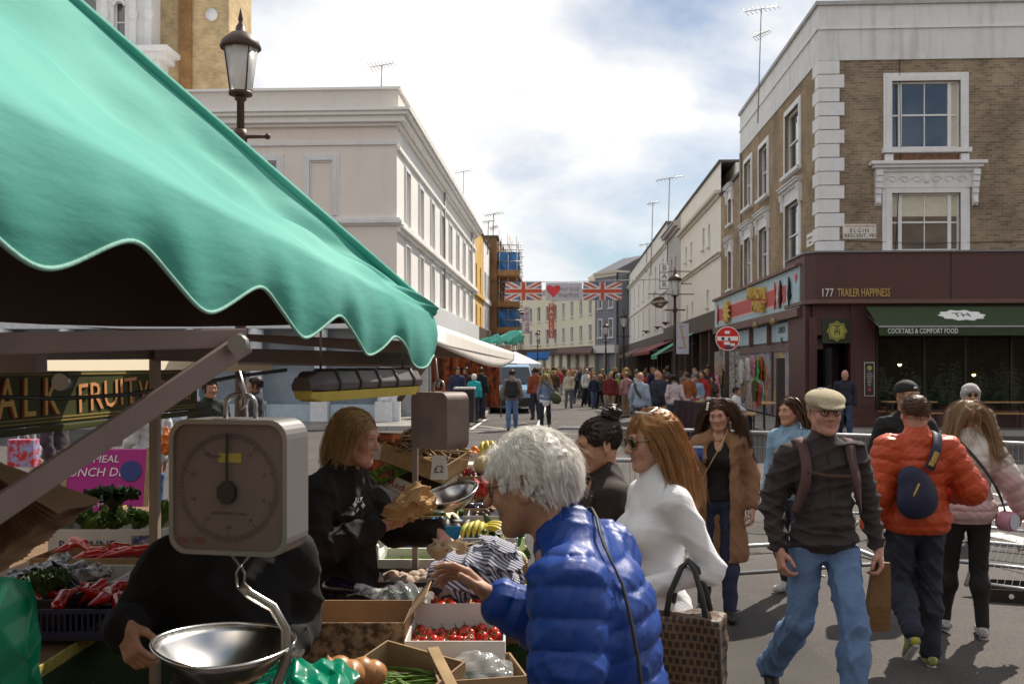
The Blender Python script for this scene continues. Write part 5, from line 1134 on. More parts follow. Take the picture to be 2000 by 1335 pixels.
def onto(K, p, dv=(0, -1, 0)):
 p = A_(p, float); dv = A_(dv, float)
 for it in range(60):
  if K.ev(p[None])[0] < .003: break
  p = p-dv*.005
 return Vector(p)
q = MB(); q.tube([onto(KJ, (.0, -.3, 1.43-.022*i)) for i in range(11)], .0035, 5); q.build('zip', mat('dark_zip', (.015,.013,.013), .4), P7['root'])
q = MB(); q.bar((-.0, -.155, 1.21), (0, -.165, 1.16), .012, .008); q.build('zip_pull', blk, P7['root'])
pb = thing('paper_carrier', 'tall brown paper carrier bag in the hand of the man in the flat cap', 'bag', P7['root'].location, rad(2)); q = MB(); q.add([(.30+x*w+dx, -.02+y*t, z) for z, w, t, dx in ((.46, .062, .03, -.022), (.6, .06, .034, -.01), (.72, .054, .022, .0), (.83, .048, .012, .005)) for x, y in ((-1,-1), (1,-1), (1,1), (-1,1))], [(i*4+j, i*4+(j+1) % 4, i*4+4+(j+1) % 4, i*4+4+j) for i in range(3) for j in range(4)]+[(3,2,1,0), (12,13,14,15)]); q.build('bag', mat('kraft_bag', (.17,.085,.03), .6, var=.2, bump=.8, bs=22), pb, bevel=.003); q = MB(); q.tube([(.27, -.05, .82), (.285, -.02, .88), (.30, -.05, .82)], .004, 5); q.build('handle', MATS['tan_piping'] if 'tan_piping' in MATS else webm, pb)
# man in orange puffer, back to the camera
P10 = person('man in orange quilted jacket with shaved head, seen from behind', gpos(1790, 6.35), rad(179), 1.70, 'm', 'pink', hd=(rad(-8), rad(4), 0), eyes=False,
 pose=dict(kneR=(-.09,-.04,.49), ankR=(-.085,.0,.085), toeR=(-.10,-.17,.03), kneL=(.1,-.03,.5), ankL=(.10,.23,.27), toeL=(.10,.13,.10), elbR=(-.32,.05,1.12), wriR=(-.25,-.19,1.08), elbL=(.26,.06,1.10), wriL=(.27,-.04,.87)),
 top=dict(m=mat('orange_nylon', (.46,.055,.010), .5, var=.1, vs=20, bump=.7, bs=28), ease=.04, quilt=(.082, .014), hem=.84, collar=.055, colr=.07, wr=.0035, seed=7, freq=60, vox=.0085, name='puffer_jacket', belly=.01, dip=0),
 trou=dict(m=denim('dark_denim', (.022,.025,.04)), r=(.09,.07,.064,.062), wr=.009, vox=.01), shoes=(mat('yellow_trainer', (.42,.42,.03), .6, col2=(.12,.15,.17), vs=25), white_sole), hands=dict(R=dict(n=(1,.2,-.1), side=1, curl=.5), L=dict(n=(-1,.2,-.1), side=-1, curl=.6)), hv=.0065)
hairdo(P10, 'brown', 1500, .012, hairline=.055, back=-.065, side=-.03, w=.0009, lift=1.2, cap=.0)
navy = mat('navy_nylon', (.012,.016,.05), .6, var=.15, bump=.2, bs=300); tanw = mat('tan_piping', (.45,.28,.07), .7)
sb = thing('sling_bag', 'navy sling bag with tan piping across the back of the orange jacket', 'bag', P10['root'].location, rad(179))
S = Sdf(); Rb = rotm(0, 0, rad(30)); S.ell((.06, .205, 1.13), (.105, .055, .165), Rb, .02); S.ell((.085, .215, 1.06), (.105, .062, .105), Rb, .05); V, F = S.net(.008); link('pouch', np_mesh('pouch', V, F), navy, sb)
bagm = MB(); bagm.tube([(.13, .262, 1.05), (.1, .272, 1.12), (.07, .262, 1.18)], .007, 6); bagm.build('zip', tanw, sb)
PB = dict(root=sb, topS=P10['topS']); strap(PB, [(-.015, .18, 1.26), (-.065, .17, 1.37), (-.105, .08, 1.46), (-.09, -.06, 1.44), (-.02, -.13, 1.3), (.1, -.14, 1.15)], .06, navy, 'strap', .006)
strap(PB, [(-.02, .19, 1.28), (-.062, .18, 1.36)], .03, tanw, 'strap_tab', .016)
# woman in pink puffer, back to the camera
pnk = node_mat('pink_white_nylon', lambda t, b, L, N: (lambda tcx, sp, mr, x: (L(tcx.outputs['Object'], sp.inputs[0]), L(sp.outputs[2], mr.inputs[0]), L(mr.outputs[0], x.inputs[0]), L(x.outputs[2], b.inputs['Base Color']), setattr(b.inputs['Roughness'], 'default_value', .5), setattr(mr.inputs[1], 'default_value', 1.12), setattr(mr.inputs[2], 'default_value', 1.34), setattr(x.inputs[6], 'default_value', (.50,.36,.37,1)), setattr(x.inputs[7], 'default_value', (.62,.66,.62,1))))(N('ShaderNodeTexCoord'), N('ShaderNodeSeparateXYZ'), N('ShaderNodeMapRange'), (lambda n: (setattr(n, 'data_type', 'RGBA'), n)[1])(N('ShaderNodeMix'))))
P11 = person('woman with long fair hair in pink and white puffer, seen from behind', gpos(1888, 7.0), rad(174), 1.64, 'f', 'fair', hd=(rad(10), rad(4), 0), eyes=False,
 pose=dict(kneR=(-.09,-.04,.48), ankR=(-.1,.02,.085), toeR=(-.12,-.14,.03), kneL=(.085,-.12,.48), ankL=(.12,-.12,.10), toeL=(.16,-.27,.03), elbR=(-.27,.05,1.10), wriR=(-.37,.02,.89), elbL=(.23,.04,1.06), wriL=(.25,-.06,.84)),
 top=dict(m=pnk, ease=.04, quilt=(.075, .013), hem=.83, collar=.05, colr=.066, wr=.003, seed=9, freq=60, vox=.0085, name='puffer_jacket', hip=1.05, dip=0),
 trou=dict(m=mat('black_leggings', (.014,.013,.014), .8), r=(.082,.058,.054,.04), wr=.003, vox=.01), shoes=(mat('pale_trainer', (.5,.5,.5), .6, col2=(.16,.16,.18), vs=22), white_sole), hands=dict(R=dict(n=(.6,.4,.1), side=1, curl=.5)), hv=.0065)
hairdo(P11, 'ash', 6000, lambda p: np.where(p[:, 1] > -.02, .36, .3), hairline=.06, back=-.06, side=-.03, flow='part', clump=18, w=.0008, lift=.15, grav=1.0, stiff=.55, seg=10, coll=P11['topS'].p, seed=12)
for sx, r_ in ((.035, .5), (-.035, -.5)):
 c = P11['C']+P11['R']@A_((sx, .112, .06)); q = MB(); q.tube([Vector(c)+Vector((a*.02*math.cos(r_)+b*.006*math.sin(r_), 0.004, a*.02*math.sin(r_)+b*.006)) for a, b in ((-1,-1), (1,-1), (1,1), (-1,1), (-1,-1))], .0035, 6); q.build('hair_clip', mat('pearl_clip', (.66,.6,.55), .3), P11['root'])
rb = thing('round_bag', 'small round pink bag on a black lettered strap at the hip', 'bag', P11['root'].location, rad(174))
q = MB(); q.lathe([(.0, -.05), (.062, -.05), (.07, -.03), (.07, .03), (.062, .05), (.0, .05)], 20, (-.235, .1, .83), Matrix.Rotation(.7, 3, 'Z') @ Matrix.Rotation(PI/2, 3, 'X')); q.build('drum', mat('pink_leather', (.5,.26,.32), .4), rb)
q = MB(); q.lathe([(.055, 0), (.055, .005)], 20, (-.27, .142, .83), Matrix.Rotation(.7, 3, 'Z') @ Matrix.Rotation(-PI/2, 3, 'X')); q.build('face', mat('lilac_face', (.5,.5,.62), .3), rb)
strap(dict(root=rb, topS=P11['topS']), [(-.22, .1, .90), (-.16, .16, 1.05), (-.05, .17, 1.22), (.08, .1, 1.38), (.1, -.05, 1.4)], .02, blk, 'strap', .004)
# woman in camel coat with a cup
camel = mat('camel_wool', (.26,.142,.078), .95, var=.05, vs=8, bump=.25, bs=25)
P5 = person('woman in long camel coat over black top, holding a blue cup', gpos(1404, 7.6), rad(-12), 1.63, 'f', 'fair', hd=(rad(-8), rad(12), rad(-4)), brow='brown',
 pose=dict(elbR=(-.27,.04,1.08), wriR=(-.21,-.19,1.20), elbL=(.245,.05,1.06), wriL=(.25,-.03,.83), kneL=(.08,-.06,.47), ankL=(.09,-.12,.09), toeL=(.11,-.27,.03), ankR=(-.12,.08,.085), toeR=(-.15,-.07,.03)),
 top=dict(m=mat('black_knit', (.012,.009,.009), .9, sheen=.03), ease=.004, hem=.92, collar=-.05, wr=.003, vneck=.10, bust=1.0, vox=.009, sl=.5, name='black_top'),
 trou=dict(m=denim('navy_jeans', (.025,.035,.075)), r=(.084,.062,.056,.046), wr=.005, vox=.01, name='jeans'), shoes=(black_shoe, black_sole, True), hands=dict(R=dict(f=(.35,-.5,.55), n=(.8,.1,-.3), side=1, curl=.5, thumb=.4), L=dict(n=(-1,.2,-.1), side=-1, curl=.5)), hv=.0049)
S = Sdf(); J = P5['J']; torso(S, J, .03, bust=.8)
for x in 'LR': J2 = dict(J); fa = J['wri'+x]-J['elb'+x]; J2['wri'+x] = J['wri'+x]-fa/np.linalg.norm(fa)*.03; arm(S, J2, x, .022, r=(.054,.05,.045))
S.cap(J['wai'], (0, .02, .5), .155, .23, .06, flat=((0,1,0), .85)); S.box((0, -.29, .8), (.075, .22, .58), None, .01, .01, 's'); S.ell((0, -.1, 1.42), (.085, .09, .09), None, .01, 's'); S.cut((0, 0, .42), (0, 0, -1))
cloth(P5['root'], 'coat', S, camel, .0095, wrinkle(.0045, 21, 26)); cS = S
hairdo(P5, 'brown', 6000, .42, hairline=.058, back=-.06, side=-.03, flow='part', clump=18, w=.0008, lift=.12, grav=1.0, stiff=.5, seg=8, coll=cS.p[:9], seed=31)
q = MB()
for i in range(4): c = P5['C']+P5['R']@A_((-.07, -.03+.018*i-.03, .06+.012*i)); q.ball(c, (.012,.012,.008))
q.build('hair_slide', mat('pearl_clip', (.66,.6,.55), .3), P5['root'])
hp = Vector(P5['root'].matrix_basis @ Vector(J['wriR'])); cu = thing('paper_cup', 'blue paper cup with pale lid in the hand of the woman in the camel coat', 'cup', P5['root'].location, rad(-12))
cc_ = Vector(J['wriR'])+Vector((.075, -.075, .045)); q = MB(); q.lathe([(.028, -.05), (.038, .045)], 18, cc_); q.build('cup', mat('blue_card', (.02,.06,.25), .5), cu); q = MB(); q.lathe([(.04, .045), (.04, .055), (.035, .062), (.034, .056)], 18, cc_); q.build('lid', mat('pale_lid', (.4,.5,.62), .4), cu)
hb = thing('shoulder_bag', 'small beige perforated shoulder bag on a chain at the camel coat', 'bag', P5['root'].location, rad(-12))
q = MB(); q.box(-.30, -.14, -.20, -.15, .80, .93); q.build('pouch', mat('beige_perforated', (.42,.30,.22), .6, col2=(.1,.06,.04), vs=90), hb, bevel=.012); q = MB(); q.tube([(-.16, -.18, .93), (-.09, -.165, 1.1), (.02, -.15, 1.3), (.07, -.1, 1.42)], .0045, 5); q.build('chain', mat('gold_chain', (.5,.36,.16), .35, metal=.8), hb)
# woman in white sweater, profile to the left
whk = node_mat('white_rib_knit', lambda t, b, L, N: (lambda tcx, wv, bp: (L(tcx.outputs['Object'], wv.inputs['Vector']), setattr(wv.inputs['Scale'], 'default_value', 70), setattr(wv, 'bands_direction', 'Z'), L(wv.outputs['Fac'], bp.inputs['Height']), setattr(bp.inputs['Distance'], 'default_value', .004), setattr(bp.inputs['Strength'], 'default_value', .35), L(bp.outputs[0], b.inputs['Normal']), setattr(b.inputs['Base Color'], 'default_value', (.82,.82,.85,1)), setattr(b.inputs['Roughness'], 'default_value', .95), setattr(b.inputs['Sheen Weight'], 'default_value', .2)))(N('ShaderNodeTexCoord'), N('ShaderNodeTexWave'), N('ShaderNodeBump')))
P4 = person('smiling woman in white roll neck sweater and sunglasses, hand in pocket', WX(.564, 3.91, 0), rad(-70), 1.72, 'f', 'fair', hd=(rad(-2), rad(10), 0), smile=1.2, brow='brown',
 pose=dict(elbL=(.21,.13,1.13), wriL=(.13,-.12,1.06), elbR=(-.24,.0,1.12), wriR=(-.2,-.2,1.0)),
 top=dict(m=whk, ease=.013, hem=.93, collar=.075, colr=.054, wr=.0045, seed=14, freq=30, bust=1.15, vox=.0075, name='sweater', dip=.2), trou=dict(m=mat('black_trousers', (.012,.01,.011), .85), vox=.012), shoes=(black_shoe, black_sole),
 hands=dict(L=dict(n=(-1,0,-.2), side=-1, curl=.5)), hv=.0044)
hairdo(P4, 'auburn', 9000, lambda p: np.where((p[:, 1] < -.03) & (np.abs(p[:, 0]) < .05), .075, .27), hairline=.058, back=-.06, side=-.03, flow='fringe', w=.0006, lift=.12, grav=1.0, stiff=.6, seg=8, clump=16, coll=P4['topS'].p, seed=41)
specs(P4, dark_lens, mat('tortoise', (.10,.05,.02), .3, col2=(.35,.25,.14), vs=60), r=.025, heart=True)
q = MB(); T4 = lambda p: Vector(P4['C']+P4['R']@(A_(p)*P4['sc'])); q.tube([T4((.03, -.06, .125)), T4((.065, -.02, .112)), T4((.05, .03, .125))], .005, 6); q.build('hair_clip', mat('pearl_clip', (.66,.6,.55), .3), P4['root'])
tb = thing('tote_bag', 'large brown patterned tote bag with black handles on the arm of the woman in white', 'bag', WX(.655, 3.70, .055), rad(-20))
def totepat(t, b, L, N):
 tcx = N('ShaderNodeTexCoord'); br = N('ShaderNodeTexBrick'); mpg = N('ShaderNodeMapping'); mpg.inputs['Rotation'].default_value = (PI/2, 0, 0); L(tcx.outputs['Object'], mpg.inputs[0]); L(mpg.outputs[0], br.inputs['Vector'])
 br.inputs['Scale'].default_value = 1; br.inputs['Brick Width'].default_value = .026; br.inputs['Row Height'].default_value = .03; br.inputs['Mortar Size'].default_value = .005; br.offset = .5
 br.inputs['Color1'].default_value = (.022,.014,.011,1); br.inputs['Color2'].default_value = (.04,.022,.015,1); br.inputs['Mortar'].default_value = (.13,.08,.05,1); L(br.outputs['Color'], b.inputs['Base Color']); b.inputs['Roughness'].default_value = .6
totem = node_mat('tote_monogram', totepat)
S = Sdf(); S.box((0, 0, .69), (.12, .055, .225), None, .012, .02); S.disp = wrinkle(.006, 5, 26); V, F = S.net(.009); link('bag_body', np_mesh('bag_body', V, F), totem, tb)
q = MB()
for y in (-.05, .05): q.tube([(-.075, y, .9), (-.06, y*.8, 1.0), (-.02, y*.4, 1.1), (.0, 0, 1.12), (.03, y*.4, 1.09), (.06, y*.8, 1.0), (.08, y, .9)], .011, 6)
q.build('handles', blk, tb)
for x in (-1, 1): q = MB(); q.tube([(x*.128, -.066, .9), (x*.134, -.068, .66), (x*.13, -.066, .46)], .006, 6); q.build('edge_piping', blk, tb)
# woman with bun
P3 = person('dark haired woman with hair in a bun and black jacket, looking down', WX(.395, 4.36, 0), rad(-76), 1.66, 'f', 'tan', hd=(rad(4), rad(12), 0), smile=.7, brow='dark',
 pose=dict(elbL=(.235,.0,1.08), wriL=(.2,-.2,1.0)), top=dict(m=mat('black_jersey', (.022,.014,.012), .85), ease=.03, hem=.82, collar=.02, colr=.062, wr=.008, seed=17, freq=28, vox=.01, name='jacket', vneck=.08), trou=dict(m=mat('black_trousers', (.012,.01,.011), .85), vox=.014), shoes=(black_shoe, black_sole), hv=.0046)
hairdo(P3, 'dark', 3500, .14, hairline=.058, back=-.085, side=-.01, flow='bun', w=.0009, lift=.0, grav=.0, stiff=.92, Lvar=.06, seg=7, seed=51)
c = P3['C']+P3['R']@A_((0, .085, .125)); S = Sdf(); S.ell(c, (.042, .04, .036), None, .01); S.disp = wrinkle(.008, 3, 90); V, F = S.net(.005); bo = link('hair_bun', np_mesh('hair_bun', V, F), hair_m('dark'), P3['root'])
r_ = np.random.default_rng(5); u = r_.normal(size=(300, 3)); u /= np.linalg.norm(u, axis=1, keepdims=True); V, F = strands(c+u*.036, u, np.cross(u, (0, .4, 1)), 240, .05, grav=.05, stiff=.85, w=.0013, seed=6, lift=.2); tag(link('strands', np_mesh('s', V, F), hair_m('dark'), bo), kind='stuff')
q = MB(); q.tube([(x, -.125+.3*x*x, 1.32+1.2*abs(x)) for x in (-.06, -.03, 0, .03, .06)], .003, 5); q.build('necklace', mat('silver', (.6,.6,.6), .25, metal=1), P3['root'])
# man with white hair in blue puffer: nearest customer
bluep = mat('blue_nylon', (.005,.043,.25), .46, var=.15, vs=12, spec=.4, bump=.3, bs=34)
P1 = person('elderly man with white hair and glasses in shiny blue quilted jacket reaching over the counter', WX(.149, 2.36, 0), rad(-107), 1.78, 'm', 'tan', hd=(rad(-2), rad(12), 0), jaw=1.08, nose=1.15, brow='white', hs=.995,
 pose=dict(head=(0,-.11,1.615), nec=(0,-.005,1.48), che=(0,.06,1.30), wai=(0,.09,1.10), pel=(0,.12,.95), shoL=(.19,.04,1.415), shoR=(-.19,.02,1.415), elbL=(.27,.06,1.12), wriL=(.22,-.1,.92), elbR=(-.27,-.10,1.18), wriR=(-.19,-.27,1.28)),
 top=dict(m=bluep, ease=.026, quilt=(.066, .0125), hem=.86, collar=.035, colr=.066, wr=.0035, seed=23, freq=60, vox=.0065, name='puffer_jacket', dip=.9), trou=dict(m=mat('black_trousers', (.012,.01,.011), .85), vox=.014), shoes=(black_shoe, black_sole),
 hands=dict(R=dict(f=(.15,-.85,.7), n=(.55,-.35,-.6), side=1, curls=(.34, .45, .55, .6), thumb=.25, spread=.22)), hv=.0038)
hairdo(P1, 'white', 14000, lambda p: np.where((np.abs(p[:, 0]) > .05) & (p[:, 2] < .065) & (p[:, 1] < .05), .024, np.where(p[:, 2] < -.01, .04, .052)), hairline=.058, back=-.085, side=.012, flow='tousle', w=.00042, lift=.5, grav=.65, stiff=.7, seg=6, wave=.3, off=.009, cap=.012, clump=22, seed=61)
specs(P1, clear_lens, mat('amber_frame', (.14,.06,.025), .3), r=.02)
strap(P1, [(-.14, -.16, 1.2), (-.10, -.12, 1.42), (-.02, .0, 1.52), (.1, .1, 1.5), (.15, .19, 1.3), (.16, .2, 1.12), (.17, .18, .98)], .008, mat('black_strap', (.02,.018,.018), .6), 'bag_strap', .004)
# stall keeper
P2 = person('blonde stall keeper in black sweatshirt smiling behind the vegetable counter', WX(-.73, 4.22, 0), rad(72), 1.72, 'f', 'pink', hd=(rad(6), rad(10), 0), smile=1.2, brow='ash',
 pose=dict(head=(0,-.075,1.60), nec=(0,-.015,1.455), che=(0,.01,1.27), elbR=(-.27,-.02,1.15), wriR=(-.07,-.22,1.24), elbL=(.25,-.14,1.17), wriL=(.17,-.37,1.19)),
 top=dict(m=mat('black_sweat', (.013,.009,.008), .92, bump=.5, bs=18), ease=.034, hem=.9, collar=.012, colr=.06, wr=.010, seed=27, freq=26, vox=.009, name='sweatshirt', bust=1.0, belly=.02), trou=dict(m=denim('work_jeans', (.04,.06,.12)), vox=.012), shoes=(black_shoe, black_sole),
 hands=dict(R=dict(f=(.45,-.8,.25), n=(.6,.2,.6), side=-1, curl=.45, thumb=.3), L=dict(f=(.1,-.8,-.55), n=(0,-.4,-1), side=-1, curl=.2, spread=.25, thumb=.1)), hv=.0046)
hairdo(P2, 'blond', 6000, .13, hairline=.056, back=-.06, side=-.02, flow='back', w=.0006, lift=.02, clump=14, grav=.9, stiff=.6, seg=8, seed=71, coll=P2['topS'].p)
lg = MB(); 
for a, b in ((-.02, .03), (0, 0), (.02, -.03), (-.03, -.01), (.03, .02)): lg.box(-.009, .009, 0, .002, -.009, .009, Matrix.Rotation(PI/4, 3, 'Y'), (a, 0, b))
K = P2['topS']; p = A_((-.06, -.3, 1.30))
for it in range(40): p = p+A_((0, .006, 0)) if K.ev(p[None])[0] > .004 else p
o = lg.build('chest_logo', wht_l, P2['root'], loc=Vector(p)+Vector((0,-.004,0)), rot=(0,0,rad(-12))); text('ALK', .028, wht_l, P2['root'], Vector(p)+Vector((0,-.006,.045)), (PI/2,0,rad(-12)), ext=.001)
# second stall worker, dark clothes, hidden behind the weighing scale
P20 = person('stall worker in dark clothes half hidden behind the hanging scale', WX(-.83, 2.95, 0), rad(24), 1.66, 'm', 'tan', hd=(rad(10), rad(12), 0), bv=.014,
 pose=dict(elbR=(-.27,.09,1.12), wriR=(-.30,-.11,1.19), elbL=(.2,.1,1.08), wriL=(.1,-.14,1.04)), top=dict(m=mat('black_cotton', (.006,.005,.005), .95), ease=.03, hem=.8, collar=.02, wr=.008), trou=dict(m=mat('black_trousers', (.012,.01,.011), .85), vox=.016), shoes=(black_shoe, black_sole), hands=dict(R=dict(f=(.3,-.5,-.8), n=(.6,.3,-.2), side=1, curl=.7, thumb=.5)), hv=.0055)
hairdo(P20, 'dark', 400, .03, w=.0016)
# ------------------------------------------------------------ the market stall in front: awning, frame, sign, scale
def C3(px, py, d): return W(px, py, d)
teal = node_mat('teal_canvas', lambda t, b, L, N: None)
def tealfn(m):
 t = m.node_tree; b = t.nodes['Principled BSDF']; L = t.links.new; N = t.nodes.new; out = t.nodes['Material Output']
 tcx = N('ShaderNodeTexCoord'); nz = N('ShaderNodeTexNoise'); nz.inputs['Scale'].default_value = 2.2; nz.inputs['Detail'].default_value = 7; L(tcx.outputs['Object'], nz.inputs['Vector'])
 rp = N('ShaderNodeValToRGB'); e = rp.color_ramp.elements; e[0].position = .3; e[0].color = (.055,.38,.31,1); e[1].position = .7; e[1].color = (.14,.51,.43,1); L(nz.outputs['Fac'], rp.inputs[0]); L(rp.outputs[0], b.inputs['Base Color']); b.inputs['Roughness'].default_value = .8
 n2 = N('ShaderNodeTexNoise'); n2.inputs['Scale'].default_value = 260; L(tcx.outputs['Object'], n2.inputs['Vector']); bp = N('ShaderNodeBump'); bp.inputs['Strength'].default_value = .25; bp.inputs['Distance'].default_value = .001; L(n2.outputs['Fac'], bp.inputs['Height']); L(bp.outputs[0], b.inputs['Normal'])
 mg = N('ShaderNodeMapping'); mg.inputs['Rotation'].default_value = (0, .5, .3); mg.inputs['Scale'].default_value = (1, .35, 1.6); L(tcx.outputs['Object'], mg.inputs[0]); n3 = N('ShaderNodeTexNoise'); n3.inputs['Scale'].default_value = 4; n3.inputs['Detail'].default_value = 5; L(mg.outputs[0], n3.inputs['Vector']); b2 = N('ShaderNodeBump'); b2.inputs['Strength'].default_value = .35; b2.inputs['Distance'].default_value = .03; L(n3.outputs['Fac'], b2.inputs['Height']); L(bp.outputs[0], b2.inputs['Normal']); L(b2.outputs[0], b.inputs['Normal'])
 tr = N('ShaderNodeBsdfTranslucent'); L(rp.outputs[0], tr.inputs['Color']); mx_ = N('ShaderNodeMixShader'); mx_.inputs[0].default_value = .22; L(b.outputs[0], mx_.inputs[1]); L(tr.outputs[0], mx_.inputs[2]); L(mx_.outputs[0], out.inputs['Surface'])
tealfn(teal)
def edge_px(d): return 1300-1833/d
def edge(d, dz=0):
 px = edge_px(d); y = 520+.266*(px-75); p = W(px, y, d); return Vector((p.x, p.y, p.z+dz))
D0, D1 = .8, 4.05; trough = [.40, .95, 1.50, 2.05, 2.60, 3.17, 3.82, 4.5]
def scal(d):      # height of the scalloped hem above its lowest line
 for a, b in zip(trough, trough[1:]):
  if a <= d <= b: u = (d-a)/(b-a); return .088*(.5-.5*math.cos(2*PI*u))
 return 0
VH = .225
def valf(u, v):
 d = D0+(D1-D0)*u; b = edge(d, scal(d)); t = edge(d, VH); p = b.lerp(t, v); bil = .004*math.sin(2*PI*d/.56+1)*(1-v)+.004*math.sin(23*d+3*v)*(1-v); n = Vector((.97, -.15, .1)); return p+n*(bil+.03*(1-v)*v*2)
ridge0 = edge(D1, VH)+Vector((0, 0, .015)); rdir = WX(-.86, -1.45, .765)
awn = thing('stall_awning', 'large teal canvas awning with scalloped white edged valance over the vegetable stall', 'awning', edge(2.5)*1.0)
oo = awn.location
def loc(f): return lambda u, v: f(u, v)-oo
def rooff(u, v):
 d = D0+(D1-D0)*(1-u); a = edge(d, VH); r = ridge0+rdir*(u*2.25); p = a.lerp(r, v)
 w = .03*math.sin(PI*v)*math.sin(6*u+4*v)+.014*math.sin(PI*v)*math.sin(17*u-9*v)-.05*math.sin(PI*v)*math.sin(PI*min(1, u*1.1)) + .01*math.sin(40*u+22*v)*v*(1-v)*3
 return p+Vector((.62, -.35, .7))*w
q = MB(); q.grid(lambda u, v: (valf(u, v/.28) if v < .28 else rooff(1-u, (v-.28)/.72))-oo, 150, 50); q.build('canopy', teal, awn)
q = MB(); q.tube([valf(i/150, 0)-oo for i in range(151)], .0045, 8); q.build('edge_piping', mat('pale_rope', (.26,.50,.43), .9, bump=.8, bs=120), awn)
q = MB(); q.tube([rooff(i/60, 1)-oo for i in range(61)], .018, 8); q.build('ridge_hem', teal, awn)
dshade = mat('dark_underside_shade', (.035,.018,.012), .9, var=.2, vs=2)  # shade under the awning put into the dark brown of an added sheet
q = MB(); q.grid(lambda u, v: rooff(u, v)-oo+Vector((-.05, .03, -.06)), 30, 10); q.build('underside_shade', dshade, awn)
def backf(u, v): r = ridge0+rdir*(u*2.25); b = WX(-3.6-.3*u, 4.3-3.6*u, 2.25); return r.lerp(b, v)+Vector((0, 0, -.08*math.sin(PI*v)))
q = MB(); q.grid(lambda u, v: backf(u, v)-oo+Vector((0,0,-.03)), 20, 10); q.build('back_canopy', dshade, awn)
# frame of beams, posts and braces
wood = mat('mauve_painted_metal', (.21,.155,.145), .6, var=.12, vs=8, stain=.3)
frm = thing('market_stall', 'painted metal market stall of beams, posts and braces under the teal awning', 'stall', WX(-1.2, 3, 0)); fo = frm.location
def fbar(name, a, b, w, h=None, m=wood): q = MB(); q.bar(Vector(a)-fo, Vector(b)-fo, w, h); return q.build(name, m, frm, bevel=.004)
fbar('beam', W(-60, 672, 1.75), W(470, 660, 2.15), .05, .04); fbar('beam', W(60, 688, 2.6), W(470, 692, 4.6), .04, .04)
fbar('brace', W(-40, 1018, 1.72), W(480, 668, 2.12), .02, .046)
fbar('rail', edge(.9, .13)+Vector((-.05,0,0)), edge(4.02, .13)+Vector((-.05,0,0)), .035, .035)
fbar('beam', W(300, 690, 3.4), W(840, 702, 4.05), .03, .05); fbar('beam', W(470, 705, 4.4), W(830, 712, 5.2), .05, .03)
fbar('post', W(303, 700, 3.55), WX((303-1000)/FPX*3.55, 3.55, 0), .032, .032, mat('pale_post', (.32,.26,.22), .5, metal=.3))
fbar('post', W(811, 690, 4.6), WX((811-1000)/FPX*4.6, 4.6, 0), .026, .026, MATS['pale_post']); fbar('brace', W(835, 705, 4.3), W(1000-1000+780, 780, 5.0), .025, .02)
fbar('end_block', W(-10, 705, 2.0), W(82, 703, 2.0), .05, .05)
for px, py, d in ((475, 672, 2.1), (135, 745, 2.3)):
 q = MB(); q.lathe([(.02, -.012), (.02, .012)], 12, W(px, py, d)-fo-Vector((0,.03,0)), Matrix.Rotation(PI/2, 3, 'X')); q.build('bolt', mat('grey_steel', (.3,.3,.3), .4, metal=.8), frm)
q = MB(); q.grid(lambda u, v: WX(-3.1+1.65*u, 6.0, 1.86+.13*v+.01*math.sin(8*u)), 20, 4); fl = thing('canvas_flap', 'cream canvas flap glowing behind the green sign board', 'awning', WX(-1.8, 6.0, 1.86)); q.v = [tuple(Vector(v)-fl.location) for v in q.v]
crm = node_mat('cream_canvas', lambda t, b, L, N: None)
def thin(m, col, k):
 t = m.node_tree; b = t.nodes['Principled BSDF']; L = t.links.new; N = t.nodes.new; b.inputs['Base Color'].default_value = (*col, 1); b.inputs['Roughness'].default_value = .85
 tr = N('ShaderNodeBsdfTranslucent'); tr.inputs['Color'].default_value = (*col, 1); mx_ = N('ShaderNodeMixShader'); mx_.inputs[0].default_value = k; L(b.outputs[0], mx_.inputs[1]); L(tr.outputs[0], mx_.inputs[2]); L(mx_.outputs[0], t.nodes['Material Output'].inputs['Surface'])
thin(crm, (.92,.82,.62), .6); q.build('flap', crm, fl)
# signboard
sa, sb_ = WX(-1.88, 2.7, 0), WX(-1.63, 5.12, 0); sd_ = sb_-sa; SL = sd_.length; sth = math.atan2(sd_.y, sd_.x)
sgn = thing('stall_signboard', 'dark green painted stall signboard with gold lettering FRUIT & VEG', 'sign', sa+Vector((0,0,1.775)), sth)
grn = mat('sign_green', (.05,.058,.014), .5, var=.15, vs=5); q = MB(); q.box(0, SL, -.012, .012, -.10, .105); q.build('board', grn, sgn, bevel=.004)
gl = mat('gold_line', (.30,.22,.06), .5)
for z in (-.085, -.072, .093): q = MB(); q.box(.02, SL-.03, -.016, -.0125, z-.003, z+.003); q.build('gold_line', gl, sgn)
q = MB(); q.box(0, SL, -.035, -.0125, -.125, -.1); q.build('moulding', grn, sgn, bevel=.006)
yl = mat('sign_yellow', (.85,.56,.17), .5, var=.15, vs=20); rdd = mat('sign_shadow_red', (.30,.03,.015), .5); orr = mat('sign_orange', (.72,.32,.14), .5)
def su(px):      # distance along the board seen at a pixel column
 a = (px-1000)/FPX; r = Vector((CS*a-SN, SN*a+CS, 0)); n = Vector((-sd_.y, sd_.x, 0)); return ((r*((sa.x*n.x+sa.y*n.y)/(r.x*n.x+r.y*n.y)))-sa).dot(sd_.normalized())
for ch, c in (('S', -230), ('T', -140), ('A', 5), ('L', 48), ('K', 92)):
 for m_, o, dx_ in ((rdd, -.0155, -.012), (yl, -.019, 0)): text(ch, .205, m_, sgn, (su(c)+dx_, o, .002+dx_*.3), (PI/2,0,0), ext=.0015, sx=.85)
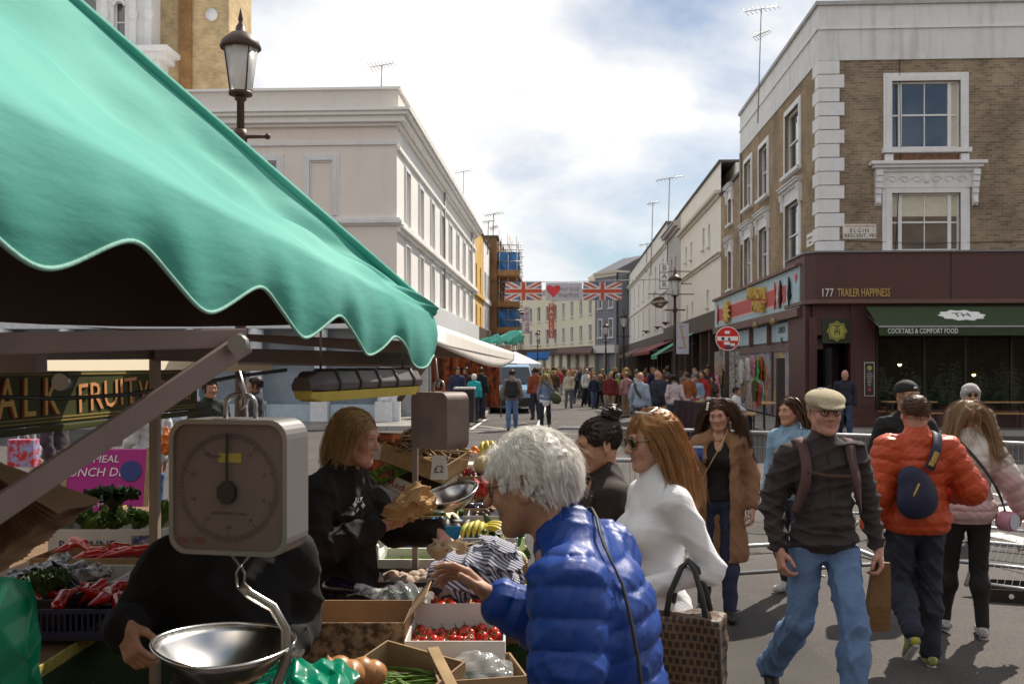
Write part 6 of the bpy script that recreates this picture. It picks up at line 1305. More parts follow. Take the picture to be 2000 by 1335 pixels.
text('FRUIT', .165, orr, sgn, (su(205), -.017, .0), (PI/2, rad(-3), 0), ext=.0015, sx=1.15); text('&', .07, orr, sgn, (su(253), -.017, -.04), (PI/2,0,0), ext=.0015); text('VEG', .135, orr, sgn, (su(292), -.017, .005), (PI/2,0,0), ext=.0015, sx=1.1)
text('EST', .04, yl, sgn, (su(357), -.017, .03), (PI/2,0,0), ext=.0015); text('MKT', .04, yl, sgn, (su(360), -.017, -.03), (PI/2,0,0), ext=.0015)
cbl = thing('power_cable', 'thin black power cable drooping in front of the signboard', 'cable', W(200, 770, 2.6)); q = MB(); q.tube([W(-40, 774, 2.2)-cbl.location, W(120, 778, 2.5)-cbl.location, W(250, 770, 2.7)-cbl.location, W(380, 750, 2.9)-cbl.location, W(460, 735, 3.0)-cbl.location, W(560, 722, 3.1)-cbl.location], .006, 6); q.build('cable', blk, cbl)
# hanging work light
wl_ = thing('work_light', 'long grey ribbed work light with yellow cover hanging under the awning', 'lamp', W(690, 755, 3.4)); wo_ = wl_.location
a, b = W(588, 757, 3.05)-wo_, W(808, 746, 3.85)-wo_; ax = (b-a).normalized(); sx = ax.cross(Vector((0,0,1))).normalized(); uz = sx.cross(ax)
Rw = frame_R(ax, sx, uz); Lw = (b-a).length; T_ = Matrix.Translation(a) @ Rw.to_4x4()
def sect(p0, pts): return [T_ @ Vector((p0, y, z)) for y, z in pts]
prof = [(-.05, -.01), (-.055, .012), (-.035, .05), (.035, .05), (.055, .012), (.05, -.01)]
q = MB(); vs_ = []; st = [(-.0, .55), (.05, .95), (.07, 1), (Lw-.07, 1), (Lw-.04, .95), (Lw, .6)]
for x, k in st: vs_ += [T_ @ Vector((x, y*k, z*k)) for y, z in prof]
q.add(vs_, [(i*6+j, i*6+(j+1) % 6, i*6+6+(j+1) % 6, i*6+6+j) for i in range(len(st)-1) for j in range(6)]+[tuple(range(6)), tuple(reversed(range(30, 36)))]); q.build('housing', mat('grey_plastic', (.10,.085,.085), .5, stain=.2), wl_, bevel=.004)
for i in range(5):
 x = Lw*(.18+.17*i); q = MB(); q.tube([T_ @ Vector((x, y*1.05, z*1.06)) for y, z in prof], .006, 5); q.build('rib', MATS['grey_plastic'], wl_)
q = MB(); vs_ = []; pr2 = [(-.048, -.013), (-.036, -.045), (.036, -.045), (.048, -.013)]
for x, k in ((.01, .6), (.06, 1), (Lw-.06, 1), (Lw-.01, .6)): vs_ += [T_ @ Vector((x, y*k, -.013+(z+.013)*k)) for y, z in pr2]
q.add(vs_, [(i*4+j, i*4+(j+1) % 4, i*4+4+(j+1) % 4, i*4+4+j) for i in range(3) for j in range(4)]+[(0,1,2,3), (15,14,13,12)]); q.build('cover', mat('yellow_cover', (.62,.50,.10), .35), wl_, bevel=.004)
for x in (.12, Lw-.1): q = MB(); p = T_ @ Vector((x, 0, .05)); q.tube([p, p+Vector((.0,0,.12)), p+Vector((.01,0,.2))], .004, 5); q.build('hook', MATS['grey_steel'], wl_)
# hanging scales
def scale_(label, px, py, d, rz, w=.27, h=.285, t=.1, pan=True, hook=(465, 725), body=None):
 t0 = thing('hanging_scale', label, 'scale', W(px, py, d), rz)
 body = body or mat('scale_enamel', (.28,.265,.26), .35, metal=.55, var=.05)
 def rr(w, h, r, n=6): return [(sx*(w/2-r)+r*math.cos(a0+i*PI/2/n), sz*(h/2-r)+r*math.sin(a0+i*PI/2/n)) for sx, sz, a0 in ((1,1,0), (-1,1,PI/2), (-1,-1,PI), (1,-1,1.5*PI)) for i in range(n+1)]
 M_ = Matrix.Translation((0, t/2, 0)) @ Matrix.Rotation(PI/2, 4, 'X')
 q = MB(); q.prism(rr(w, h, .04), t, M_); q.build('case', body, t0, bevel=.004)
 M2 = Matrix.Translation((0, -t/2+.004, 0)) @ Matrix.Rotation(PI/2, 4, 'X'); q = MB(); o_, i_ = rr(w, h, .04), rr(w-.02, h-.02, .034); n = len(o_)
 q.add([M2 @ Vector((x, y, z)) for z in (0, .014) for x, y in o_]+[M2 @ Vector((x, y, z)) for z in (.014, .006) for x, y in i_], [(k*n+i, k*n+(i+1) % n, (k+1)*n+(i+1) % n, (k+1)*n+i) for k in range(3) for i in range(n)]); q.build('bezel', body, t0)
 q = MB(); q.prism(rr(w-.02, h-.02, .034), .002, Matrix.Translation((0, -t/2-.001, 0)) @ Matrix.Rotation(PI/2, 4, 'X')); q.build('dial', mat('dial_paper', (.17,.13,.12), .35, var=.12, vs=8, stain=.3), t0)
 q = MB()
 for k in range(100):
  a = 2*PI*k/100; l = .012 if k % 10 else .02; q.box(-.0006, .0006, -t/2-.0055, -t/2-.0045, .115-l, .115, Matrix.Rotation(a, 3, 'Y'))
 tag(q.build('tick_marks', mat('dial_ink', (.09,.065,.06), .5), t0), kind='stuff')
 for k in range(0, 20, 2):
  a = 2*PI*k/20; text(str(k*1 if k else 0), .012, MATS['dial_ink'], t0, (.085*math.sin(a), -t/2-.005, .085*math.cos(a)), (PI/2,0,0), ext=.0003, name='numeral')
 text('SALTER', .019, mat('faded_red', (.26,.06,.05), .5), t0, (-.085, -t/2-.0055, -.115), (PI/2,0,0), ext=.0003); text('Class III', .009, MATS['dial_ink'], t0, (-.03, -t/2-.0055, .065), (PI/2,0,0), ext=.0003); text('GRADUATED TO 20 kg', .008, MATS['dial_ink'], t0, (0, -t/2-.0055, -.055), (PI/2,0,0), ext=.0003)
 q = MB(); q.box(-.022, .03, -t/2-.0053, -t/2-.0047, .052, .072); q.build('sticker', mat('yellow_sticker', (.4,.32,.06), .5), t0)
 q = MB(); q.box(-.0022, .0022, -t/2-.013, -t/2-.010, -.035, .112); q.build('pointer', blk, t0); q = MB(); q.prism([(.022*math.cos(a), .025*math.sin(a)) for a in [2*PI*i/8+.39 for i in range(8)]], .014, Matrix.Translation((0, -t/2-.004, -.01)) @ Matrix.Rotation(PI/2, 4, 'X')); q.build('hub', mat('dark_metal', (.05,.045,.045), .4, metal=.6), t0, bevel=.002)
 st_ = mat('tarnished_steel', (.34,.32,.31), .3, metal=.9, stain=.3)
 q = MB(); q.tube([(-.035, 0, h/2-.005)]+[(-.035*math.cos(a), 0, h/2+.03+.022*math.sin(a)) for a in [PI*i/8 for i in range(9)]]+[(.035, 0, h/2-.005)], .0055, 8); q.build('loop', st_, t0)
 hk = t0.matrix_basis.inverted() @ W(*hook, d) if False else Matrix.Rotation(-rz, 3, 'Z') @ (W(*hook, d)-t0.location)
 q = MB(); q.tube([(0,0,h/2+.05), (.004,0,h/2+.02), (.012,0,h/2+.03), (.008,0,h/2+.06), tuple(hk)], .006, 8); q.build('hanger_hook', st_, t0)
 if pan:
  q = MB(); q.tube([(-.03,0,-h/2), (0,0,-h/2-.035), (.03,0,-h/2)], .003, 6); q.build('link', st_, t0); q = MB(); q.tube([(0,0,-h/2-.03), (-.01,0,-h/2-.05), (-.008,0,-h/2-.08), (.008,0,-h/2-.08), (.01,0,-h/2-.05), (0,0,-h/2-.03)], .0025, 6); q.build('s_hook', st_, t0)
  z0 = -h/2-.075; pts = [(0,0,z0), (.02,0,z0-.018), (.075,0,z0-.045), (.105,0,z0-.09), (.108,-.01,z0-.15), (.085,-.02,z0-.22), (.03,-.02,z0-.27)]
  q = MB(); q.tube(pts, .012, 8); o = q.build('yoke', st_, t0); 
  for v in o.data.vertices: v.co.y *= .45
 return t0
SCL = scale_('large square hanging dial scale with metal scoop pan, nearest the camera', 470, 945, 2.15, rad(-9))
pn = thing('scale_pan', 'shiny metal scoop pan hanging below the large dial scale', 'pan', W(448, 1258, 2.15), 0)
steel = mat('brushed_pan', (.62,.60,.57), .22, metal=1, var=.12, vs=14)
def panf(u, v): a = 2*PI*u; r = v; tip = 1+.18*max(0, -math.cos(a))**3; x = .137*r*math.cos(a)*tip; y = .17*r*math.sin(a); return Vector((x, y, -.085*(1-r**2.3)+.012*r**6*max(0, -math.cos(a))))
q = MB(); q.grid(panf, 48, 12); q.build('bowl', steel, pn, thick=.0025); q = MB(); q.tube([panf(i/48, 1) for i in range(49)], .004, 6); q.build('rim', steel, pn)
q = MB(); q.box(.11, .16, -.02, .02, -.02, -.012); q.build('lug', steel, pn, bevel=.002)
scale_('smaller weathered hanging scale seen edge on at the far end of the stall', 857, 820, 4.5, rad(138), w=.25, h=.255, t=.12, pan=False, hook=(850, 700), body=mat('weathered_case', (.20,.145,.125), .6, var=.25, vs=9, stain=.5))
# ------------------------------------------------------------ counters
turf = mat('fake_turf', (.02,.045,.012), .95, var=.5, vs=60, bump=1, bs=180); tbl = mat('table_ply', (.16,.09,.045), .8, var=.25, vs=7); edg = mat('yellow_edge', (.42,.36,.08), .7, var=.4, vs=30)
def counter(label, cx0, cx1, d0, d1, z, skirt=True):
 t = thing('stall_counter', label, 'table', WX((cx0+cx1)/2, (d0+d1)/2, 0), YAW); w, l = (cx1-cx0)/2, (d1-d0)/2
 q = MB(); q.box(-w, w, -l, l, z-.03, z); q.build('top', tbl, t, bevel=.004)
 if skirt:
  for x in (-w-.008, w+.004): q = MB(); q.box(x, x+.006, -l, l, .12, z-.032); q.build('turf_skirt', turf, t)
  q = MB(); q.box(-w, w, -l-.008, -l-.002, .12, z-.032); q.build('turf_skirt', turf, t)
 for x in (-w+.05, w-.05):
  for y in (-l+.08, l-.08): q = MB(); q.box(x-.02, x+.02, y-.02, y+.02, 0, z-.03); q.build('leg', wood, t)
 q = MB(); q.box(-w-.012, -w-.002, -l, l, z-.03, z+.012); q.box(w+.002, w+.012, -l, l, z-.03, z+.012); q.build('edge_strip', edg, t); return t
counter('low front counter carrying the cardboard boxes of tomatoes and beans', -.74, -.02, 2.55, 3.95, .66); counter('long rear counter of fruit and vegetable crates', -.72, .06, 3.97, 10.6, .82)
counter('shaded inner counter with peppers and salad on the left of the stall', -2.9, -1.66, 3.1, 7.5, .84)
# ------------------------------------------------------------ crates and produce
def at_z(px, py, z): d = FPX*(CAMH-z)/(py-HORZ); return (px-1000)/FPX*d, d
card = mat('cardboard', (.33,.215,.12), .9, var=.12, vs=10, bump=.2, bs=60); cardin = mat('cardboard_inside', (.29,.19,.11), .9, var=.12, vs=8); whitec = mat('white_card', (.62,.60,.57), .8, var=.08, vs=9)
blackp = mat('black_plastic', (.016,.015,.015), .45); bluep_ = mat('dark_blue_print', (.02,.035,.13), .6, var=.2, vs=14); skyb = mat('sky_blue_plastic', (.03,.28,.5), .4); woodc = mat('crate_wood', (.36,.24,.12), .85, var=.3, vs=12); poly = mat('polystyrene', (.66,.66,.60), .8, bump=.4, bs=160)
pattern = mat('dark_leaf_print', (.10,.06,.03), .85, var=.2, vs=30, col2=(.33,.215,.12)); greenp = mat('green_print', (.06,.17,.03), .7, var=.5, vs=30, col2=(.2,.3,.05)); orangep = mat('orange_print', (.55,.14,.03), .6, var=.2, vs=14, col2=(.08,.03,.02))
def crate(label, px, py, zr, w, l, h, m=card, mi=None, rz=0, tilt=(0,0), th=.006, front=None, slots=False, flaps=0, name='produce_box', cat='box', back=0):
 cx, d = at_z(px, py, zr); t = thing(name, label, cat, WX(cx, d, zr-h), YAW+rz); t.rotation_euler = (tilt[0], tilt[1], YAW+rz); mi = mi or m
 q = MB(); q.box(-w/2, w/2, -l/2, l/2, 0, th); q.build('base', mi, t)
 for nm, b in (('end_panel', (-w/2, -w/2+th, -l/2, l/2)), ('end_panel', (w/2-th, w/2, -l/2, l/2)), ('front_panel', (-w/2+th, w/2-th, -l/2, -l/2+th)), ('back_panel', (-w/2+th, w/2-th, l/2-th, l/2))):
  q = MB(); mm = (front or m) if nm == 'front_panel' else m; hh = h+(back if nm == 'back_panel' else 0)
  if slots and nm != 'end_panel':
   q.box(b[0], b[1], b[2], b[3], th, h*.3); q.box(b[0], b[1], b[2], b[3], h*.85, h); n = int(w/.022)
   for i in range(n): x = b[0]+(b[1]-b[0])*(i+.5)/n; q.box(x-.004, x+.004, b[2], b[3], h*.3, h*.85)
  else: q.box(b[0], b[1], b[2], b[3], th, hh)
  q.build(nm, mm, t)
 for sx in (-1, 1)[:flaps]:
  q = MB(); R = Matrix.Rotation(sx*-.9, 3, 'Y'); q.box(0, .11*sx if sx > 0 else 0, -l/2, l/2, 0, .004) if sx > 0 else q.box(-.11, 0, -l/2, l/2, 0, .004); q.v = [tuple(R @ Vector(v)+Vector((sx*w/2, 0, h))) for v in q.v]; q.build('flap', m, t)
 t['_z'] = 0; del t['_z']; return t, (cx, d, zr, w, l, h, rz, tilt)
def spots(info, n, z, rng, mx_=.04, my=.04, jz=.02):
 cx, d, zr, w, l, h, rz, tilt = info; M = Matrix.Translation(WX(cx, d, zr-h)) @ Euler((tilt[0], tilt[1], YAW+rz)).to_matrix().to_4x4(); out = []
 tries = 0; pts = []
 rmin = math.sqrt((w-2*mx_)*(l-2*my)/n)*.78
 while len(pts) < n and tries < 4000:
  tries += 1; x, y = rng.uniform(-w/2+mx_, w/2-mx_), rng.uniform(-l/2+my, l/2-my)
  if all((x-a)**2+(y-b)**2 > rmin*rmin for a, b in pts) or tries > 3000: pts.append((x, y))
 return [M @ Vector((x, y, z+rng.uniform(-jz, jz))) for x, y in pts]
def scatter(name, label, cat, group, pos, meshes, mats, rng, tilt=PI, sc=(.88, 1.12), child=None, flat=False):
 for i, p in enumerate(pos):
  o = link(name, meshes[i % len(meshes)], None); o.location = p; o.rotation_euler = (rng.uniform(-tilt, tilt) if not flat else 0, rng.uniform(-tilt, tilt) if not flat else 0, rng.uniform(0, 6.28)); s = rng.uniform(*sc); o.scale = (s, s, s)
  tag(o, label, cat, group)
  if child: c = link(child[0], child[1], None, o)
def net_mesh(S, vox, name, m): V, F = S.net(vox); me = np_mesh(name, V, F); me.materials.append(m); return me
rg = random.Random(5)
tomm = mat('tomato_skin', (.50,.022,.012), .18, var=.2, vs=15, coat=.3); S = Sdf(); S.ell((0,0,0), (.021,.021,.0185)); S.ell((0,0,.024), (.007,.007,.009), None, .008, 's'); tomato = net_mesh(S, .0035, 'tomato', tomm)
q = MB()
for i in range(5): a = i*1.257; q.add([(0,0,.0165), (.006*math.cos(a-.4), .006*math.sin(a-.4), .0185), (.016*math.cos(a), .016*math.sin(a), .0175), (.006*math.cos(a+.4), .006*math.sin(a+.4), .0185)], [(0,1,2,3)])
q.tube([(0,0,.016), (.002,0,.026), (.006,.002,.032)], .0016, 5); calyx = q.mesh('calyx'); calyx.materials.append(mat('calyx_green', (.06,.13,.02), .6))
def profile_mesh(name, prof, m, n=16): q = MB(); q.lathe(prof, n); me = q.mesh(name); me.materials.append(m); return me
mush = profile_mesh('mushroom', [(0, -.03), (.013, -.03), (.012, -.005), (.028, -.004), (.034, .006), (.028, .02), (.014, .028), (0, .03)], mat('mushroom_tan', (.42,.32,.25), .8, var=.2, vs=40))
avo = profile_mesh('avocado', [(0, -.05), (.02, -.047), (.034, -.03), (.037, -.012), (.03, .015), (.019, .04), (.01, .052), (0, .054)], mat('avocado_skin', (.035,.028,.02), .5, var=.3, vs=40, bump=.6, bs=140))
orange = profile_mesh('orange', [(.037*math.sin(a), .036*math.cos(a)) for a in [PI-PI*i/10 for i in range(11)]], mat('orange_peel', (.62,.20,.02), .45, bump=.3, bs=200))
onion = profile_mesh('onion', [(0, -.036), (.02, -.034), (.038, -.012), (.038, .01), (.022, .03), (.006, .042), (0, .05)], mat('onion_skin', (.36,.17,.06), .4, var=.3, vs=30))
q = MB(); q.tube([(.0, .10*math.cos(a), .10*math.sin(a)-.1) for a in [.55+2.0*i/12 for i in range(13)]], [.004, .010, .0155, .018, .019, .0195, .0195, .019, .018, .0165, .013, .007, .005], 7); ban = q.mesh('banana'); ban.materials.append(mat('banana_yellow', (.62,.46,.04), .5, var=.2, vs=20, col2=(.45,.42,.06)))
S = Sdf(); S.cap((-.06,0,0), (.0,.01,.005), .024, .02, .01); S.cap((0,.01,.005), (.09,-.012,-.004), .02, .004, .01); S.cap((-.06,0,0), (-.1,.005,.012), .005, .004, .006); rpep = net_mesh(S, .005, 'pepper', mat('red_pepper', (.42,.018,.012), .2, var=.2, vs=14, coat=.4))
aub = profile_mesh('aubergine', [(0, -.1), (.03, -.092), (.045, -.06), (.043, -.02), (.03, .04), (.022, .075), (.024, .08), (.012, .095), (.006, .12), (0, .12)], mat('aubergine_skin', (.014,.006,.018), .15, coat=.5))
def leafy(name, n, r, h, m, seed, curl=.5, wleaf=.08):
 R_ = random.Random(seed); q = MB()
 for i in range(n):
  a = R_.uniform(0, 6.28); L = R_.uniform(.7, 1)*h; out = R_.uniform(.15, 1)*r; w = wleaf*R_.uniform(.7, 1.2); ph = R_.uniform(0, 6)
  def f(u, v): t = v; x = (u-.5)*w*math.sin(PI*min(1, t*.8+.12)); o_ = out*t**1.4; z = L*t-curl*L*.5*t**3+.012*math.sin(14*u+ph)*t+.01*math.sin(19*t+ph); return Vector((math.cos(a)*o_-math.sin(a)*x, math.sin(a)*o_+math.cos(a)*x, z+.03*abs(u-.5)*2))
  q.grid(f, 5, 6)
 me = q.mesh(name); me.materials.append(m); return me
lettm = mat('lettuce_leaf', (.11,.19,.035), .5, var=.4, vs=14, island=.3); lett = leafy('lettuce', 26, .11, .17, lettm, 3); dgreen = mat('dark_leaf', (.03,.075,.02), .5, var=.4, vs=14, island=.4); kale = leafy('greens', 24, .1, .2, dgreen, 8, 1.1)
def sticks(name, label, cat, info, z, n, L, r, m, rng, ang=.4, mx_=.08, grp=None, curve=.01, jz=.02, base=None):
 """a heap of thin vegetables too many to pick apart: one thing"""
 cx, d, zr, w, l, h, rz, tilt = info; t = thing(name, label, cat, WX(cx, d, zr-h), YAW+rz, grp); t.rotation_euler = (tilt[0], tilt[1], YAW+rz); q = MB()
 for i in range(n):
  x, y = rng.uniform(-w/2+mx_*.6, w/2-mx_*.6), rng.uniform(-l/2+.03, l/2-.03); a = (base or 0)+rng.uniform(-ang, ang); LL = L*rng.uniform(.8, 1.1); zz = z+rng.uniform(-jz, jz); dv = Vector((math.cos(a), math.sin(a), rng.uniform(-.12, .12)))*LL/2; k = Vector((0,0,rng.uniform(-1, 1)*curve))
  q.tube([Vector((x, y, zz))-dv, Vector((x, y, zz))+k, Vector((x, y, zz))+dv], [r*.6, r, r*.4], 5)
 tag(q.build('heap', m, t), kind='stuff'); return t
# garden box and the dark blue carton under it
b, inf = crate('open brown cardboard box with dark leaf print, nearly empty, on the front counter', 703, 1192, 1.03, .36, .33, .17, card, cardin, front=pattern, flaps=2); scatter('onion', 'brown onion left at the bottom of the leaf printed box', 'onion', 'onions in the leaf printed box', spots(inf, 2, .045, rg, .1, .08, .004), [onion], None, rg)
b, inf = crate('dark blue carton with white script garden below the leaf printed box', 706, 1188, .86, .38, .35, .19, bluep_, cardin); text('garden', .085, wht_l, b, (.05, -.35/2-.002, .1), (PI/2,0,0), ext=.001, shear=.25)
# tomatoes
b, inf = crate('white card tray of red vine tomatoes with printed back flap', 893, 1228, .985, .335, .30, .105, whitec, whitec, back=.055); P_ = spots(inf, 34, .075, rg, .03, .03, .012); scatter('tomato', 'red vine tomato in the white card tray', 'tomato', 'tomatoes in the white tray', P_, [tomato], None, rg, .7, (.9, 1.15), ('calyx', calyx))
q = MB(); q.box(-.12, .12, .152, .154, .09, .15); q.build('print', pattern, b)
b, inf2 = crate('low carton of large tomatoes behind the pointing hand', 905, 1168, .96, .30, .26, .1, card, cardin); scatter('tomato', 'large red tomato in the low carton behind the hand', 'tomato', 'tomatoes in the low carton', spots(inf2, 12, .08, rg, .045, .04, .015), [tomato], None, rg, .7, (1.5, 1.9), ('calyx', calyx))
b, infp = crate('carton of long red peppers at the customer side of the counter', 968, 1160, .97, .2, .3, .1, card, cardin); scatter('red_pepper', 'long red pepper in the customer side carton', 'pepper', 'red peppers in the customer side carton', spots(infp, 9, .09, rg, .05, .05), [rpep], None, rg, .4)
# beans box
b, inf = crate('tilted cardboard box of green beans with blue printed end, nearest the camera', 785, 1298, .965, .30, .27, .12, card, cardin, rz=rad(-28), tilt=(.16, .1), front=bluep_); beanm = mat('bean_green', (.14,.24,.04), .5, var=.3, vs=9, island=.25); sticks('green_beans', 'heap of fresh green beans in the tilted cardboard box', 'beans', inf, .05, 110, .13, .0042, beanm, rg, .8, .1, base=.4)
q = MB(); q.box(-.03, .03, .1345, .1352, .07, .085); q.build('hand_hole', MATS['dark_gap'], b)
b, inf = crate('cardboard box with clear plastic bags of herbs at the bottom edge', 930, 1300, .93, .28, .26, .12, card, cardin, rz=rad(12)); plast = mat('clear_film', (.8,.84,.86), .12, var=0, alpha=.2, spec=.9)
q = MB(); fx = lambda u, v: Vector((-.12+.24*u, -.1+.2*v, .09+.06*math.sin(PI*u)*math.sin(PI*v)+.012*abs(math.sin(9*u+7*v))+.012*abs(math.sin(11*v-8*u)))); q.grid(fx, 24, 20); t = thing('plastic_bag', 'crumpled clear plastic bag over the herb box', 'bag', b.location, YAW); q.build('film', plast, t); sticks('herb_bunch', 'green herb stems inside the plastic covered box', 'herbs', inf, .06, 60, .14, .003, mat('herb_green', (.07,.15,.03), .5, island=.4), rg, 1.2, .1)
q = MB(); t = thing('wooden_slat', 'loose wooden slat leaning across the bean box', 'slat', W(868, 1290, 2.95)); q.bar(W(845, 1265, 3.0)-t.location, W(885, 1345, 2.82)-t.location, .035, .01); q.build('slat', woodc, t, bevel=.002)
# paper wrapped greens behind the garden box
t = thing('wrapped_aubergines', 'purple aubergines wrapped in a printed white paper sheet', 'vegetables', W(695, 1160, 3.95)); q = MB(); q.grid(lambda u, v: Vector((-.03+.16*u, .04-.08*v, .035*math.sin(PI*v)+.01*math.sin(6*u))), 10, 8); q.build('paper', mat('printed_paper', (.6,.6,.58), .8, col2=(.1,.1,.12), vs=40), t)
for i in range(2): o = link('aubergine', aub, None, t); o.rotation_euler = (PI/2, .2*i, 1.2); o.location = (-.06, .02-.05*i, .03); o.scale = (.75,)*3
t = thing('salad_bag', 'bag of salad greens in clear film behind the leaf printed box', 'bag', W(785, 1172, 3.85)); o = link('greens', kale, None, t); o.scale = (.8, .7, .3); q = MB(); q.grid(lambda u, v: Vector((-.12+.24*u, -.09+.18*v, .01+.06*math.sin(PI*u)*math.sin(PI*v)+.008*math.sin(29*u+13*v))), 22, 16); q.build('film', plast, t)
# mushrooms
b, inf = crate('black slatted crate of pale mushrooms', 790, 1122, .985, .31, .30, .12, blackp, blackp, slots=True); scatter('mushroom', 'pale brown mushroom in the black slatted crate', 'mushroom', 'mushrooms in the black crate', spots(inf, 24, .09, rg, .04, .04, .015), [mush], None, rg, 1.2, (.9, 1.25))
# polystyrene
b, inf = crate('white polystyrene tray of fine green beans with raised moulded corner', 800, 1080, 1.0, .29, .30, .11, poly, poly, th=.016); sticks('fine_beans', 'fine green beans lying in the polystyrene tray', 'beans', inf, .055, 70, .2, .0045, mat('fine_bean', (.2,.30,.05), .5, island=.25), rg, .12)
S = Sdf(); S.box((-.15, -.13, .1), (.012, .012, .07), None, .008); S.box((-.15, .13, .12), (.014, .014, .09), None, .008); S.box((-.15, 0, .08), (.01, .13, .035), None, .006, .03); V, F = S.net(.006); link('raised_corner', np_mesh('c', V, F), poly, b)
b, inf = crate('blue carton with red printed badge beside the stall keeper', 778, 1040, 1.03, .30, .26, .16, mat('royal_blue_card', (.02,.09,.3), .6, var=.1), cardin); q = MB(); q.box(-.0, .1, -.1315, -.1305, .05, .11); q.build('badge', mat('badge_red', (.42,.05,.03), .6, col2=(.1,.03,.1), vs=60), b)
# avocado crate, bananas, fennel
b, inf = crate('sky blue crate of dark avocados with one cut in half', 893, 1018, 1.0, .30, .34, .11, skyb, blackp); P_ = spots(inf, 13, .085, rg, .05, .05, .01); scatter('avocado', 'dark avocado in the sky blue crate', 'avocado', 'avocados in the blue crate', P_[1:], [avo], None, rg, 1.4)
t = thing('cut_avocado', 'halved avocado showing yellow flesh on top of the blue crate', 'avocado', P_[0]+Vector((0, -.02, .035))); t.rotation_euler = (.5, 0, .8); q = MB(); q.prism([(.036*math.cos(a)*(1-.18*math.sin(a)), .05*math.sin(a)) for a in [2*PI*i/24 for i in range(24)]], .012); q.build('flesh', mat('avocado_flesh', (.55,.50,.14), .5), t); q = MB(); q.ball((0,-.01,.01), (.017,.017,.014)); q.build('stone', mat('avocado_stone', (.2,.09,.04), .4), t)
b, inf = crate('pale carton of yellow bananas on the customer side', 955, 1040, .97, .32, .34, .09, mat('lilac_card', (.5,.48,.54), .8), cardin, back=.07); cx, d = inf[:2]
for k in range(2):
 t = thing('banana_bunch', ['bunch of bananas at the left end of the pale carton', 'bunch of bananas lying along the pale carton'][k], 'bananas', WX(cx-.07+.13*k, d-.02, .97), YAW+(-.2 if k == 0 else 1.25))
 for i in range(5): o = link('banana', ban, None, t); o.location = (-.06+.03*i, 0, .05-.008*abs(i-2)); o.rotation_euler = (.25, .1*(i-2), .12*(i-2))
fen = mat('fennel_pale', (.55,.60,.36), .45, var=.15); S = Sdf(); S.ell((0,0,0), (.042,.034,.045), None, .01); S.cap((0,0,.03), (.02,0,.11), .018, .009, .02); S.cap((.01,.01,.03), (-.03,.01,.1), .015, .008, .02); fenm = net_mesh(S, .006, 'fennel', fen)
b, inf = crate('carton of fennel bulbs and green tops beside the striped bag', 990, 1085, .96, .2, .34, .1, card, cardin); scatter('fennel', 'pale fennel bulb in the customer side carton', 'fennel', 'fennel bulbs', spots(inf, 6, .1, rg, .04, .05), [fenm], None, rg, .9)
for i, p in enumerate(spots(inf, 3, .1, rg, .03, .05)): o = link('leafy_celery', kale, None); o.location = p; o.scale = (.5,.5,.45); o.rotation_euler = (1.2, 0, i*2); tag(o, 'leafy green celery top among the fennel bulbs', 'celery', 'celery tops')
b, inf = crate('black crate of asparagus spears behind the striped bag', 918, 1070, .95, .2, .3, .1, blackp, blackp, slots=True); sticks('asparagus', 'bundle of thin asparagus spears in the black crate', 'asparagus', inf, .09, 50, .16, .005, mat('asparagus_stem', (.16,.14,.05), .6, island=.4), rg, .5, base=.5)
# striped tote lying on the counter
strp = node_mat('ticking_stripe', lambda t, b, L, N: (lambda tcx, wv, rp: (L(tcx.outputs['Object'], wv.inputs['Vector']), setattr(wv.inputs['Scale'], 'default_value', 24), setattr(wv.inputs['Distortion'], 'default_value', 1.5), setattr(wv.inputs['Detail Scale'], 'default_value', .6), setattr(wv, 'bands_direction', 'DIAGONAL'), setattr(rp.color_ramp.elements[0], 'position', .42), setattr(rp.color_ramp.elements[1], 'position', .56), setattr(rp.color_ramp.elements[0], 'color', (.05,.055,.10,1)), setattr(rp.color_ramp.elements[1], 'color', (.44,.44,.5,1)), L(wv.outputs['Fac'], rp.inputs[0]), L(rp.outputs[0], b.inputs['Base Color']), setattr(b.inputs['Roughness'], 'default_value', .9)))(N('ShaderNodeTexCoord'), N('ShaderNodeTexWave'), N('ShaderNodeValToRGB')))
t = thing('striped_bag', 'blue and white striped cloth bag slumped on the counter', 'bag', W(922, 1122, 3.72), YAW+.2); S = Sdf(); S.ell((0,0,0), (.15,.1,.085), None, .03); S.ell((.09,.02,.06), (.07,.08,.07), None, .05); S.ell((-.09,0,-.01), (.08,.08,.06), None, .05); S.disp = wrinkle(.016, 77, 34, (1,1,1.4)); V, F = S.net(.007); link('cloth', np_mesh('cloth', V, F), strp, t)
for a, b_ in ((-.03, .06), (.05, .1)): q = MB(); q.tube([(a, -.06, .07), (a+.05, -.1, .03), (a+.1, -.11, -.05), (a+.13, -.06, -.02), (b_+.06, -.02, .1)], .009, 6); q.build('handle', strp, t)
t = thing('crumpled_paper', 'crumpled brown and white paper under the stall keeper\'s hand', 'paper', W(870, 1072, 4.2)); S = Sdf(); S.ell((0,0,0), (.08,.06,.035), None, .02); S.disp = wrinkle(.02, 5, 60); V, F = S.net(.006); link('paper', np_mesh('p', V, F, smooth=False), mat('kraft_pale', (.55,.45,.3), .8), t)
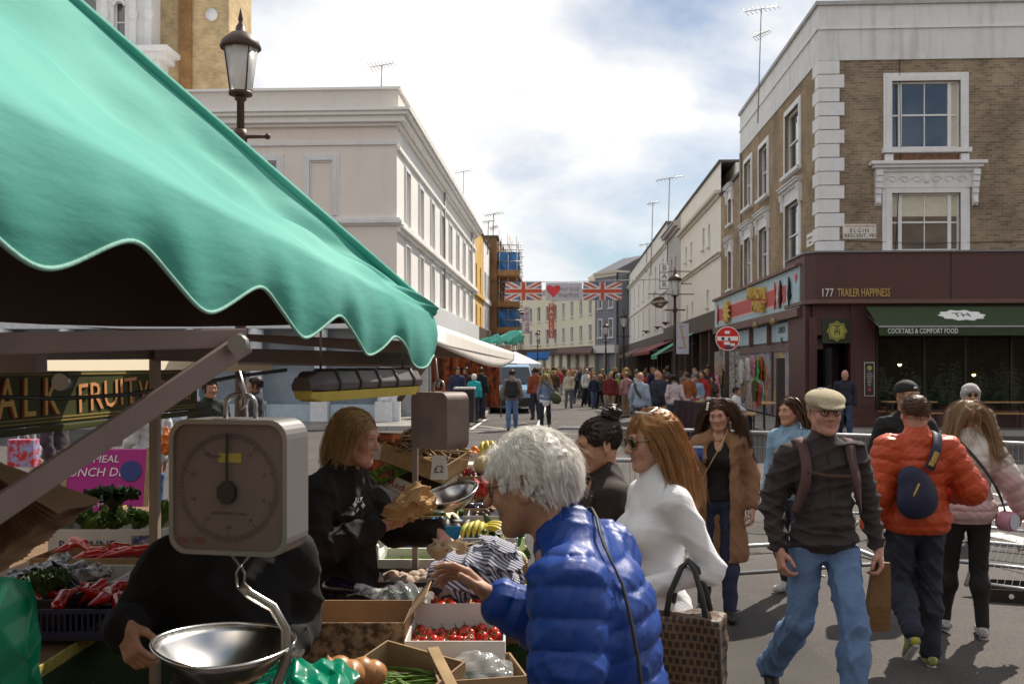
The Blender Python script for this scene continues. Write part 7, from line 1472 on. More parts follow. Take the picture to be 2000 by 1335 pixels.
# paper bag and metal scoop in the stall keeper's hands
t = thing('paper_bag', 'brown paper bag held open by the stall keeper', 'bag', W(802, 985, 4.1)); S = Sdf(); S.cap((-.06,0,-.03), (.05,-.02,.03), .045, .055, .02); S.ell((.08,-.02,.05), (.05,.04,.03), None, .01, 's'); S.disp = wrinkle(.014, 9, 60); V, F = S.net(.006); link('bag', np_mesh('b', V, F, smooth=False), mat('kraft_paper', (.42,.26,.11), .8, var=.1), t)
t = thing('metal_scoop', 'round metal weighing scoop held over the crates', 'pan', W(880, 962, 4.35)); t.rotation_euler = (.1, -.35, .3)
q = MB(); q.grid(lambda u, v: panf(u, v)*.9, 40, 10); q.build('bowl', steel, t, thick=.002); q = MB(); q.tube([panf(i/40, 1)*.9 for i in range(41)], .004, 6); q.build('rim', steel, t)
# far end of the counter
b, inf = crate('white carton of oranges with faded red print at the far end', 907, 882, 1.06, .39, .34, .2, whitec, whitec); scatter('orange', 'orange on top of the far white carton', 'orange', 'oranges in the far carton', spots(inf, 9, .2, rg, .05, .05), [orange], None, rg); text('Gracelle', .09, MATS['faded_red'], b, (0, -.172, .09), (PI/2,0,0), ext=.001, shear=.2)
b, inf = crate('white lidded carton in front of the orange box', 900, 905, 1.02, .42, .3, .08, whitec, whitec); q = MB(); q.box(-.21, .21, -.15, .15, .081, .086); q.build('lid', whitec, b)
b, inf = crate('dark crate holding a pink dragon fruit', 905, 930, .99, .5, .36, .12, mat('dark_card', (.07,.04,.03), .8), blackp); o = link('dragon_fruit', leafy('dragon_fruit', 18, .05, .07, mat('dragon_pink', (.5,.04,.08), .4, col2=(.4,.3,.2), vs=20), 4, .6, .04), None); o.location = spots(inf, 1, .1, rg, .2, .15)[0]; tag(o, 'pink dragon fruit in the dark far crate', 'fruit')
t = thing('netted_melon', 'pale ribbed melon near the old man\'s glasses', 'melon', W(948, 908, 8.4)); S = Sdf(); S.ell((0,0,0), (.10,.10,.085)); S.disp = lambda P: .004*np.cos(10*np.arctan2(P[:, 1], P[:, 0])); V, F = S.net(.01); link('melon', np_mesh('m', V, F), mat('melon_rind', (.55,.46,.24), .7, var=.2, vs=30), t)
t = thing('banana_bunch', 'ripe bananas hanging at the far end of the counter', 'bananas', W(955, 878, 8.6))
for i in range(6): o = link('banana', ban, None, t); o.location = (-.06+.025*i, 0, -.02*(i % 2)); o.rotation_euler = (1.2, .2*(i-3), .3*(i-2)); o.scale = (1.2,)*3
b, inf = crate('red cloth lined crate of soft fruit', 948, 952, .99, .34, .3, .1, card, mat('red_tissue', (.5,.03,.03), .6)); t = thing('red_tissue', 'bright red tissue paper spilling from the fruit crate', 'paper', W(950, 948, 7.2)); S = Sdf(); S.ell((0,0,0), (.13,.1,.05), None, .02); S.disp = wrinkle(.025, 3, 50); V, F = S.net(.01); link('tissue', np_mesh('t', V, F, smooth=False), MATS['red_tissue'], t)
b, inf = crate('open carton of aubergines beyond the scoop', 905, 985, 1.0, .34, .34, .13, card, cardin); scatter('aubergine', 'dark aubergine in the carton beyond the scoop', 'aubergine', 'aubergines beyond the scoop', spots(inf, 7, .12, rg, .05, .06), [aub], None, rg, 1.5, (.6, .8))
b, inf = crate('pale blue lined carton of dates beside the old man\'s chin', 962, 1000, .99, .3, .3, .09, mat('pale_blue_card', (.35,.45,.55), .8), cardin); scatter('date', 'brown date fruit in the pale blue carton', 'date', 'dates in the pale blue carton', spots(inf, 14, .08, rg, .04, .04), [profile_mesh('date', [(0,-.025), (.014,-.018), (.016,0), (.013,.018), (0,.025)], mat('date_brown', (.07,.025,.012), .35))], None, rg)
courg = profile_mesh('courgette', [(0,-.09), (.018,-.085), (.02,0), (.016,.08), (.009,.1), (0,.1)], mat('courgette_skin', (.04,.09,.02), .4, var=.3, vs=30)); lime = profile_mesh('lime', [(0,-.03), (.02,-.022), (.026,0), (.02,.022), (0,.032)], mat('lime_skin', (.14,.27,.03), .4)); plum = profile_mesh('plum', [(0,-.026), (.02,-.018), (.025,0), (.019,.018), (0,.024)], mat('plum_skin', (.09,.012,.03), .35))
for lab, px, py, zr, w, l, m_, nm, me_, n in (('shallow wooden tray of green limes beside the metal scoop', 862, 968, 1.0, .34, .3, woodc, 'lime', lime, 16), ('carton of dark plums near the white lidded carton', 940, 925, 1.0, .34, .34, card, 'plum', plum, 18), ('green crate of courgettes by the old man\'s collar', 985, 1040, .96, .24, .34, mat('green_plastic', (.03,.16,.06), .5), 'courgette', courg, 9), ('wooden tray of courgettes behind the stall keeper\'s wrist', 850, 1000, 1.0, .28, .3, woodc, 'courgette', courg, 9), ('white tray of oranges behind the dragon fruit', 870, 915, 1.02, .36, .3, whitec, 'orange', orange, 12)):
 b, inf = crate(lab, px, py, zr, w, l, .1, m_, cardin); scatter(nm, '%s lying in the %s' % (nm, lab.split(' of ')[0]+' '+' '.join(lab.split()[-3:])), nm, '%ss in the %s' % (nm, lab.split(' of ')[0]), spots(inf, n, .09, rg, .04, .05), [me_], None, rg, 1.4)
# tilted display boxes behind the stall keeper's arm
b, inf = crate('white tilted carton of strawberries with red and green lettering', 818, 915, 1.16, .42, .34, .13, whitec, cardin, rz=rad(-25), tilt=(.35, .35)); text('RedCaps', .085, mat('print_red', (.45,.05,.04), .6), b, (0, -.172, .065), (PI/2,0,0), ext=.001, shear=.2)
b, inf = crate('dark wooden crate of dried roots tilted at the back of the counter', 828, 868, 1.34, .5, .4, .14, woodc, blackp, rz=rad(-20), tilt=(.2, .3)); sticks('root_heap', 'heap of dry brown roots in the tilted crate', 'roots', inf, .12, 70, .24, .008, mat('root_brown', (.33,.22,.12), .85, island=.5), rg, 1.3)
b, inf = crate('tilted box lined with artificial turf beside the stall keeper', 765, 882, 1.28, .34, .34, .12, card, turf, rz=rad(-15), tilt=(.5, -.4), front=greenp); b, inf = crate('small orange and black printed carton standing behind the stall keeper', 748, 846, 1.42, .22, .14, .3, orangep, orangep, rz=rad(-20)); q = MB(); q.box(-.04, .04, -.0715, -.0705, .12, .24); q.build('label', whitec, b)
t = thing('price_card', 'folded white price card standing between the crates', 'sign', W(858, 935, 5.9)); q = MB(); q.quad((-.05,-.03,0), (.05,-.03,0), (.04,0,.14), (-.04,0,.14)); q.quad((-.05,.03,0), (.05,.03,0), (.04,.002,.14), (-.04,.002,.14)); q.build('card', whitec, t); text('£2', .06, blk, t, (0, -.02, .06), (rad(78),0,0), ext=.0005)
# ---- shaded inner counter
b, inf = crate('white salad carton printed ROMAINE on the inner counter', 235, 1022, 1.02, .62, .4, .17, whitec, cardin); text('ROMAINE', .07, mat('print_blue', (.03,.05,.2), .6), b, (-.1, -.202, .085), (PI/2,0,0), ext=.001); q = MB(); q.box(.14, .27, -.2035, -.2015, .03, .14); q.build('flag_print', mat('flag_mix', (.05,.06,.25), .6, col2=(.45,.4,.4), vs=30), b)
P_ = spots(inf, 5, .12, rg, .08, .08); 
for i, p in enumerate(P_): o = link('lettuce', lett, None); o.location = p; o.scale = (1.0,)*3; o.rotation_euler = (rg.uniform(-.5, .5), rg.uniform(-.5, .5), i); tag(o, 'romaine lettuce head in the printed white carton', 'lettuce', 'romaine lettuces')
o = link('curly_greens', leafy('curly_greens', 60, .16, .16, dgreen, 21, .9, .1), None); o.location = W(222, 1000, 5.0); tag(o, 'large bunch of dark curly greens on the inner counter', 'greens')
b, inf = crate('shallow wooden tray of red peppers at the back of the inner counter', 205, 1075, 1.0, .55, .38, .09, woodc, mat('pinkish_liner', (.35,.24,.22), .8)); scatter('red_pepper', 'long red pepper in the shallow wooden tray', 'pepper', 'red peppers in the wooden tray', spots(inf, 9, .09, rg, .08, .06), [rpep], None, rg, .3, (.9, 1.2))
b, inf = crate('carton with white paper wrapped vegetables on the inner counter', 140, 1118, 1.0, .5, .36, .1, whitec, cardin); scatter('paper_wrap', 'white paper wrapped vegetable in the inner carton', 'packet', 'paper wrapped vegetables', spots(inf, 7, .1, rg, .07, .06), [net_mesh((lambda S: (S.ell((0,0,0), (.09,.035,.035), None, .01), setattr(S, 'disp', wrinkle(.01, 8, 60)), S)[2])(Sdf()), .008, 'paper_wrap', mat('printed_paper', (.6,.6,.58), .8, col2=(.1,.1,.12), vs=40))], None, rg, .4)
b, inf = crate('dark blue crate of red peppers along the inner counter edge', 165, 1165, .98, .5, .4, .12, mat('navy_plastic', (.012,.02,.07), .5), blackp, slots=True); scatter('red_pepper', 'glossy red pepper in the dark blue crate', 'pepper', 'red peppers in the dark blue crate', spots(inf, 16, .12, rg, .06, .06, .03), [rpep], None, rg, .6, (.85, 1.2))
b, inf = crate('black crate of aubergines at the left end of the inner counter', 70, 1150, 1.0, .4, .36, .12, blackp, blackp); scatter('aubergine', 'round dark aubergine in the left end crate', 'aubergine', 'aubergines at the left end', spots(inf, 5, .13, rg, .07, .07), [aub], None, rg, 1.3)
o = link('broccoli', leafy('broccoli', 40, .1, .12, mat('broccoli_green', (.05,.09,.03), .7, var=.4, vs=40), 33, .8, .06), None); o.location = W(85, 1170, 3.75); tag(o, 'dark green broccoli head beside the aubergines', 'broccoli')
# brown paper bags hanging in a fan, teal carrier bags
t = thing('paper_bag_bundle', 'thick bundle of brown paper bags hanging at the left edge', 'bags', W(20, 860, 2.25)); kraftd = mat('kraft_dark', (.24,.14,.075), .85, var=.1, island=.3)
for i in range(26):
 a = i/25; q = MB(); ax_ = -.06+.27*a; 
 def f(u, v, a=a, ax_=ax_): return Vector((-.06+.05*a+(ax_+.06)*v*.75+.003*math.sin(9*v+i), -.06*a+.2*(u-.5)*(.4+.6*v), -.05-(.26-.17*a)*v+.003*math.sin(7*u+i)))
 q.grid(f, 4, 8); q.build('paper_bag', kraftd, t)
tealp = mat('teal_polythene', (.0,.20,.11), .25, var=.15, vs=6, spec=.6, coat=.2)
t = thing('carrier_bags', 'bundle of teal plastic carrier bags hanging at the lower left corner', 'bags', W(0, 1120, 1.6)); q = MB(); tri = lambda x: abs((x % 2)-1)
q.grid(lambda u, v: Vector((-.12+.15*u+.045*v*u, .03*tri(4.3*u+.8*v)+.022*tri(2.1*v-2.6*u)+.01*tri(7*v+5*u), .01-.03*tri(2.3*u)*(1-v)-.26*v)), 60, 50); q.build('polythene', tealp, t)
t = thing('carrier_bag', 'crumpled teal plastic bag on the counter behind the metal pan', 'bag', W(585, 1320, 2.5)); q = MB(); q.grid(lambda u, v: Vector((-.12+.24*u+.02*tri(5*v), -.12+.24*v+.02*tri(4*u+1), .075*math.sin(PI*u)**.6*math.sin(PI*v)**.6*(.45+.3*tri(3.3*u+1.7*v)+.25*tri(2.4*v-2.9*u))+.012*tri(9*u+6*v)-.03)), 70, 60); q.build('polythene', tealp, t)
o = [link('onion', onion, None) for _ in range(5)]
for i, x in enumerate(o): x.location = W(640+22*i, 1315-6*(i % 2), 2.75+.05*i); x.scale = (1.1,)*3; x.rotation_euler = (i, i*2, 0); tag(x, 'brown onion between the teal bag and the bean box', 'onion', 'onions by the teal bag')
# ------------------------------------------------------------ street furniture, vehicles, banners
iron = mat('cast_iron_brown', (.06,.035,.025), .5, var=.15); lglass = mat('lantern_glass', (.72,.72,.70), .25, var=.05, trans=.35)
def lamp_post(label, px, d, ztop, s=1.0, group='street lamps'):
 t = thing('street_lamp', label, 'street lamp', gpos(px, d)); H = ztop; k = s
 q = MB(); q.lathe([(.16*k, 0), (.16*k, .25), (.12*k, .3), (.11*k, .9), (.07*k, 1.05), (.06*k, H*.55), (.07*k, H*.56), (.05*k, H*.58), (.042*k, H-.95*k), (.07*k, H-.93*k), (.05*k, H-.88*k)], 12); q.build('post', iron, t)
 q = MB(); z = H-1.35*k; q.tube([(-.3*k, 0, z+.0), (0, 0, z), (.3*k, 0, z)], .022*k, 8); q.ball((-.31*k, 0, z), .035*k); q.ball((.31*k, 0, z), .035*k); q.lathe([(.07*k, z-.08*k), (.08*k, z), (.07*k, z+.08*k)], 12); q.build('ladder_bar', iron, t)
 b = H-.86*k; q = MB(); q.lathe([(.11*k, b), (.125*k, b+.02*k), (.2*k, b+.50*k)], 8); q.build('lantern', lglass, t)
 q = MB(); q.lathe([(.05*k, b-.03*k), (.13*k, b-.02*k), (.135*k, b+.015*k), (.1*k, b+.016*k)], 16)
 for i in range(4): a = PI/4+i*PI/2; q.tube([(.125*k*math.cos(a), .125*k*math.sin(a), b), (.2*k*math.cos(a), .2*k*math.sin(a), b+.5*k)], .009*k, 6)
 q.build('lantern_cage', iron, t)
 q = MB(); q.lathe([(.22*k, b+.5*k), (.235*k, b+.52*k), (.2*k, b+.6*k), (.11*k, b+.68*k), (.06*k, b+.7*k), (.05*k, b+.76*k), (.02*k, b+.8*k), (.03*k, b+.84*k), (.0, b+.98*k)], 14); q.build('lantern_roof', iron, t)
 return t
lamp_post('tall street lamp rising behind the teal awning', 470, 11.3, W(470, 35, 11.3).z, 1.0)
lamp_post('street lamp in front of the bar sign on the right pavement', 1318, 42, W(1318, 527, 42).z, 1.25); lamp_post('street lamp before the yellow brick house', 1218, 74, W(1218, 607, 74).z, 1.4); lamp_post('small far street lamp by the grey gabled house', 1183, 92, W(1183, 628, 92).z, 1.4); lamp_post('farthest street lamp before the cream end house', 1050, 110, W(1050, 645, 110).z, 1.3)
# no entry sign
t = thing('no_entry_sign', 'round red no entry sign with stickers on a dark post', 'road sign', gpos(1420, 21)); zs = W(1420, 661, 21).z; rr = 23.5/FPX*21
q = MB(); q.lathe([(.045, 0), (.045, zs-.1), (.045, zs+rr*.8)], 12); q.build('post', iron, t)
Rx = Matrix.Rotation(PI/2, 3, 'X'); q = MB(); q.lathe([(rr*1.0, 0), (rr*1.0, .01)], 40, (0,-.06,zs), Rx); q.build('rim', wht_l, t); q = MB(); q.lathe([(rr*.94, 0), (rr*.94, .006)], 40, (0,-.068,zs), Rx); q.build('disc', mat('sign_red_face', (.55,.02,.02), .35, stain=.15), t); q = MB(); q.box(-rr*.86, rr*.86, -.079, -.075, zs-.045, zs+.045); q.build('bar', wht_l, t)
for x, z, w, m_ in ((-.01, .13, .05, 'white_letter'), (-.02, -.1, .06, 'white_letter'), (.1, -.13, .05, 'pale_letter'), (.02, -.18, .07, 'print_blue'), (-.1, .0, .03, 'black_letter'), (.03, -.01, .02, 'black_letter')): q = MB(); q.box(x-w, x+w, -.0835, -.080, zs+z-.03, zs+z+.03); q.build('sticker', MATS[m_], t)
# bar sign, hanging diamond sign, lamp banner
t = thing('bar_sign', 'vertical white projecting sign spelling BAR', 'sign', W(1297, 540, 58)); k = 58/FPX
q = MB(); q.box(-9*k, 9*k, -.12, .12, -24*k, 24*k); q.build('case', mat('dark_sign_case', (.08,.06,.05), .5), t)
for i, ch in enumerate('BAR'):
 q = MB(); q.box(-8.4*k, 8.4*k, -.135, -.121, (8.6-16*i)*k, (23-16*i)*k); q.build('letter_panel', wht_l, t); text(ch, 15*k, blk, t, (0, -.14, (15.8-16*i)*k), (PI/2,0,0), ext=.004)
q = MB(); q.bar((8*k, 0, 10*k), (1.6, .1, 10*k), .05); q.bar((8*k, 0, -14*k), (1.6, .1, -14*k), .05); q.build('bracket', iron, t)
t = thing('hanging_sign', 'brown diamond shaped hanging pub sign below the bar sign', 'sign', W(1287, 590, 54)); k = 54/FPX*1.2; q = MB(); q.prism([(-16*k, 0), (-5*k, 8*k), (5*k, 9*k), (16*k, 0), (4*k, -10*k), (-4*k, -9*k)], .08, Matrix.Rotation(PI/2, 4, 'X')); q.build('board', mat('pub_brown', (.10,.05,.03), .5), t, bevel=.01); text('Portobello', 7*k, wht_l, t, (0, -.09, 1.5*k), (PI/2,rad(-8),0), ext=.003, shear=.2); text('Inn', 5.5*k, wht_l, t, (2*k, -.09, -4*k), (PI/2,rad(-8),0), ext=.003, shear=.2); q = MB(); q.bar((-18*k, -.04, 13*k), (1.9, .1, 13*k), .05); q.tube([(-8*k, -.04, 13*k), (-8*k, -.04, 7*k)], .02, 5); q.tube([(8*k, -.04, 13*k), (8*k, -.04, 6*k)], .02, 5); q.build('bracket', iron, t)
t = thing('lamp_banner', 'pale printed map banner fixed to the street lamp', 'banner', W(1333, 661, 41)); k = 41/FPX; q = MB(); q.box(-12*k, 12*k, -.01, .01, -30*k, 30*k); q.build('cloth', mat('map_print', (.52,.55,.62), .8, var=.1, vs=3), t); q = MB()
q.prism([(-5*k, 22*k), (-2*k, 20*k), (7*k, -20*k), (4*k, -19*k)], .004, Matrix.Translation((0,-.012,0)) @ Matrix.Rotation(PI/2, 4, 'X')); q.build('route_line', mat('map_orange', (.55,.33,.08), .7), t)
for x, z, w in ((-4, -18, 5), (2, 2, 4), (-3, 24, 3)): q = MB(); q.box((x-w)*k, (x+w)*k, -.0125, -.0105, (z-1.2)*k, (z+1.2)*k); q.build('print', mat('map_red', (.45,.2,.2), .7), t)
# flags across the street
RB, WB, BB = mat('flag_red', (.58,.10,.06), .8), mat('flag_white', (.70,.68,.70), .8), mat('flag_blue', (.16,.17,.30), .8)
def union_flag(label, pxa, pxb, pya, pyb, d):
 a, b = W(pxa, pya, d), W(pxb, pyb, d); w, h = b.x-a.x, a.z-b.z; t = thing('union_flag', label, 'flag', ((a.x+b.x)/2, a.y, (a.z+b.z)/2))
 def slab(name, poly, y, m): q = MB(); q.prism(poly, .004, Matrix.Translation((0, -y, 0)) @ Matrix.Rotation(PI/2, 4, 'X')); q.build(name, m, t)
 slab('field', [(-w/2,-h/2), (w/2,-h/2), (w/2,h/2), (-w/2,h/2)], 0, BB); x, z = w/2, h/2
 def diag(sg, t_): e = t_*w/h*1.1; return [(-x, -sg*z), (-x+e, -sg*z), (x, sg*(z-t_)), (x, sg*z), (x-e, sg*z), (-x, -sg*(z-t_))]
 for sg in (1, -1): slab('saltire', diag(sg, h*.16)[::sg], .006+.002*sg, WB); 
 for sg in (1, -1): slab('red_saltire', diag(sg, h*.055)[::sg], .012+.002*sg, RB)
 slab('white_cross', [(-x,-h*.17), (x,-h*.17), (x,h*.17), (-x,h*.17)], .018, WB); slab('white_cross', [(-h*.17,-z), (h*.17,-z), (h*.17,z), (-h*.17,z)], .022, WB)
 slab('red_cross', [(-x,-h*.1), (x,-h*.1), (x,h*.1), (-x,h*.1)], .026, RB); slab('red_cross', [(-h*.1,-z), (h*.1,-z), (h*.1,z), (-h*.1,z)], .030, RB)
union_flag('left hand union flag strung across the street beside the scaffolding', 987, 1058, 551, 586, 70); union_flag('right hand union flag strung across the street before the yellow brick house', 1139, 1214, 551, 586, 70)
a, b = W(1066, 552, 70), W(1137, 587, 70); w, h = b.x-a.x, a.z-b.z; t = thing('market_banner', 'white banner with red heart reading your local market', 'banner', ((a.x+b.x)/2, a.y, (a.z+b.z)/2)); q = MB(); q.box(-w/2, w/2, 0, .01, -h/2, h/2); q.build('cloth', mat('banner_white', (.58,.58,.66), .8, var=.05), t)
q = MB(); q.prism([(.5*math.sin(a_)**3-w*.29, .42*math.cos(a_)-.16*math.cos(2*a_)-.06*math.cos(3*a_)+.1) for a_ in [2*PI*i/36 for i in range(36)]], .01, Matrix.Translation((0,-.004,0)) @ Matrix.Rotation(PI/2, 4, 'X')); q.build('heart', mat('heart_red', (.7,.06,.08), .5), t)
grl = mat('grey_letter', (.22,.22,.26), .6); text('your local', .44, grl, t, (w*.13, -.01, .2), (PI/2,0,0), ext=.003, sx=.85); text('market', .56, grl, t, (w*.13, -.01, -.22), (PI/2,0,0), ext=.003, sx=.9)
t = thing('banner_cable', 'thin cable carrying the flags across the street', 'cable', (0, W(1100, 551, 70).y, W(1100, 551, 70).z)); q = MB(); q.tube([(XL+.2, .02, .1), ((a.x+b.x)/2, .02, .02), (XR, .02, .2)], .02, 5); q.build('cable', blk, t)
def vbanner(label, px, py, d, wpx, hpx, m1, lettering=None):
 k = d/FPX; t = thing('vertical_banner', label, 'banner', W(px, py, d)); q = MB(); q.box(-wpx/2*k, wpx/2*k, -.03, .03, -hpx/2*k, hpx/2*k); q.build('board', m1, t)
 if lettering:
  n = len(lettering)
  for i, ch in enumerate(lettering): text(ch, hpx/n*k*.95, wht_l, t, (0, -.035, (hpx/2-(i+.5)*hpx/n)*k), (PI/2,0,0), ext=.004)
vbanner('tall red vertical banner with white letters on the cream shop row', 1077, 626, 136, 11, 68, mat('banner_red', (.55,.12,.07), .7), 'PAYLES'); vbanner('red and lilac vertical banner beside the scaffolding', 1029, 625, 120, 10, 52, mat('banner_lilac', (.4,.2,.3), .7, col2=(.6,.5,.5), vs=2)); 
# shop awnings on the right and far shops
def slope_awning(label, P0, P1, drop, out, m, n=(-1, 0)):
 t = thing('shop_awning', label, 'awning', P0); a = Vector((0,0,0)); b = P1-P0; o = Vector((n[0]*out, n[1]*out, -drop)); q = MB(); q.quad(a, b, b+o, a+o); q.quad(a+o, b+o, b+o+Vector((0,0,-.22)), a+o+Vector((0,0,-.22))); q.build('canvas', m, t, thick=.01)
 q = MB(); q.tube([a+Vector((0,0,-.6)), a+o], .025, 5); q.tube([b+Vector((0,0,-.6)), b+o], .025, 5); q.build('arm', am, t)
slope_awning('sloping green shop awning sticking out on the right side', Vector((XR-.3, 55.5, 3.75)), Vector((XR-.3, 59, 3.75)), 1.25, 2.1, mat('green_awning', (.05,.30,.20), .7)); redaw = mat('red_awning', (.22,.035,.03), .7, var=.2); slope_awning('dark red awning below the ivory terrace', Vector((XR-.3, 66, 3.6)), Vector((XR-.3, 82, 3.6)), .7, 1.6, redaw); slope_awning('brown awning towards the far right shops', Vector((XR-.3, 84, 3.6)), Vector((XR-.3, 102, 3.6)), .7, 1.6, mat('brown_awning', (.12,.06,.045), .7))
slope_awning('bright blue awning on the far shop row', W(1045, 688, 128)+Vector((-1, 1, 0)), W(1075, 686, 132), .9, 1.5, mat('blue_awning', (.03,.18,.5), .6), (-.2, -1)); slope_awning('dark awning on the cream shop row', W(1090, 680, 132), W(1158, 678, 118), .6, 1.3, mat('brown_awning', (.12,.06,.045), .7), (-.2, -1))
for i, px in enumerate((1262, 1284, 1300)):
 t = thing('flower_basket', ['reddish hanging flower basket on the ivory terrace, far', 'reddish hanging flower basket in the middle of the terrace', 'reddish hanging flower basket nearest the lamp post'][i], 'flowers', W(px, 652-8*i, 72-4*i)); o = link('flowers', leafy('flowers', 30, .35, .45, mat('basket_red', (.28,.05,.04), .7, col2=(.05,.1,.03), vs=6), 40+i, 1.2, .2), None, t)
# van
def van():
 t = thing('blue_van', 'pale blue panel van parked at the left kerb, facing the camera', 'van', gpos(1000, 40), YAW); W2 = .95; L = 4.9
 body = mat('van_blue', (.24,.40,.58), .3, var=.03, coat=.5); dark = mat('van_black', (.02,.02,.022), .5)
 secs = [(0.0, .5, .82, .84, .3), (.1, .45, .95, .9, .32), (.9, .36, 1.12, .95, .36), (1.0, .36, 1.14, .95, .36), (1.75, .34, 1.88, .93, .74), (2.0, .34, 1.95, .95, .76), (4.8, .34, 1.95, .95, .76), (4.9, .4, 1.9, .92, .74)]
 q = MB(); vs_ = []; n = 12
 for y, zb, zt, w, wt in secs:
  zm = min(zt-.05, 1.12); tw = wt if zt > 1.3 else w*.9
  ring = [(-w*.95, zb), (-w, zb+.15), (-w, zm-.1), (-w*.99, zm), (-tw, zt-.08), (-tw*.9, zt), (tw*.9, zt), (tw, zt-.08), (w*.99, zm), (w, zm-.1), (w, zb+.15), (w*.95, zb)]
  vs_ += [(x, y, z) for x, z in ring]
 q.add(vs_, [(i*n+j, i*n+(j+1) % n, (i+1)*n+(j+1) % n, (i+1)*n+j) for i in range(len(secs)-1) for j in range(n)]+[tuple(range(n)), tuple(reversed(range((len(secs)-1)*n, len(secs)*n)))], False); q.build('body', body, t, bevel=.03)
 q = MB(); q.add([(-.84, .98, 1.17), (.84, .98, 1.17), (.70, 1.68, 1.82), (-.70, 1.68, 1.82)], [(0,1,2,3)]); o = q.build('windscreen', mat('van_glass', (.05,.06,.07), .05, spec=.9), t)
 for v in o.data.vertices: v.co.y -= .035; v.co.z += .02
 for x in (-1, 1):
  q = MB(); q.lathe([(0, -.09), (.27, -.1), (.33, -.08), (.34, 0), (.33, .08), (.27, .1), (0, .09)], 20, (x*.84, .85, .33), Matrix.Rotation(PI/2, 3, 'Y')); q.build('wheel', dark, t); q = MB(); q.lathe([(0, -.09), (.27, -.1), (.33, -.08), (.34, 0), (.33, .08), (.27, .1), (0, .09)], 20, (x*.84, 3.9, .33), Matrix.Rotation(PI/2, 3, 'Y')); q.build('wheel', dark, t)
  q = MB(); q.box(-.17, .17, -.03, .03, -.09, .09); o = q.build('headlight', mat('headlamp', (.5,.52,.55), .1, spec=.9), t, bevel=.03); o.location = (x*.68, .06, .82); o.rotation_euler = (-.35, 0, x*-.35)
  q = MB(); q.box(-.11, .11, -.06, .06, -.13, .13); o = q.build('mirror', dark, t, bevel=.03); o.location = (x*1.1, 1.05, 1.2)
  q = MB(); q.box(x*.955-.004, x*.955+.004, 1.25, 2.0, 1.16, 1.6); q.build('side_window', MATS['van_glass'], t)
 q = MB(); q.box(-.88, .88, -.06, .12, .28, .62); q.build('bumper', dark, t, bevel=.04); q = MB(); q.box(-.45, .45, -.02, .05, .66, .8); q.build('grille', dark, t, bevel=.01); q = MB(); q.box(-.26, .26, -.075, -.062, .4, .51); q.build('number_plate', mat('plate_pale', (.66,.64,.5), .5), t)
 q = MB(); q.lathe([(.07, 0), (.07, .01)], 16, (0, -.025, .73), Rx); q.build('badge', MATS['alu'], t); return t
van()
# white gazebo
g = gpos(1006, 47); t = thing('white_gazebo', 'white pop up gazebo with pitched roof behind the van', 'gazebo', g, YAW); gz = mat('gazebo_white', (.66,.66,.74), .8, var=.04); k = 47/FPX; zr, ze, zv = W(1010, 690, 47).z, W(1010, 710, 47).z, W(1010, 717, 47).z; hw = 51*k
q = MB(); q.add([(-hw,-hw,ze), (hw,-hw,ze), (hw,hw,ze), (-hw,hw,ze), (0,0,zr+.1)], [(0,1,4), (1,2,4), (2,3,4), (3,0,4)]); q.build('roof', gz, t)
q = MB()
for i in range(4): c_ = [(-hw,-hw), (hw,-hw), (hw,hw), (-hw,hw)]; a_, b_ = c_[i], c_[(i+1) % 4]; q.quad((*a_, ze), (*b_, ze), (*b_, zv), (*a_, zv))
q.build('valance', gz, t)
for x in (-1, 1):
 for y in (-1, 1): q = MB(); q.box(x*hw-.03, x*hw+.03, y*hw-.03, y*hw+.03, 0, ze); q.build('leg', MATS['alu'], t)
q = MB()
for a0, b0 in ((-.55*hw, 0), (-.05*hw, .1)): q.tube([(a0+.25*math.cos(a_)*(1+a_/8), -hw-.02, (ze+zv)/2+.09*math.sin(a_)) for a_ in [i*.5 for i in range(12)]], .018, 5)
q.build('scrawl', blk, t)
# white awnings of the next stalls on the left, with folded teal canvas
wa_ = mat('white_pvc', (.70,.66,.62), .6, var=.06, vs=2, stain=.15)
t = thing('white_stall_awning', 'long white stall awning running beyond the teal awning', 'awning', W(850, 690, 5.2)); o0 = t.location
A1, A2, B1_, B2_ = W(846, 668, 4.3), W(846, 632, 4.5), W(1004, 703, 19), W(1004, 688, 19.5)
q = MB(); q.grid(lambda u, v: (A1.lerp(A2, v)).lerp(B1_.lerp(B2_, v), u)-o0+Vector((0,0,-.12*math.sin(PI*u)*(1-v))), 20, 4); q.build('valance', wa_, t, thick=.01)
q = MB(); q.grid(lambda u, v: A2.lerp(B2_, u).lerp(A2.lerp(B2_, u)+Vector((-1.25, .2, .2)), v)-o0, 20, 6); q.build('canopy', wa_, t, thick=.01)
q = MB(); q.grid(lambda u, v: A1.lerp(B1_, u).lerp(A1.lerp(B1_, u)+Vector((-1.7, .2, .08)), v)-o0+Vector((0,0,.0)), 12, 3); q.build('underside', mat('brown_lining', (.16,.09,.065), .9), t)
t = thing('folded_canvas', 'folded teal canvas lying on top of the white awning', 'canvas', W(975, 662, 19.8)); S = Sdf(); S.cap((-.3,0,-.06), (.35,0,.05), .05, .11, .05); S.disp = wrinkle(.06, 8, 22); V, F = S.net(.03); link('canvas', np_mesh('c', V, F), teal, t)
t = thing('crumpled_sheet', 'crumpled white sheet piled at the end of the white awning', 'canvas', W(1000, 672, 20.5)); S = Sdf(); S.cap((-.4,0,-.05), (.15,0,.16), .12, .1, .05); S.disp = wrinkle(.07, 3, 13); V, F = S.net(.03); link('sheet', np_mesh('c', V, F), wa_, t)
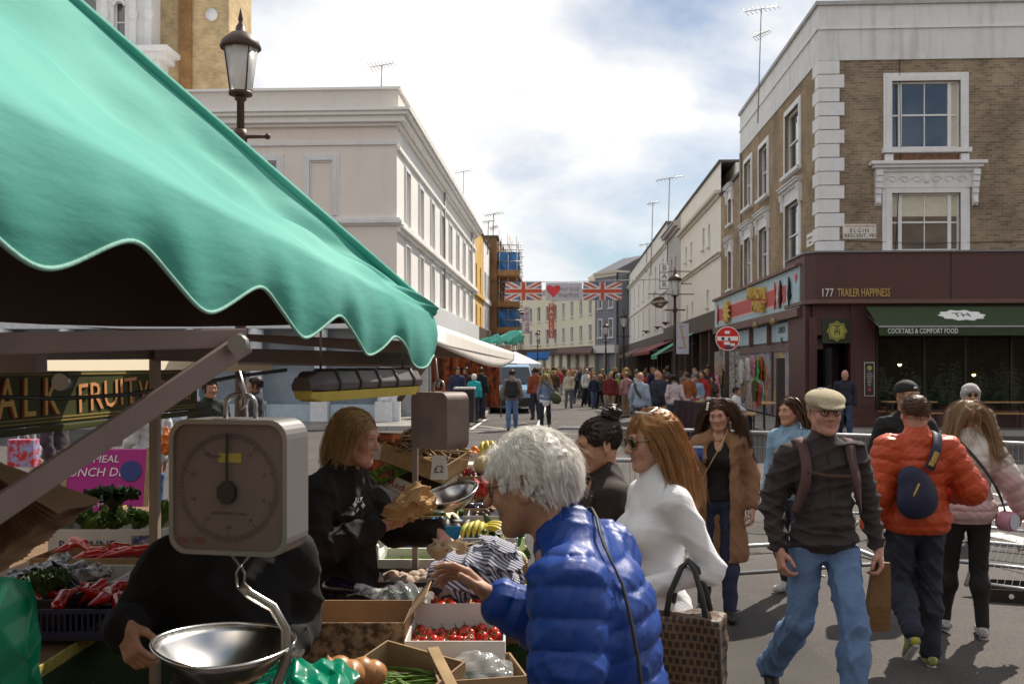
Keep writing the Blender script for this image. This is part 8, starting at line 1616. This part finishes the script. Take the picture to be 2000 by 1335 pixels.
# clothes rail stall with orange goods on the left pavement and bins
t = thing('clothing_stall', 'left pavement stall hung with orange and brown goods', 'stall', W(905, 800, 34)); t.location.z = .115; 
q = MB(); q.grid(lambda u, v: Vector((-1.2+2.4*u, .6+.12*math.sin(40*u+3*v)+.06*math.sin(90*u), .35+1.75*v)), 60, 10); q.build('hung_goods', mat('orange_goods', (.42,.10,.02), .8, var=.5, vs=5, col2=(.07,.02,.012)), t)
for x in (-1.25, 1.25): q = MB(); q.tube([(x, .6, 0), (x, .6, 2.3)], .025, 6); q.build('post', am, t)
q = MB(); q.tube([(-1.25, .6, 2.25), (1.25, .6, 2.25)], .025, 6); q.build('rail', am, t)
for i, (px, py, hh, wd) in enumerate(((908, 808, 1.05, .62), (930, 800, 1.0, .4))):
 d = 31.5+2.5*i; p = W(px, 800, d); t = thing('litter_bin', ['wide black litter bin at the left kerb', 'narrow black litter bin behind the wide one'][i], 'bin', (p.x, p.y, .115)); q = MB(); q.box(-wd/2, wd/2, -.25, .25, 0, hh); q.build('bin_body', blackp, t, bevel=.03); q = MB(); q.box(-wd/2-.02, wd/2+.02, -.27, .27, hh+.003, hh+.06); q.build('lid', mat('bin_lid', (.08,.06,.05), .5) if i else whitec, t, bevel=.015); q = MB(); q.box(-wd*.3, wd*.3, -.262, -.251, hh*.72, hh*.86); q.build('slot', MATS['dark_gap'], t)
# crowd barriers
galv = mat('galvanised_steel', (.40,.41,.42), .4, metal=.75, var=.1)
def barrier(label, A, B, lean=0, h=1.08, feet=True, wires=True, grp='crowd barriers'):
 A = Vector((A[0], A[1], 0)); B = Vector((B[0], B[1], 0)); dv = B-A; L = dv.length; t = thing('crowd_barrier', label, 'barrier', A, math.atan2(dv.y, dv.x), grp); R = Matrix.Rotation(lean, 3, 'X')
 def p(x, z): return R @ Vector((x, 0, z))
 q = MB(); q.tube([p(0, .12), p(0, h-.12), p(.05, h-.03), p(.14, h), p(L-.14, h), p(L-.05, h-.03), p(L, h-.12), p(L, .12)], .021, 8); q.build('frame', galv, t); q = MB(); q.tube([p(0, .16), p(L, .16)], .016, 8); q.build('bottom_rail', galv, t)
 q = MB(); n = int(L/.055) if wires else 0
 for i in range(1, n): q.bar(p(L*i/n, .17), p(L*i/n, h-.01), .003)
 for z in (.4, .65, .9)[:3 if wires else 0]: q.bar(p(0, z), p(L, z), .003)
 if wires: tag(q.build('mesh', galv, t), kind='stuff')
 if feet:
  for x in (.35, L-.35): q = MB(); q.tube([(x, -.3, .02), (x, 0, .05), (x, .3, .02)], .016, 6); q.tube([(x, 0, .05), tuple(p(x, .17))], .016, 6); q.build('foot', galv, t)
 return t
def gz_(px, d): p = gpos(px, d); return (p.x, p.y)
barrier('crowd barrier directly behind the white haired man', gz_(1078, 13.2), gz_(1400, 12.6)); barrier('crowd barrier between the woman in camel and the man in the cap', gz_(1405, 12.5), gz_(1730, 11.6)); barrier('crowd barrier at the right edge behind the woman in pink', gz_(1735, 11.5), gz_(2080, 10.2)); barrier('second row crowd barrier seen below the first behind the bun', gz_(1060, 9.6), gz_(1380, 9.4), h=1.0)
barrier('low leaning crowd barrier beside the round pink bag', gz_(1880, 8.2), gz_(2120, 7.6), lean=rad(-48), h=1.05, feet=False)
barrier('crowd barrier lying flat on the road behind the legs', gz_(1440, 8.9), gz_(1760, 9.4), lean=rad(-86), h=1.05, feet=False, wires=False); barrier('crowd barrier lying flat on the road at the right edge', gz_(1830, 9.6), gz_(2110, 8.9), lean=rad(-86), h=1.05, feet=False, wires=False)
# cardboard tray on the road
p = gpos(1968, 8.15); t = thing('cardboard_tray', 'open black cardboard tray lying on the road at the right edge', 'box', p, rad(-14))
for nm, b_ in (('base', (-.22, .28, -.16, .16, .0, .008)), ('front_panel', (-.22, .28, -.16, -.152, .008, .1)), ('back_panel', (-.22, .28, .152, .16, .008, .12)), ('end_panel', (-.22, -.212, -.15, .15, .008, .13)), ('end_panel', (.272, .28, -.15, .15, .008, .11))): q = MB(); q.box(*b_); q.build(nm, mat('black_card', (.03,.022,.018), .8) if nm != 'end_panel' else card, t)
q = MB(); q.lathe([(.02, 0), (.02, .003)], 12, (0, -.163, .05), Rx); q.build('sticker', wht_l, t)
# goods hung on the market shop
hang = [((.62,.60,.55), 'white'), ((.1,.55,.16), 'bright green'), ((.45,.12,.03), 'orange'), ((.12,.13,.06), 'dark olive'), ((.55,.22,.3), 'pink'), ((.6,.09,.02), 'vivid orange'), ((.55,.53,.5), 'off white'), ((.07,.13,.18), 'dark blue'), ((.5,.45,.35), 'cream'), ((.3,.2,.12), 'tan')]
def garment(label, px, py, d, c, s, seed):
 t = thing('hanging_garment', label, 'clothes', W(px, py, d), -PI/2+.2, 'garments hung on the shop front'); m = mat('garment_%d' % seed, c, .9, var=.2, vs=6); S = Sdf(); S.cap((0,0,-.05), (0,0,-.55*s), .1, .17, .05, flat=((0,1,0), .3)); S.cap((-.12,0,-.08), (-.2,0,-.35*s), .05, .05, .04, flat=((0,1,0), .5)); S.cap((.12,0,-.08), (.2,0,-.35*s), .05, .05, .04, flat=((0,1,0), .5)); S.disp = wrinkle(.02, seed, 24); V, F = S.net(.022); link('garment', np_mesh('g', V, F), m, t); q = MB(); q.tube([(0,0,-.03), (0,0,.06), (.03,0,.08), (.05,0,.05)], .006, 5); q.build('hanger', am, t)
dS = FSH.hit(1480)[1]
for i, (px, py, ci, s_) in enumerate(((1460, 700, 0, 1.3), (1470, 697, 4, 1.0), (1477, 702, 1, 1.4), (1485, 698, 2, 1.2), (1492, 697, 3, 1.5), (1499, 697, 4, 1.2), (1473, 745, 3, 1.0), (1480, 748, 5, 1.3), (1488, 745, 6, 1.4), (1496, 742, 7, 1.4), (1503, 760, 8, 1.0), (1448, 705, 6, 1.3), (1452, 742, 9, 1.2), (1512, 700, 5, 1.0), (1406, 708, 9, 1.4), (1412, 722, 3, 1.6), (1400, 735, 4, 1.2), (1418, 745, 7, 1.2))):
 garment('%s garment %s of the shop front, %s' % (hang[ci][1], 'in the upper row' if py < 720 else 'in the lower row', ('first', 'second', 'third', 'fourth', 'fifth', 'sixth')[i % 6]+('' if i < 11 else ', far rail')), px, py, dS-1.1, hang[ci][0], s_, 200+i)
t = thing('poster_rack', 'rack of pale printed bags hung beside the no entry sign', 'rack', W(1434, 728, dS+2)); 
for i in range(2):
 for j in range(4): q = MB(); q.box(-.45+.5*i, 0-.01+.5*i*.4, -.03, 0, -1.0+.62*j-.52, -1.0+.62*j); q.build('printed_bag', mat('tote_print', (.55,.52,.45), .8, col2=(.25,.28,.3), vs=9), t)
# stall with dark cloth in front of the shop
t = thing('cloth_stall', 'market table draped in dark purple cloth near the no entry post', 'stall', gpos(1375, 25.5), rad(-80)); dp = mat('purple_cloth', (.035,.012,.02), .9, var=.2)
q = MB(); q.grid(lambda u, v: Vector((-1.3+2.6*u, -.42-.05*v+.04*math.sin(30*u)*v, .98-.92*v)), 40, 8); q.build('front_drape', dp, t); q = MB(); q.grid(lambda u, v: Vector((-1.3-.04*v, -.42+.84*u+.02*math.sin(14*u)*v, .98-.92*v)), 16, 8); q.build('end_drape', mat('lilac_cloth', (.4,.33,.42), .9), t); q = MB(); q.box(-1.3, 1.3, -.42, .42, .96, .985); q.build('top', dp, t)
R_ = random.Random(3)
for i in range(16):
 c_ = R_.choice(((.5,.45,.4), (.4,.05,.08), (.1,.2,.12), (.5,.35,.1), (.2,.2,.25))); tt = thing('stall_goods', '%s %s on the purple draped table, %s' % (R_.choice(('pale', 'dark', 'worn')), ['folded scarf', 'small pot', 'flat print stack', 'trinket jar'][i % 4], ('at its near end', 'near its middle', 'past its middle', 'at its far end')[i//4]), 'goods', t.matrix_basis @ Vector((-1.2+.155*i, R_.uniform(-.3, .2), .985))); q = MB(); s_ = R_.uniform(.05, .09)
 if i % 2: q.lathe([(s_*.7, 0), (s_, s_), (s_*.6, s_*1.8), (s_*.4, s_*1.8)], 10)
 else: q.box(-s_*1.4, s_*1.4, -s_, s_, 0, s_*.7)
 q.build('item', mat('goods_%d' % (i % 7), c_, .7), tt)
# picnic tables
def picnic(label, px, d, rz):
 t = thing('picnic_table', label, 'table', gpos(px, d), rz); t.location.z = .115 if d > 27 else 0; wd_ = mat('bench_pine', (.40,.23,.10), .7, var=.2, vs=8); dk = mat('dark_frame', (.03,.022,.02), .5)
 for i in range(4): q = MB(); q.box(-.7, .7, -.28+.14*i, -.15+.14*i, .74, .77); q.build('table_slat', wd_, t)
 for y in (-.55, .55): q = MB(); q.box(-.7, .7, y-.12, y+.12, .44, .47); q.build('bench', wd_, t)
 for x in (-.55, .55):
  for y in (-.2, .2): q = MB(); q.bar((x, y, 0), (x, y, .74), .04); q.build('leg', dk, t)
  for y in (-.62, -.48, .48, .62): q = MB(); q.bar((x, y, 0), (x, y, .44), .035); q.build('leg', dk, t)
picnic('slatted pine table with benches in front of the graffitied shutter', 1507, 27.6, rad(80)); picnic('pine table with benches under the bar window', 1962, 28.3, rad(3)); picnic('small pine table with benches beside the bar planter', 1775, 28.6, rad(3))
t = thing('dark_bollard', 'tall dark bollard standing before the roller shutter', 'bollard', gpos(1524, 25.8)); q = MB(); q.box(-.1, .1, -.1, .1, 0, 2.1); q.box(-.115, .115, -.115, .115, 0, .3); q.build('post', mat('dark_frame', (.03,.022,.02), .5), t, bevel=.01)
# pink A-board
p = gpos(215, 8.6); t = thing('lunch_board', 'pink lunch deal A-board standing on the pavement behind the stall', 'sign', p, rad(8)); pk = mat('magenta_print', (.40,.015,.22), .5, var=.05)
def lean(y0, y1, h): return Matrix(((1,0,0,0), (0,1,(y1-y0)/h,y0), (0,0,1,0), (0,0,0,1)))
for sg, (y0, y1) in ((0, (-.32, -.03)), (1, (.32, .03))):
 M_ = lean(y0, y1, 1.18); q = MB(); q.box(-.33, .33, -.012, .012, .15, 1.18); q.v = [tuple(M_ @ Vector(v)) for v in q.v]; q.build('panel', pk if sg == 0 else MATS['menu_black'], t)
 for x in (-.345, .345): q = MB(); q.box(x-.022, x+.022, -.02, .02, 0, 1.2); q.v = [tuple(M_ @ Vector(v)) for v in q.v]; q.build('leg', woodc, t)
 q = MB(); q.box(-.33, .33, -.02, .02, .1, .15); q.v = [tuple(M_ @ Vector(v)) for v in q.v]; q.build('bottom_rail', woodc, t)
al = math.atan2(.29, 1.18); Mt = lean(-.32, -.03, 1.18)
for s_, sz, z in (('£ MEAL', .09, 1.1), ('LUNCH DEAL', .105, .99), ('PREMIUM DRINKS', .05, .72)): text(s_, sz, wht_l, t, Mt @ Vector((-.05, -.018, z)), (PI/2-al,0,0), ext=.001, shear=.15)
q = MB(); q.lathe([(.09, 0), (.09, .004)], 20, Mt @ Vector((.2, -.016, 1.0)), Matrix.Rotation(PI/2-al, 3, 'X')); q.build('badge', mat('print_blue', (.03,.05,.2), .6), t); q = MB(); q.ball(Mt @ Vector((.1, -.02, .38)), (.14,.012,.05)); q.build('food_print', mat('food_print', (.12,.16,.03), .6, col2=(.45,.3,.1), vs=18), t)
# ------------------------------------------------------------ people farther away
def mid(label, px, d, rz, H, g, tone, topc, trc, hair, hd=(0,0,0), pose={}, hairL=.05, top={}, cap=None, style='down', eyes=False, hv=.012, zg=0, shoes=None, nh=500):
 R_ = sum(map(ord, label)) % 1000
 P = person(label, gpos(px, d)+Vector((0,0,zg)), rz, H, g, tone, hd, pose, dict(dict(m=mat('cloth_%02d%02d%02d' % tuple(int(c*99) for c in topc), topc, .9, var=.12, vs=12), ease=.022, hem=.84, collar=.02, wr=.007, vox=.021, name='top', seed=R_ % 50), **top), dict(m=mat('cloth_%02d%02d%02d' % tuple(int(c*99) for c in trc), trc, .9, var=.12, vs=12), vox=.021), shoes or (black_shoe, black_sole), dict(L=dict(n=(-1,.2,0), side=-1, curl=.5), R=dict(n=(1,.2,0), side=1, curl=.5)) if d < 15 else None, hv=hv, bv=.021, eyes=eyes)
 if hair: hairdo(P, hair, nh, hairL, flow=style, w=.003, lift=.15, seg=6, clump=8, coll=P['topS'].p if hairL > .12 else [])
 return P
stepA = lambda s=1: dict(kneL=(.1,-.12*s,.49), ankL=(.1,-.18*s,.09), toeL=(.11,-.33*s,.03), kneR=(-.1,.03*s,.48), ankR=(-.1,.24*s,.12), toeR=(-.11,.1*s,.03))
P9 = mid('man with dark moustache in black cap and black T-shirt', 1770, 8.1, rad(8), 1.76, 'm', 'olive', (.012,.012,.013), (.02,.02,.025), None, hd=(rad(10), 0, 0), eyes=True, hv=.006, top=dict(collar=.0, vox=.011))
pcap(P9, 'cap', mat('black_cap', (.01,.01,.01), .8), style='ball'); hairdo(P9, 'dark', 500, .02, hairline=.06, back=-.05, w=.0015); T9 = lambda p: Vector(P9['C']+P9['R']@(A_(p)*P9['sc'])); q = MB(); q.tube([T9((x, -.1+8*x*x, -.047-6*x*x)) for x in (-.028, -.014, 0, .014, .028)], [.002, .0045, .005, .0045, .002], 6); q.build('moustache', hair_m('dark'), P9['root']); q = MB(); q.box(-.012, .012, -.002, .002, -.008, .008); o = q.build('cap_badge', wht_l, P9['root']); o.location = T9((0, -.094, .075))
P6 = mid('dark haired woman in pale denim jacket behind the man in the cap', 1545, 8.2, rad(-42), 1.63, 'f', 'fair', (.22,.36,.5), (.03,.035,.05), 'brown', hd=(rad(-14), rad(2), 0), hairL=.24, style='part', eyes=True, hv=.006, top=dict(vox=.011), shoes=(mat('white_trainer', (.6,.58,.6), .5), white_sole), nh=1500, pose=dict(ankR=(-.14,.2,.1), toeR=(-.17,.05,.03)))
P12 = mid('woman in fluffy grey hat, sunglasses and tan quilted jacket', 1895, 11, rad(-8), 1.68, 'f', 'fair', (.17,.125,.10), (.05,.04,.04), None, eyes=True, hv=.0065, top=dict(quilt=(.07, .012), ease=.04, vox=.012), pose=dict(elbL=(.25,.03,1.08), wriL=(.1,-.2,1.02)))
pcap(P12, 'fluffy_hat', mat('grey_fur', (.33,.31,.32), 1, var=.2, vs=60, sheen=.5, bump=1, bs=120), style='beanie'); specs(P12, dark_lens, thin_fr, r=.022)
tb2 = thing('cream_scarf', 'cream scarf and cloth bag hanging in front of the tan jacket', 'scarf', P12['root'].location, P12['root'].rotation_euler.z); S = Sdf(); S.cap((.03,-.16,1.35), (.06,-.18,1.0), .035, .045, .02); S.ell((.05,-.2,.86), (.1,.04,.13), None, .03); S.disp = wrinkle(.01, 3, 40); V, F = S.net(.012); link('scarf', np_mesh('s', V, F), mat('cream_knit', (.55,.48,.38), .95), tb2)
P8 = mid('bald smiling man in dark navy jacket leaving the bar door', 1650, 25.5, rad(-10), 1.78, 'm', 'pink', (.02,.022,.035), (.035,.05,.10), None, pose=dict(stepA(), elbR=(-.26,.05,1.14), wriR=(-.26,.02,.9)), hd=(rad(-10), rad(8), 0), hv=.009, eyes=True)
P13 = mid('man with black rucksack in grey brown jacket and jeans walking away before the van', 1000, 29.5, rad(180), 1.78, 'm', 'tan', (.17,.14,.13), (.10,.17,.32), 'dark', pose=stepA(-.6), hairL=.03)
rk = thing('rucksack', 'black rucksack on the back of the man before the van', 'rucksack', P13['root'].location, PI); S = Sdf(); S.box((0,.19,1.22), (.12,.05,.2), None, .05, .02); S.box((0,.26,1.12), (.09,.02,.1), None, .03, .03); V, F = S.net(.02); link('pack', np_mesh('p', V, F), mat('black_nylon', (.015,.014,.015), .7), rk)
P14 = mid('blonde woman in blue denim jacket and white shirt tail carrying a green bag', 1065, 30.5, rad(174), 1.66, 'f', 'fair', (.16,.20,.30), (.02,.02,.025), 'blond', pose=stepA(-.6), hairL=.3, style='part', nh=900)
S = Sdf(); S.cap((0,0,.93), (0,0,.80), .17, .19, .02, flat=((0,1,0), .7)); S.cut((0,0,.66), (0,0,-1)); S.disp = wrinkle(.012, 4, 22); V, F = S.net(.02); link('shirt_tail', np_mesh('s', V, F), mat('white_cotton', (.66,.66,.68), .9), P14['root'])
gb = thing('green_holdall', 'dark green shoulder bag hanging from the blonde woman', 'bag', P14['root'].location, rad(174)); S = Sdf(); S.ell((-.34,.1,.92), (.16,.13,.2), np.array(Matrix.Rotation(.5, 3, 'Y')), .03); V, F = S.net(.02); link('bag', np_mesh('b', V, F), mat('olive_nylon', (.05,.06,.02), .7), gb); q = MB(); q.tube([(-.3,.14,1.1), (-.1,.16,1.3), (.12,.06,1.42)], .018, 6); q.build('strap', MATS['olive_nylon'], gb)
P15 = mid('dark haired woman in pale pink checked jacket walking away on the right', 1318, 27.2, rad(170), 1.66, 'f', 'tan', (.52,.42,.42), (.03,.035,.06), 'dark', pose=dict(stepA(-.8), wriR=(-.3,.0,.9)), hairL=.18, style='part')
P16 = mid('bald man in grey blue shirt with a rucksack strap in the crowd', 1250, 25, rad(150), 1.72, 'm', 'pink', (.28,.33,.42), (.06,.06,.08), None); strap(P16, [(.1,-.12,1.2), (.1,.0,1.45), (.05,.14,1.3), (-.1,.14,1.1)], .06, blk, 'rucksack_strap', .02)
P17 = mid('balding man in dark jacket facing the crowd stalls', 1284, 26, rad(120), 1.76, 'm', 'pink', (.025,.025,.04), (.03,.03,.035), None)
P22 = mid('person in white T-shirt seated by the shop shutter', 1437, 28.6, rad(60), 1.62, 'm', 'tan', (.66,.66,.66), (.05,.06,.1), 'dark', pose=dict(kneL=(.1,-.38,.5), ankL=(.1,-.4,.09), toeL=(.1,-.55,.03), kneR=(-.1,-.38,.5), ankR=(-.1,-.4,.09), toeR=(-.1,-.55,.03), pel=(0,0,.52), wai=(0,0,.66), che=(0,0,.85), nec=(0,.01,1.02), head=(0,-.03,1.17), hipL=(.09,0,.5), hipR=(-.09,0,.5), shoL=(.17,0,.96), shoR=(-.17,0,.96), elbL=(.22,-.02,.7), elbR=(-.22,-.02,.7), wriL=(.15,-.22,.62), wriR=(-.15,-.22,.62)), top=dict(hem=.45))
S_ = thing('folding_stool', 'low stool under the seated person in white', 'stool', P22['root'].location, rad(60)); q = MB(); q.box(-.2, .2, -.2, .2, .38, .42); q.build('seat', tbl, S_)
for x in (-.16, .16):
 for y in (-.16, .16): q = MB(); q.box(x-.015, x+.015, y-.015, y+.015, 0, .38); q.build('leg', blk, S_)
# unseen street behind the viewpoint: terraces and a canopy added to block sky light
for xa, xb, y0, y1, nm in ((-30, -6.5, -60, -6, 'left'), (8.5, 30, -60, -7, 'right'), (-6.4, 8.4, -62, -58, 'far')):
 t = thing('unseen_terrace', 'brick terrace behind the viewpoint on the %s side' % nm, 'building', (xa, y0, 0)); q = MB(); q.box(0, xb-xa, 0, y1-y0, 0, 12.5); q.build('walls', brickX, t); q = MB(); q.box(-.1, xb-xa+.1, -.1, y1-y0+.1, 12.51, 12.8); q.build('roof', rooft, t)
t = thing('unseen_canopy', 'neighbouring stall canopy behind the viewpoint', 'awning', WX(-1.2, -2, 2.2)); q = MB(); q.grid(lambda u, v: Vector((-2.6+2.5*u, -4+6.4*v, .9-.75*u)), 4, 4); q.build('canvas', dshade, t)
# people behind the stall, seen under the signboard
PW = mid('person in white overshirt and flared jeans carrying an orange bag behind the stall', 292, 10.5, rad(-120), 1.74, 'f', 'tan', (.62,.62,.64), (.03,.10,.26), 'brown', pose=dict(elbL=(.24,.0,1.12), wriL=(.25,-.1,.98), ankL=(.12,-.22,.09), toeL=(.13,-.36,.03), kneL=(.1,-.16,.5)), hairL=.1, top=dict(hem=.72))
ob = thing('orange_carrier', 'orange plastic carrier bag held by the person in white', 'bag', W(326, 850, 10.4)); S = Sdf(); S.ell((0,0,-.08), (.085,.05,.13), None, .03); S.cap((0,0,0), (0,0,.12), .05, .01, .03); S.disp = wrinkle(.015, 3, 40); V, F = S.net(.01); link('bag', np_mesh('b', V, F), mat('orange_poly', (.65,.16,.02), .35, coat=.2), ob)
PA = mid('person in dark shorts walking past behind the green signboard', 112, 10.8, rad(100), 1.7, 'm', 'tan', (.05,.04,.05), (.02,.02,.024), 'dark', pose=stepA(), shoes=(mat('brown_sandal', (.2,.08,.06), .6), black_sole)); PB_ = mid('person in pale trousers and white trainers behind the green signboard', 82, 11.4, rad(95), 1.7, 'f', 'fair', (.3,.3,.3), (.45,.36,.28), 'brown', pose=stepA(.7), shoes=(MATS['white_trainer'], white_sole), hairL=.2)
t = thing('red_shopping_bag', 'red shopping bag with white pattern at knee height behind the stall', 'bag', W(46, 880, 10.2)); q = MB(); q.box(-.14, .14, -.06, .06, -.16, .12); q.build('bag', mat('red_print_bag', (.55,.03,.03), .6, col2=(.3,.35,.6), vs=14), t, bevel=.01); q = MB(); q.tube([(-.06,0,.12), (0,0,.26), (.06,0,.12)], .008, 5); q.build('handle', wht_l, t)
for px, d, rz, lab, tc_, hc, kw in ((893, 33, 20, 'man in navy jacket at the orange stall', (.03,.035,.08), 'dark', {}), (910, 34, -30, 'tall person in dark brown coat at the orange stall', (.05,.03,.025), 'dark', {}), (926, 32.5, 170, 'small person in bright turquoise coat with white hat', (.02,.34,.36), 'white', dict(H=1.5)), (940, 33.5, 150, 'person in black coat beside the van', (.02,.015,.014), 'brown', {}), (1046, 33, -160, 'person in rust red coat between van and blonde woman', (.24,.06,.03), 'brown', {}), (500, 15, -70, 'man in dark trousers standing on the far pavement behind the stall', (.03,.035,.05), 'dark', {}), (410, 12.5, 40, 'man in black cap and coat standing behind the hanging scale', (.02,.022,.02), 'dark', {})):
 mid(lab, px, d, rad(rz), kw.get('H', 1.72), 'm', 'tan', tc_, (.03,.03,.04), hc, zg=.115 if d > 31 else 0)
# crowd: six base figures, copied with their own clothes
base = []
for i, (g, hl, ps) in enumerate((('m', .03, stepA(.8)), ('f', .2, stepA(-.7)), ('m', .03, {}), ('f', .25, stepA(.6)), ('f', .12, dict(stepA(.9), elbL=(.22,-.02,1.1), wriL=(.12,-.22,1.15))), ('m', .04, dict(stepA(-.9), elbR=(-.25,0,1.1), wriR=(-.18,-.2,1.05))))):
 P = person('x', (0,0,-50), 0, 1.7, g, ('tan', 'fair')[i % 2], (0,0,0), ps, dict(m=mat('crowd_top', (.1,.1,.1), .9), ease=.025, hem=.82, collar=.02, vox=.024, wr=.006, name='top'), dict(m=mat('crowd_trousers', (.05,.05,.06), .9), vox=.024), None, hv=.014, bv=.024, eyes=False)
 for x in 'LR': shoe(P['root'], P['J'], x, black_shoe, black_sole, vox=.018)
 hairdo(P, 'dark', 60, hl, w=.006, seg=4, flow='part' if hl > .1 else 'down', coll=P['topS'].p if hl > .1 else []); base.append(P['root'])
cols = [('black', (.015,.014,.015)), ('navy', (.02,.025,.06)), ('grey', (.2,.19,.19)), ('lime green', (.15,.40,.03)), ('maroon', (.15,.02,.025)), ('white', (.6,.58,.56)), ('rust', (.28,.09,.03)), ('brown', (.08,.045,.03)), ('pale blue', (.25,.34,.48)), ('pink', (.45,.22,.24)), ('olive', (.08,.085,.04)), ('cream', (.5,.42,.32)), ('red', (.40,.035,.03)), ('teal', (.02,.16,.17))]
trs = [('black', (.015,.014,.015)), ('blue jean', (.06,.09,.17)), ('tan', (.24,.17,.1)), ('grey', (.12,.12,.12)), ('white', (.5,.5,.5))]; hrs = ['dark', 'brown', 'blond', 'grey', 'auburn']
R_ = random.Random(17); used = set(); zones = [('walking up the middle of the road', 1085, 1180, 42, 70), ('on the right by the awnings', 1190, 1310, 36, 66), ('far off near the street end', 1060, 1200, 74, 112), ('by the dark right shopfronts', 1300, 1392, 30, 44), ('at the left kerb beyond the van', 1040, 1085, 46, 66)]
fixed = [(1207, 42, 3, 0, 'on the right by the awnings'), (1122, 50, 0, 1, 'walking up the middle of the road'), (1145, 46, 5, 0, 'walking up the middle of the road'), (1160, 44, 1, 1, 'walking up the middle of the road'), (1185, 45, 0, 4, 'walking up the middle of the road'), (1108, 55, 7, 4, 'walking up the middle of the road')]
cnt = 0
for i in range(112):
 if i < len(fixed): px, d, a, b_, zn = fixed[i]
 else:
  zn, p0, p1, d0, d1 = zones[[0, 1, 3, 2, 0, 3, 4, 2, 1][i % 9]]; px, d = R_.uniform(p0, p1), R_.uniform(d0, d1); a = R_.choice([0, 0, 1, 2, 4, 5, 6, 7, 7, 8, 9, 10, 11, 12, 13, 1, 4]); b_ = R_.choice([0, 0, 1, 1, 2, 3, 4])
 k = R_.randrange(6); hh = R_.choice(hrs); key = (a, b_, zn); tr_ = 0
 while key in used and tr_ < 60: a, b_ = R_.randrange(14), R_.randrange(5); key = (a, b_, zn); tr_ += 1
 used.add(key); c = copy_tree(base[k]); p = gpos(px, d); c.location = (p.x, p.y, .115 if p.x > KR or p.x < KL else 0); c.rotation_euler = (0, 0, R_.choice([0, PI, PI, 0, .6, -.7, 2.6, 3.8])+R_.uniform(-.2, .2)); s_ = R_.uniform(.86, 1.08); c.scale = (s_, s_, s_)
 tag(c, '%s in %s top and %s trousers %s' % ('woman' if k in (1, 3, 4) else 'man', cols[a][0], trs[b_][0], zn), 'person', 'crowd along the street')
 for ch in c.children:
  nm = ch.name.split('.')[0]
  m_ = mat('crowd_top_%d' % a, cols[a][1], .9, var=.1) if nm == 'top' else mat('crowd_trs_%d' % b_, trs[b_][1], .9, var=.1) if nm == 'trousers' else hair_m(hh) if nm == 'hair' else None
  if m_:
   ch.material_slots[0].link = 'OBJECT'; ch.material_slots[0].material = m_
   for g_ in ch.children: g_.material_slots[0].link = 'OBJECT'; g_.material_slots[0].material = m_
for r_ in base:
 for ch in list(r_.children):
  for g_ in list(ch.children): bpy.data.objects.remove(g_)
  bpy.data.objects.remove(ch)
 bpy.data.objects.remove(r_)
SC.cycles.use_denoising = True
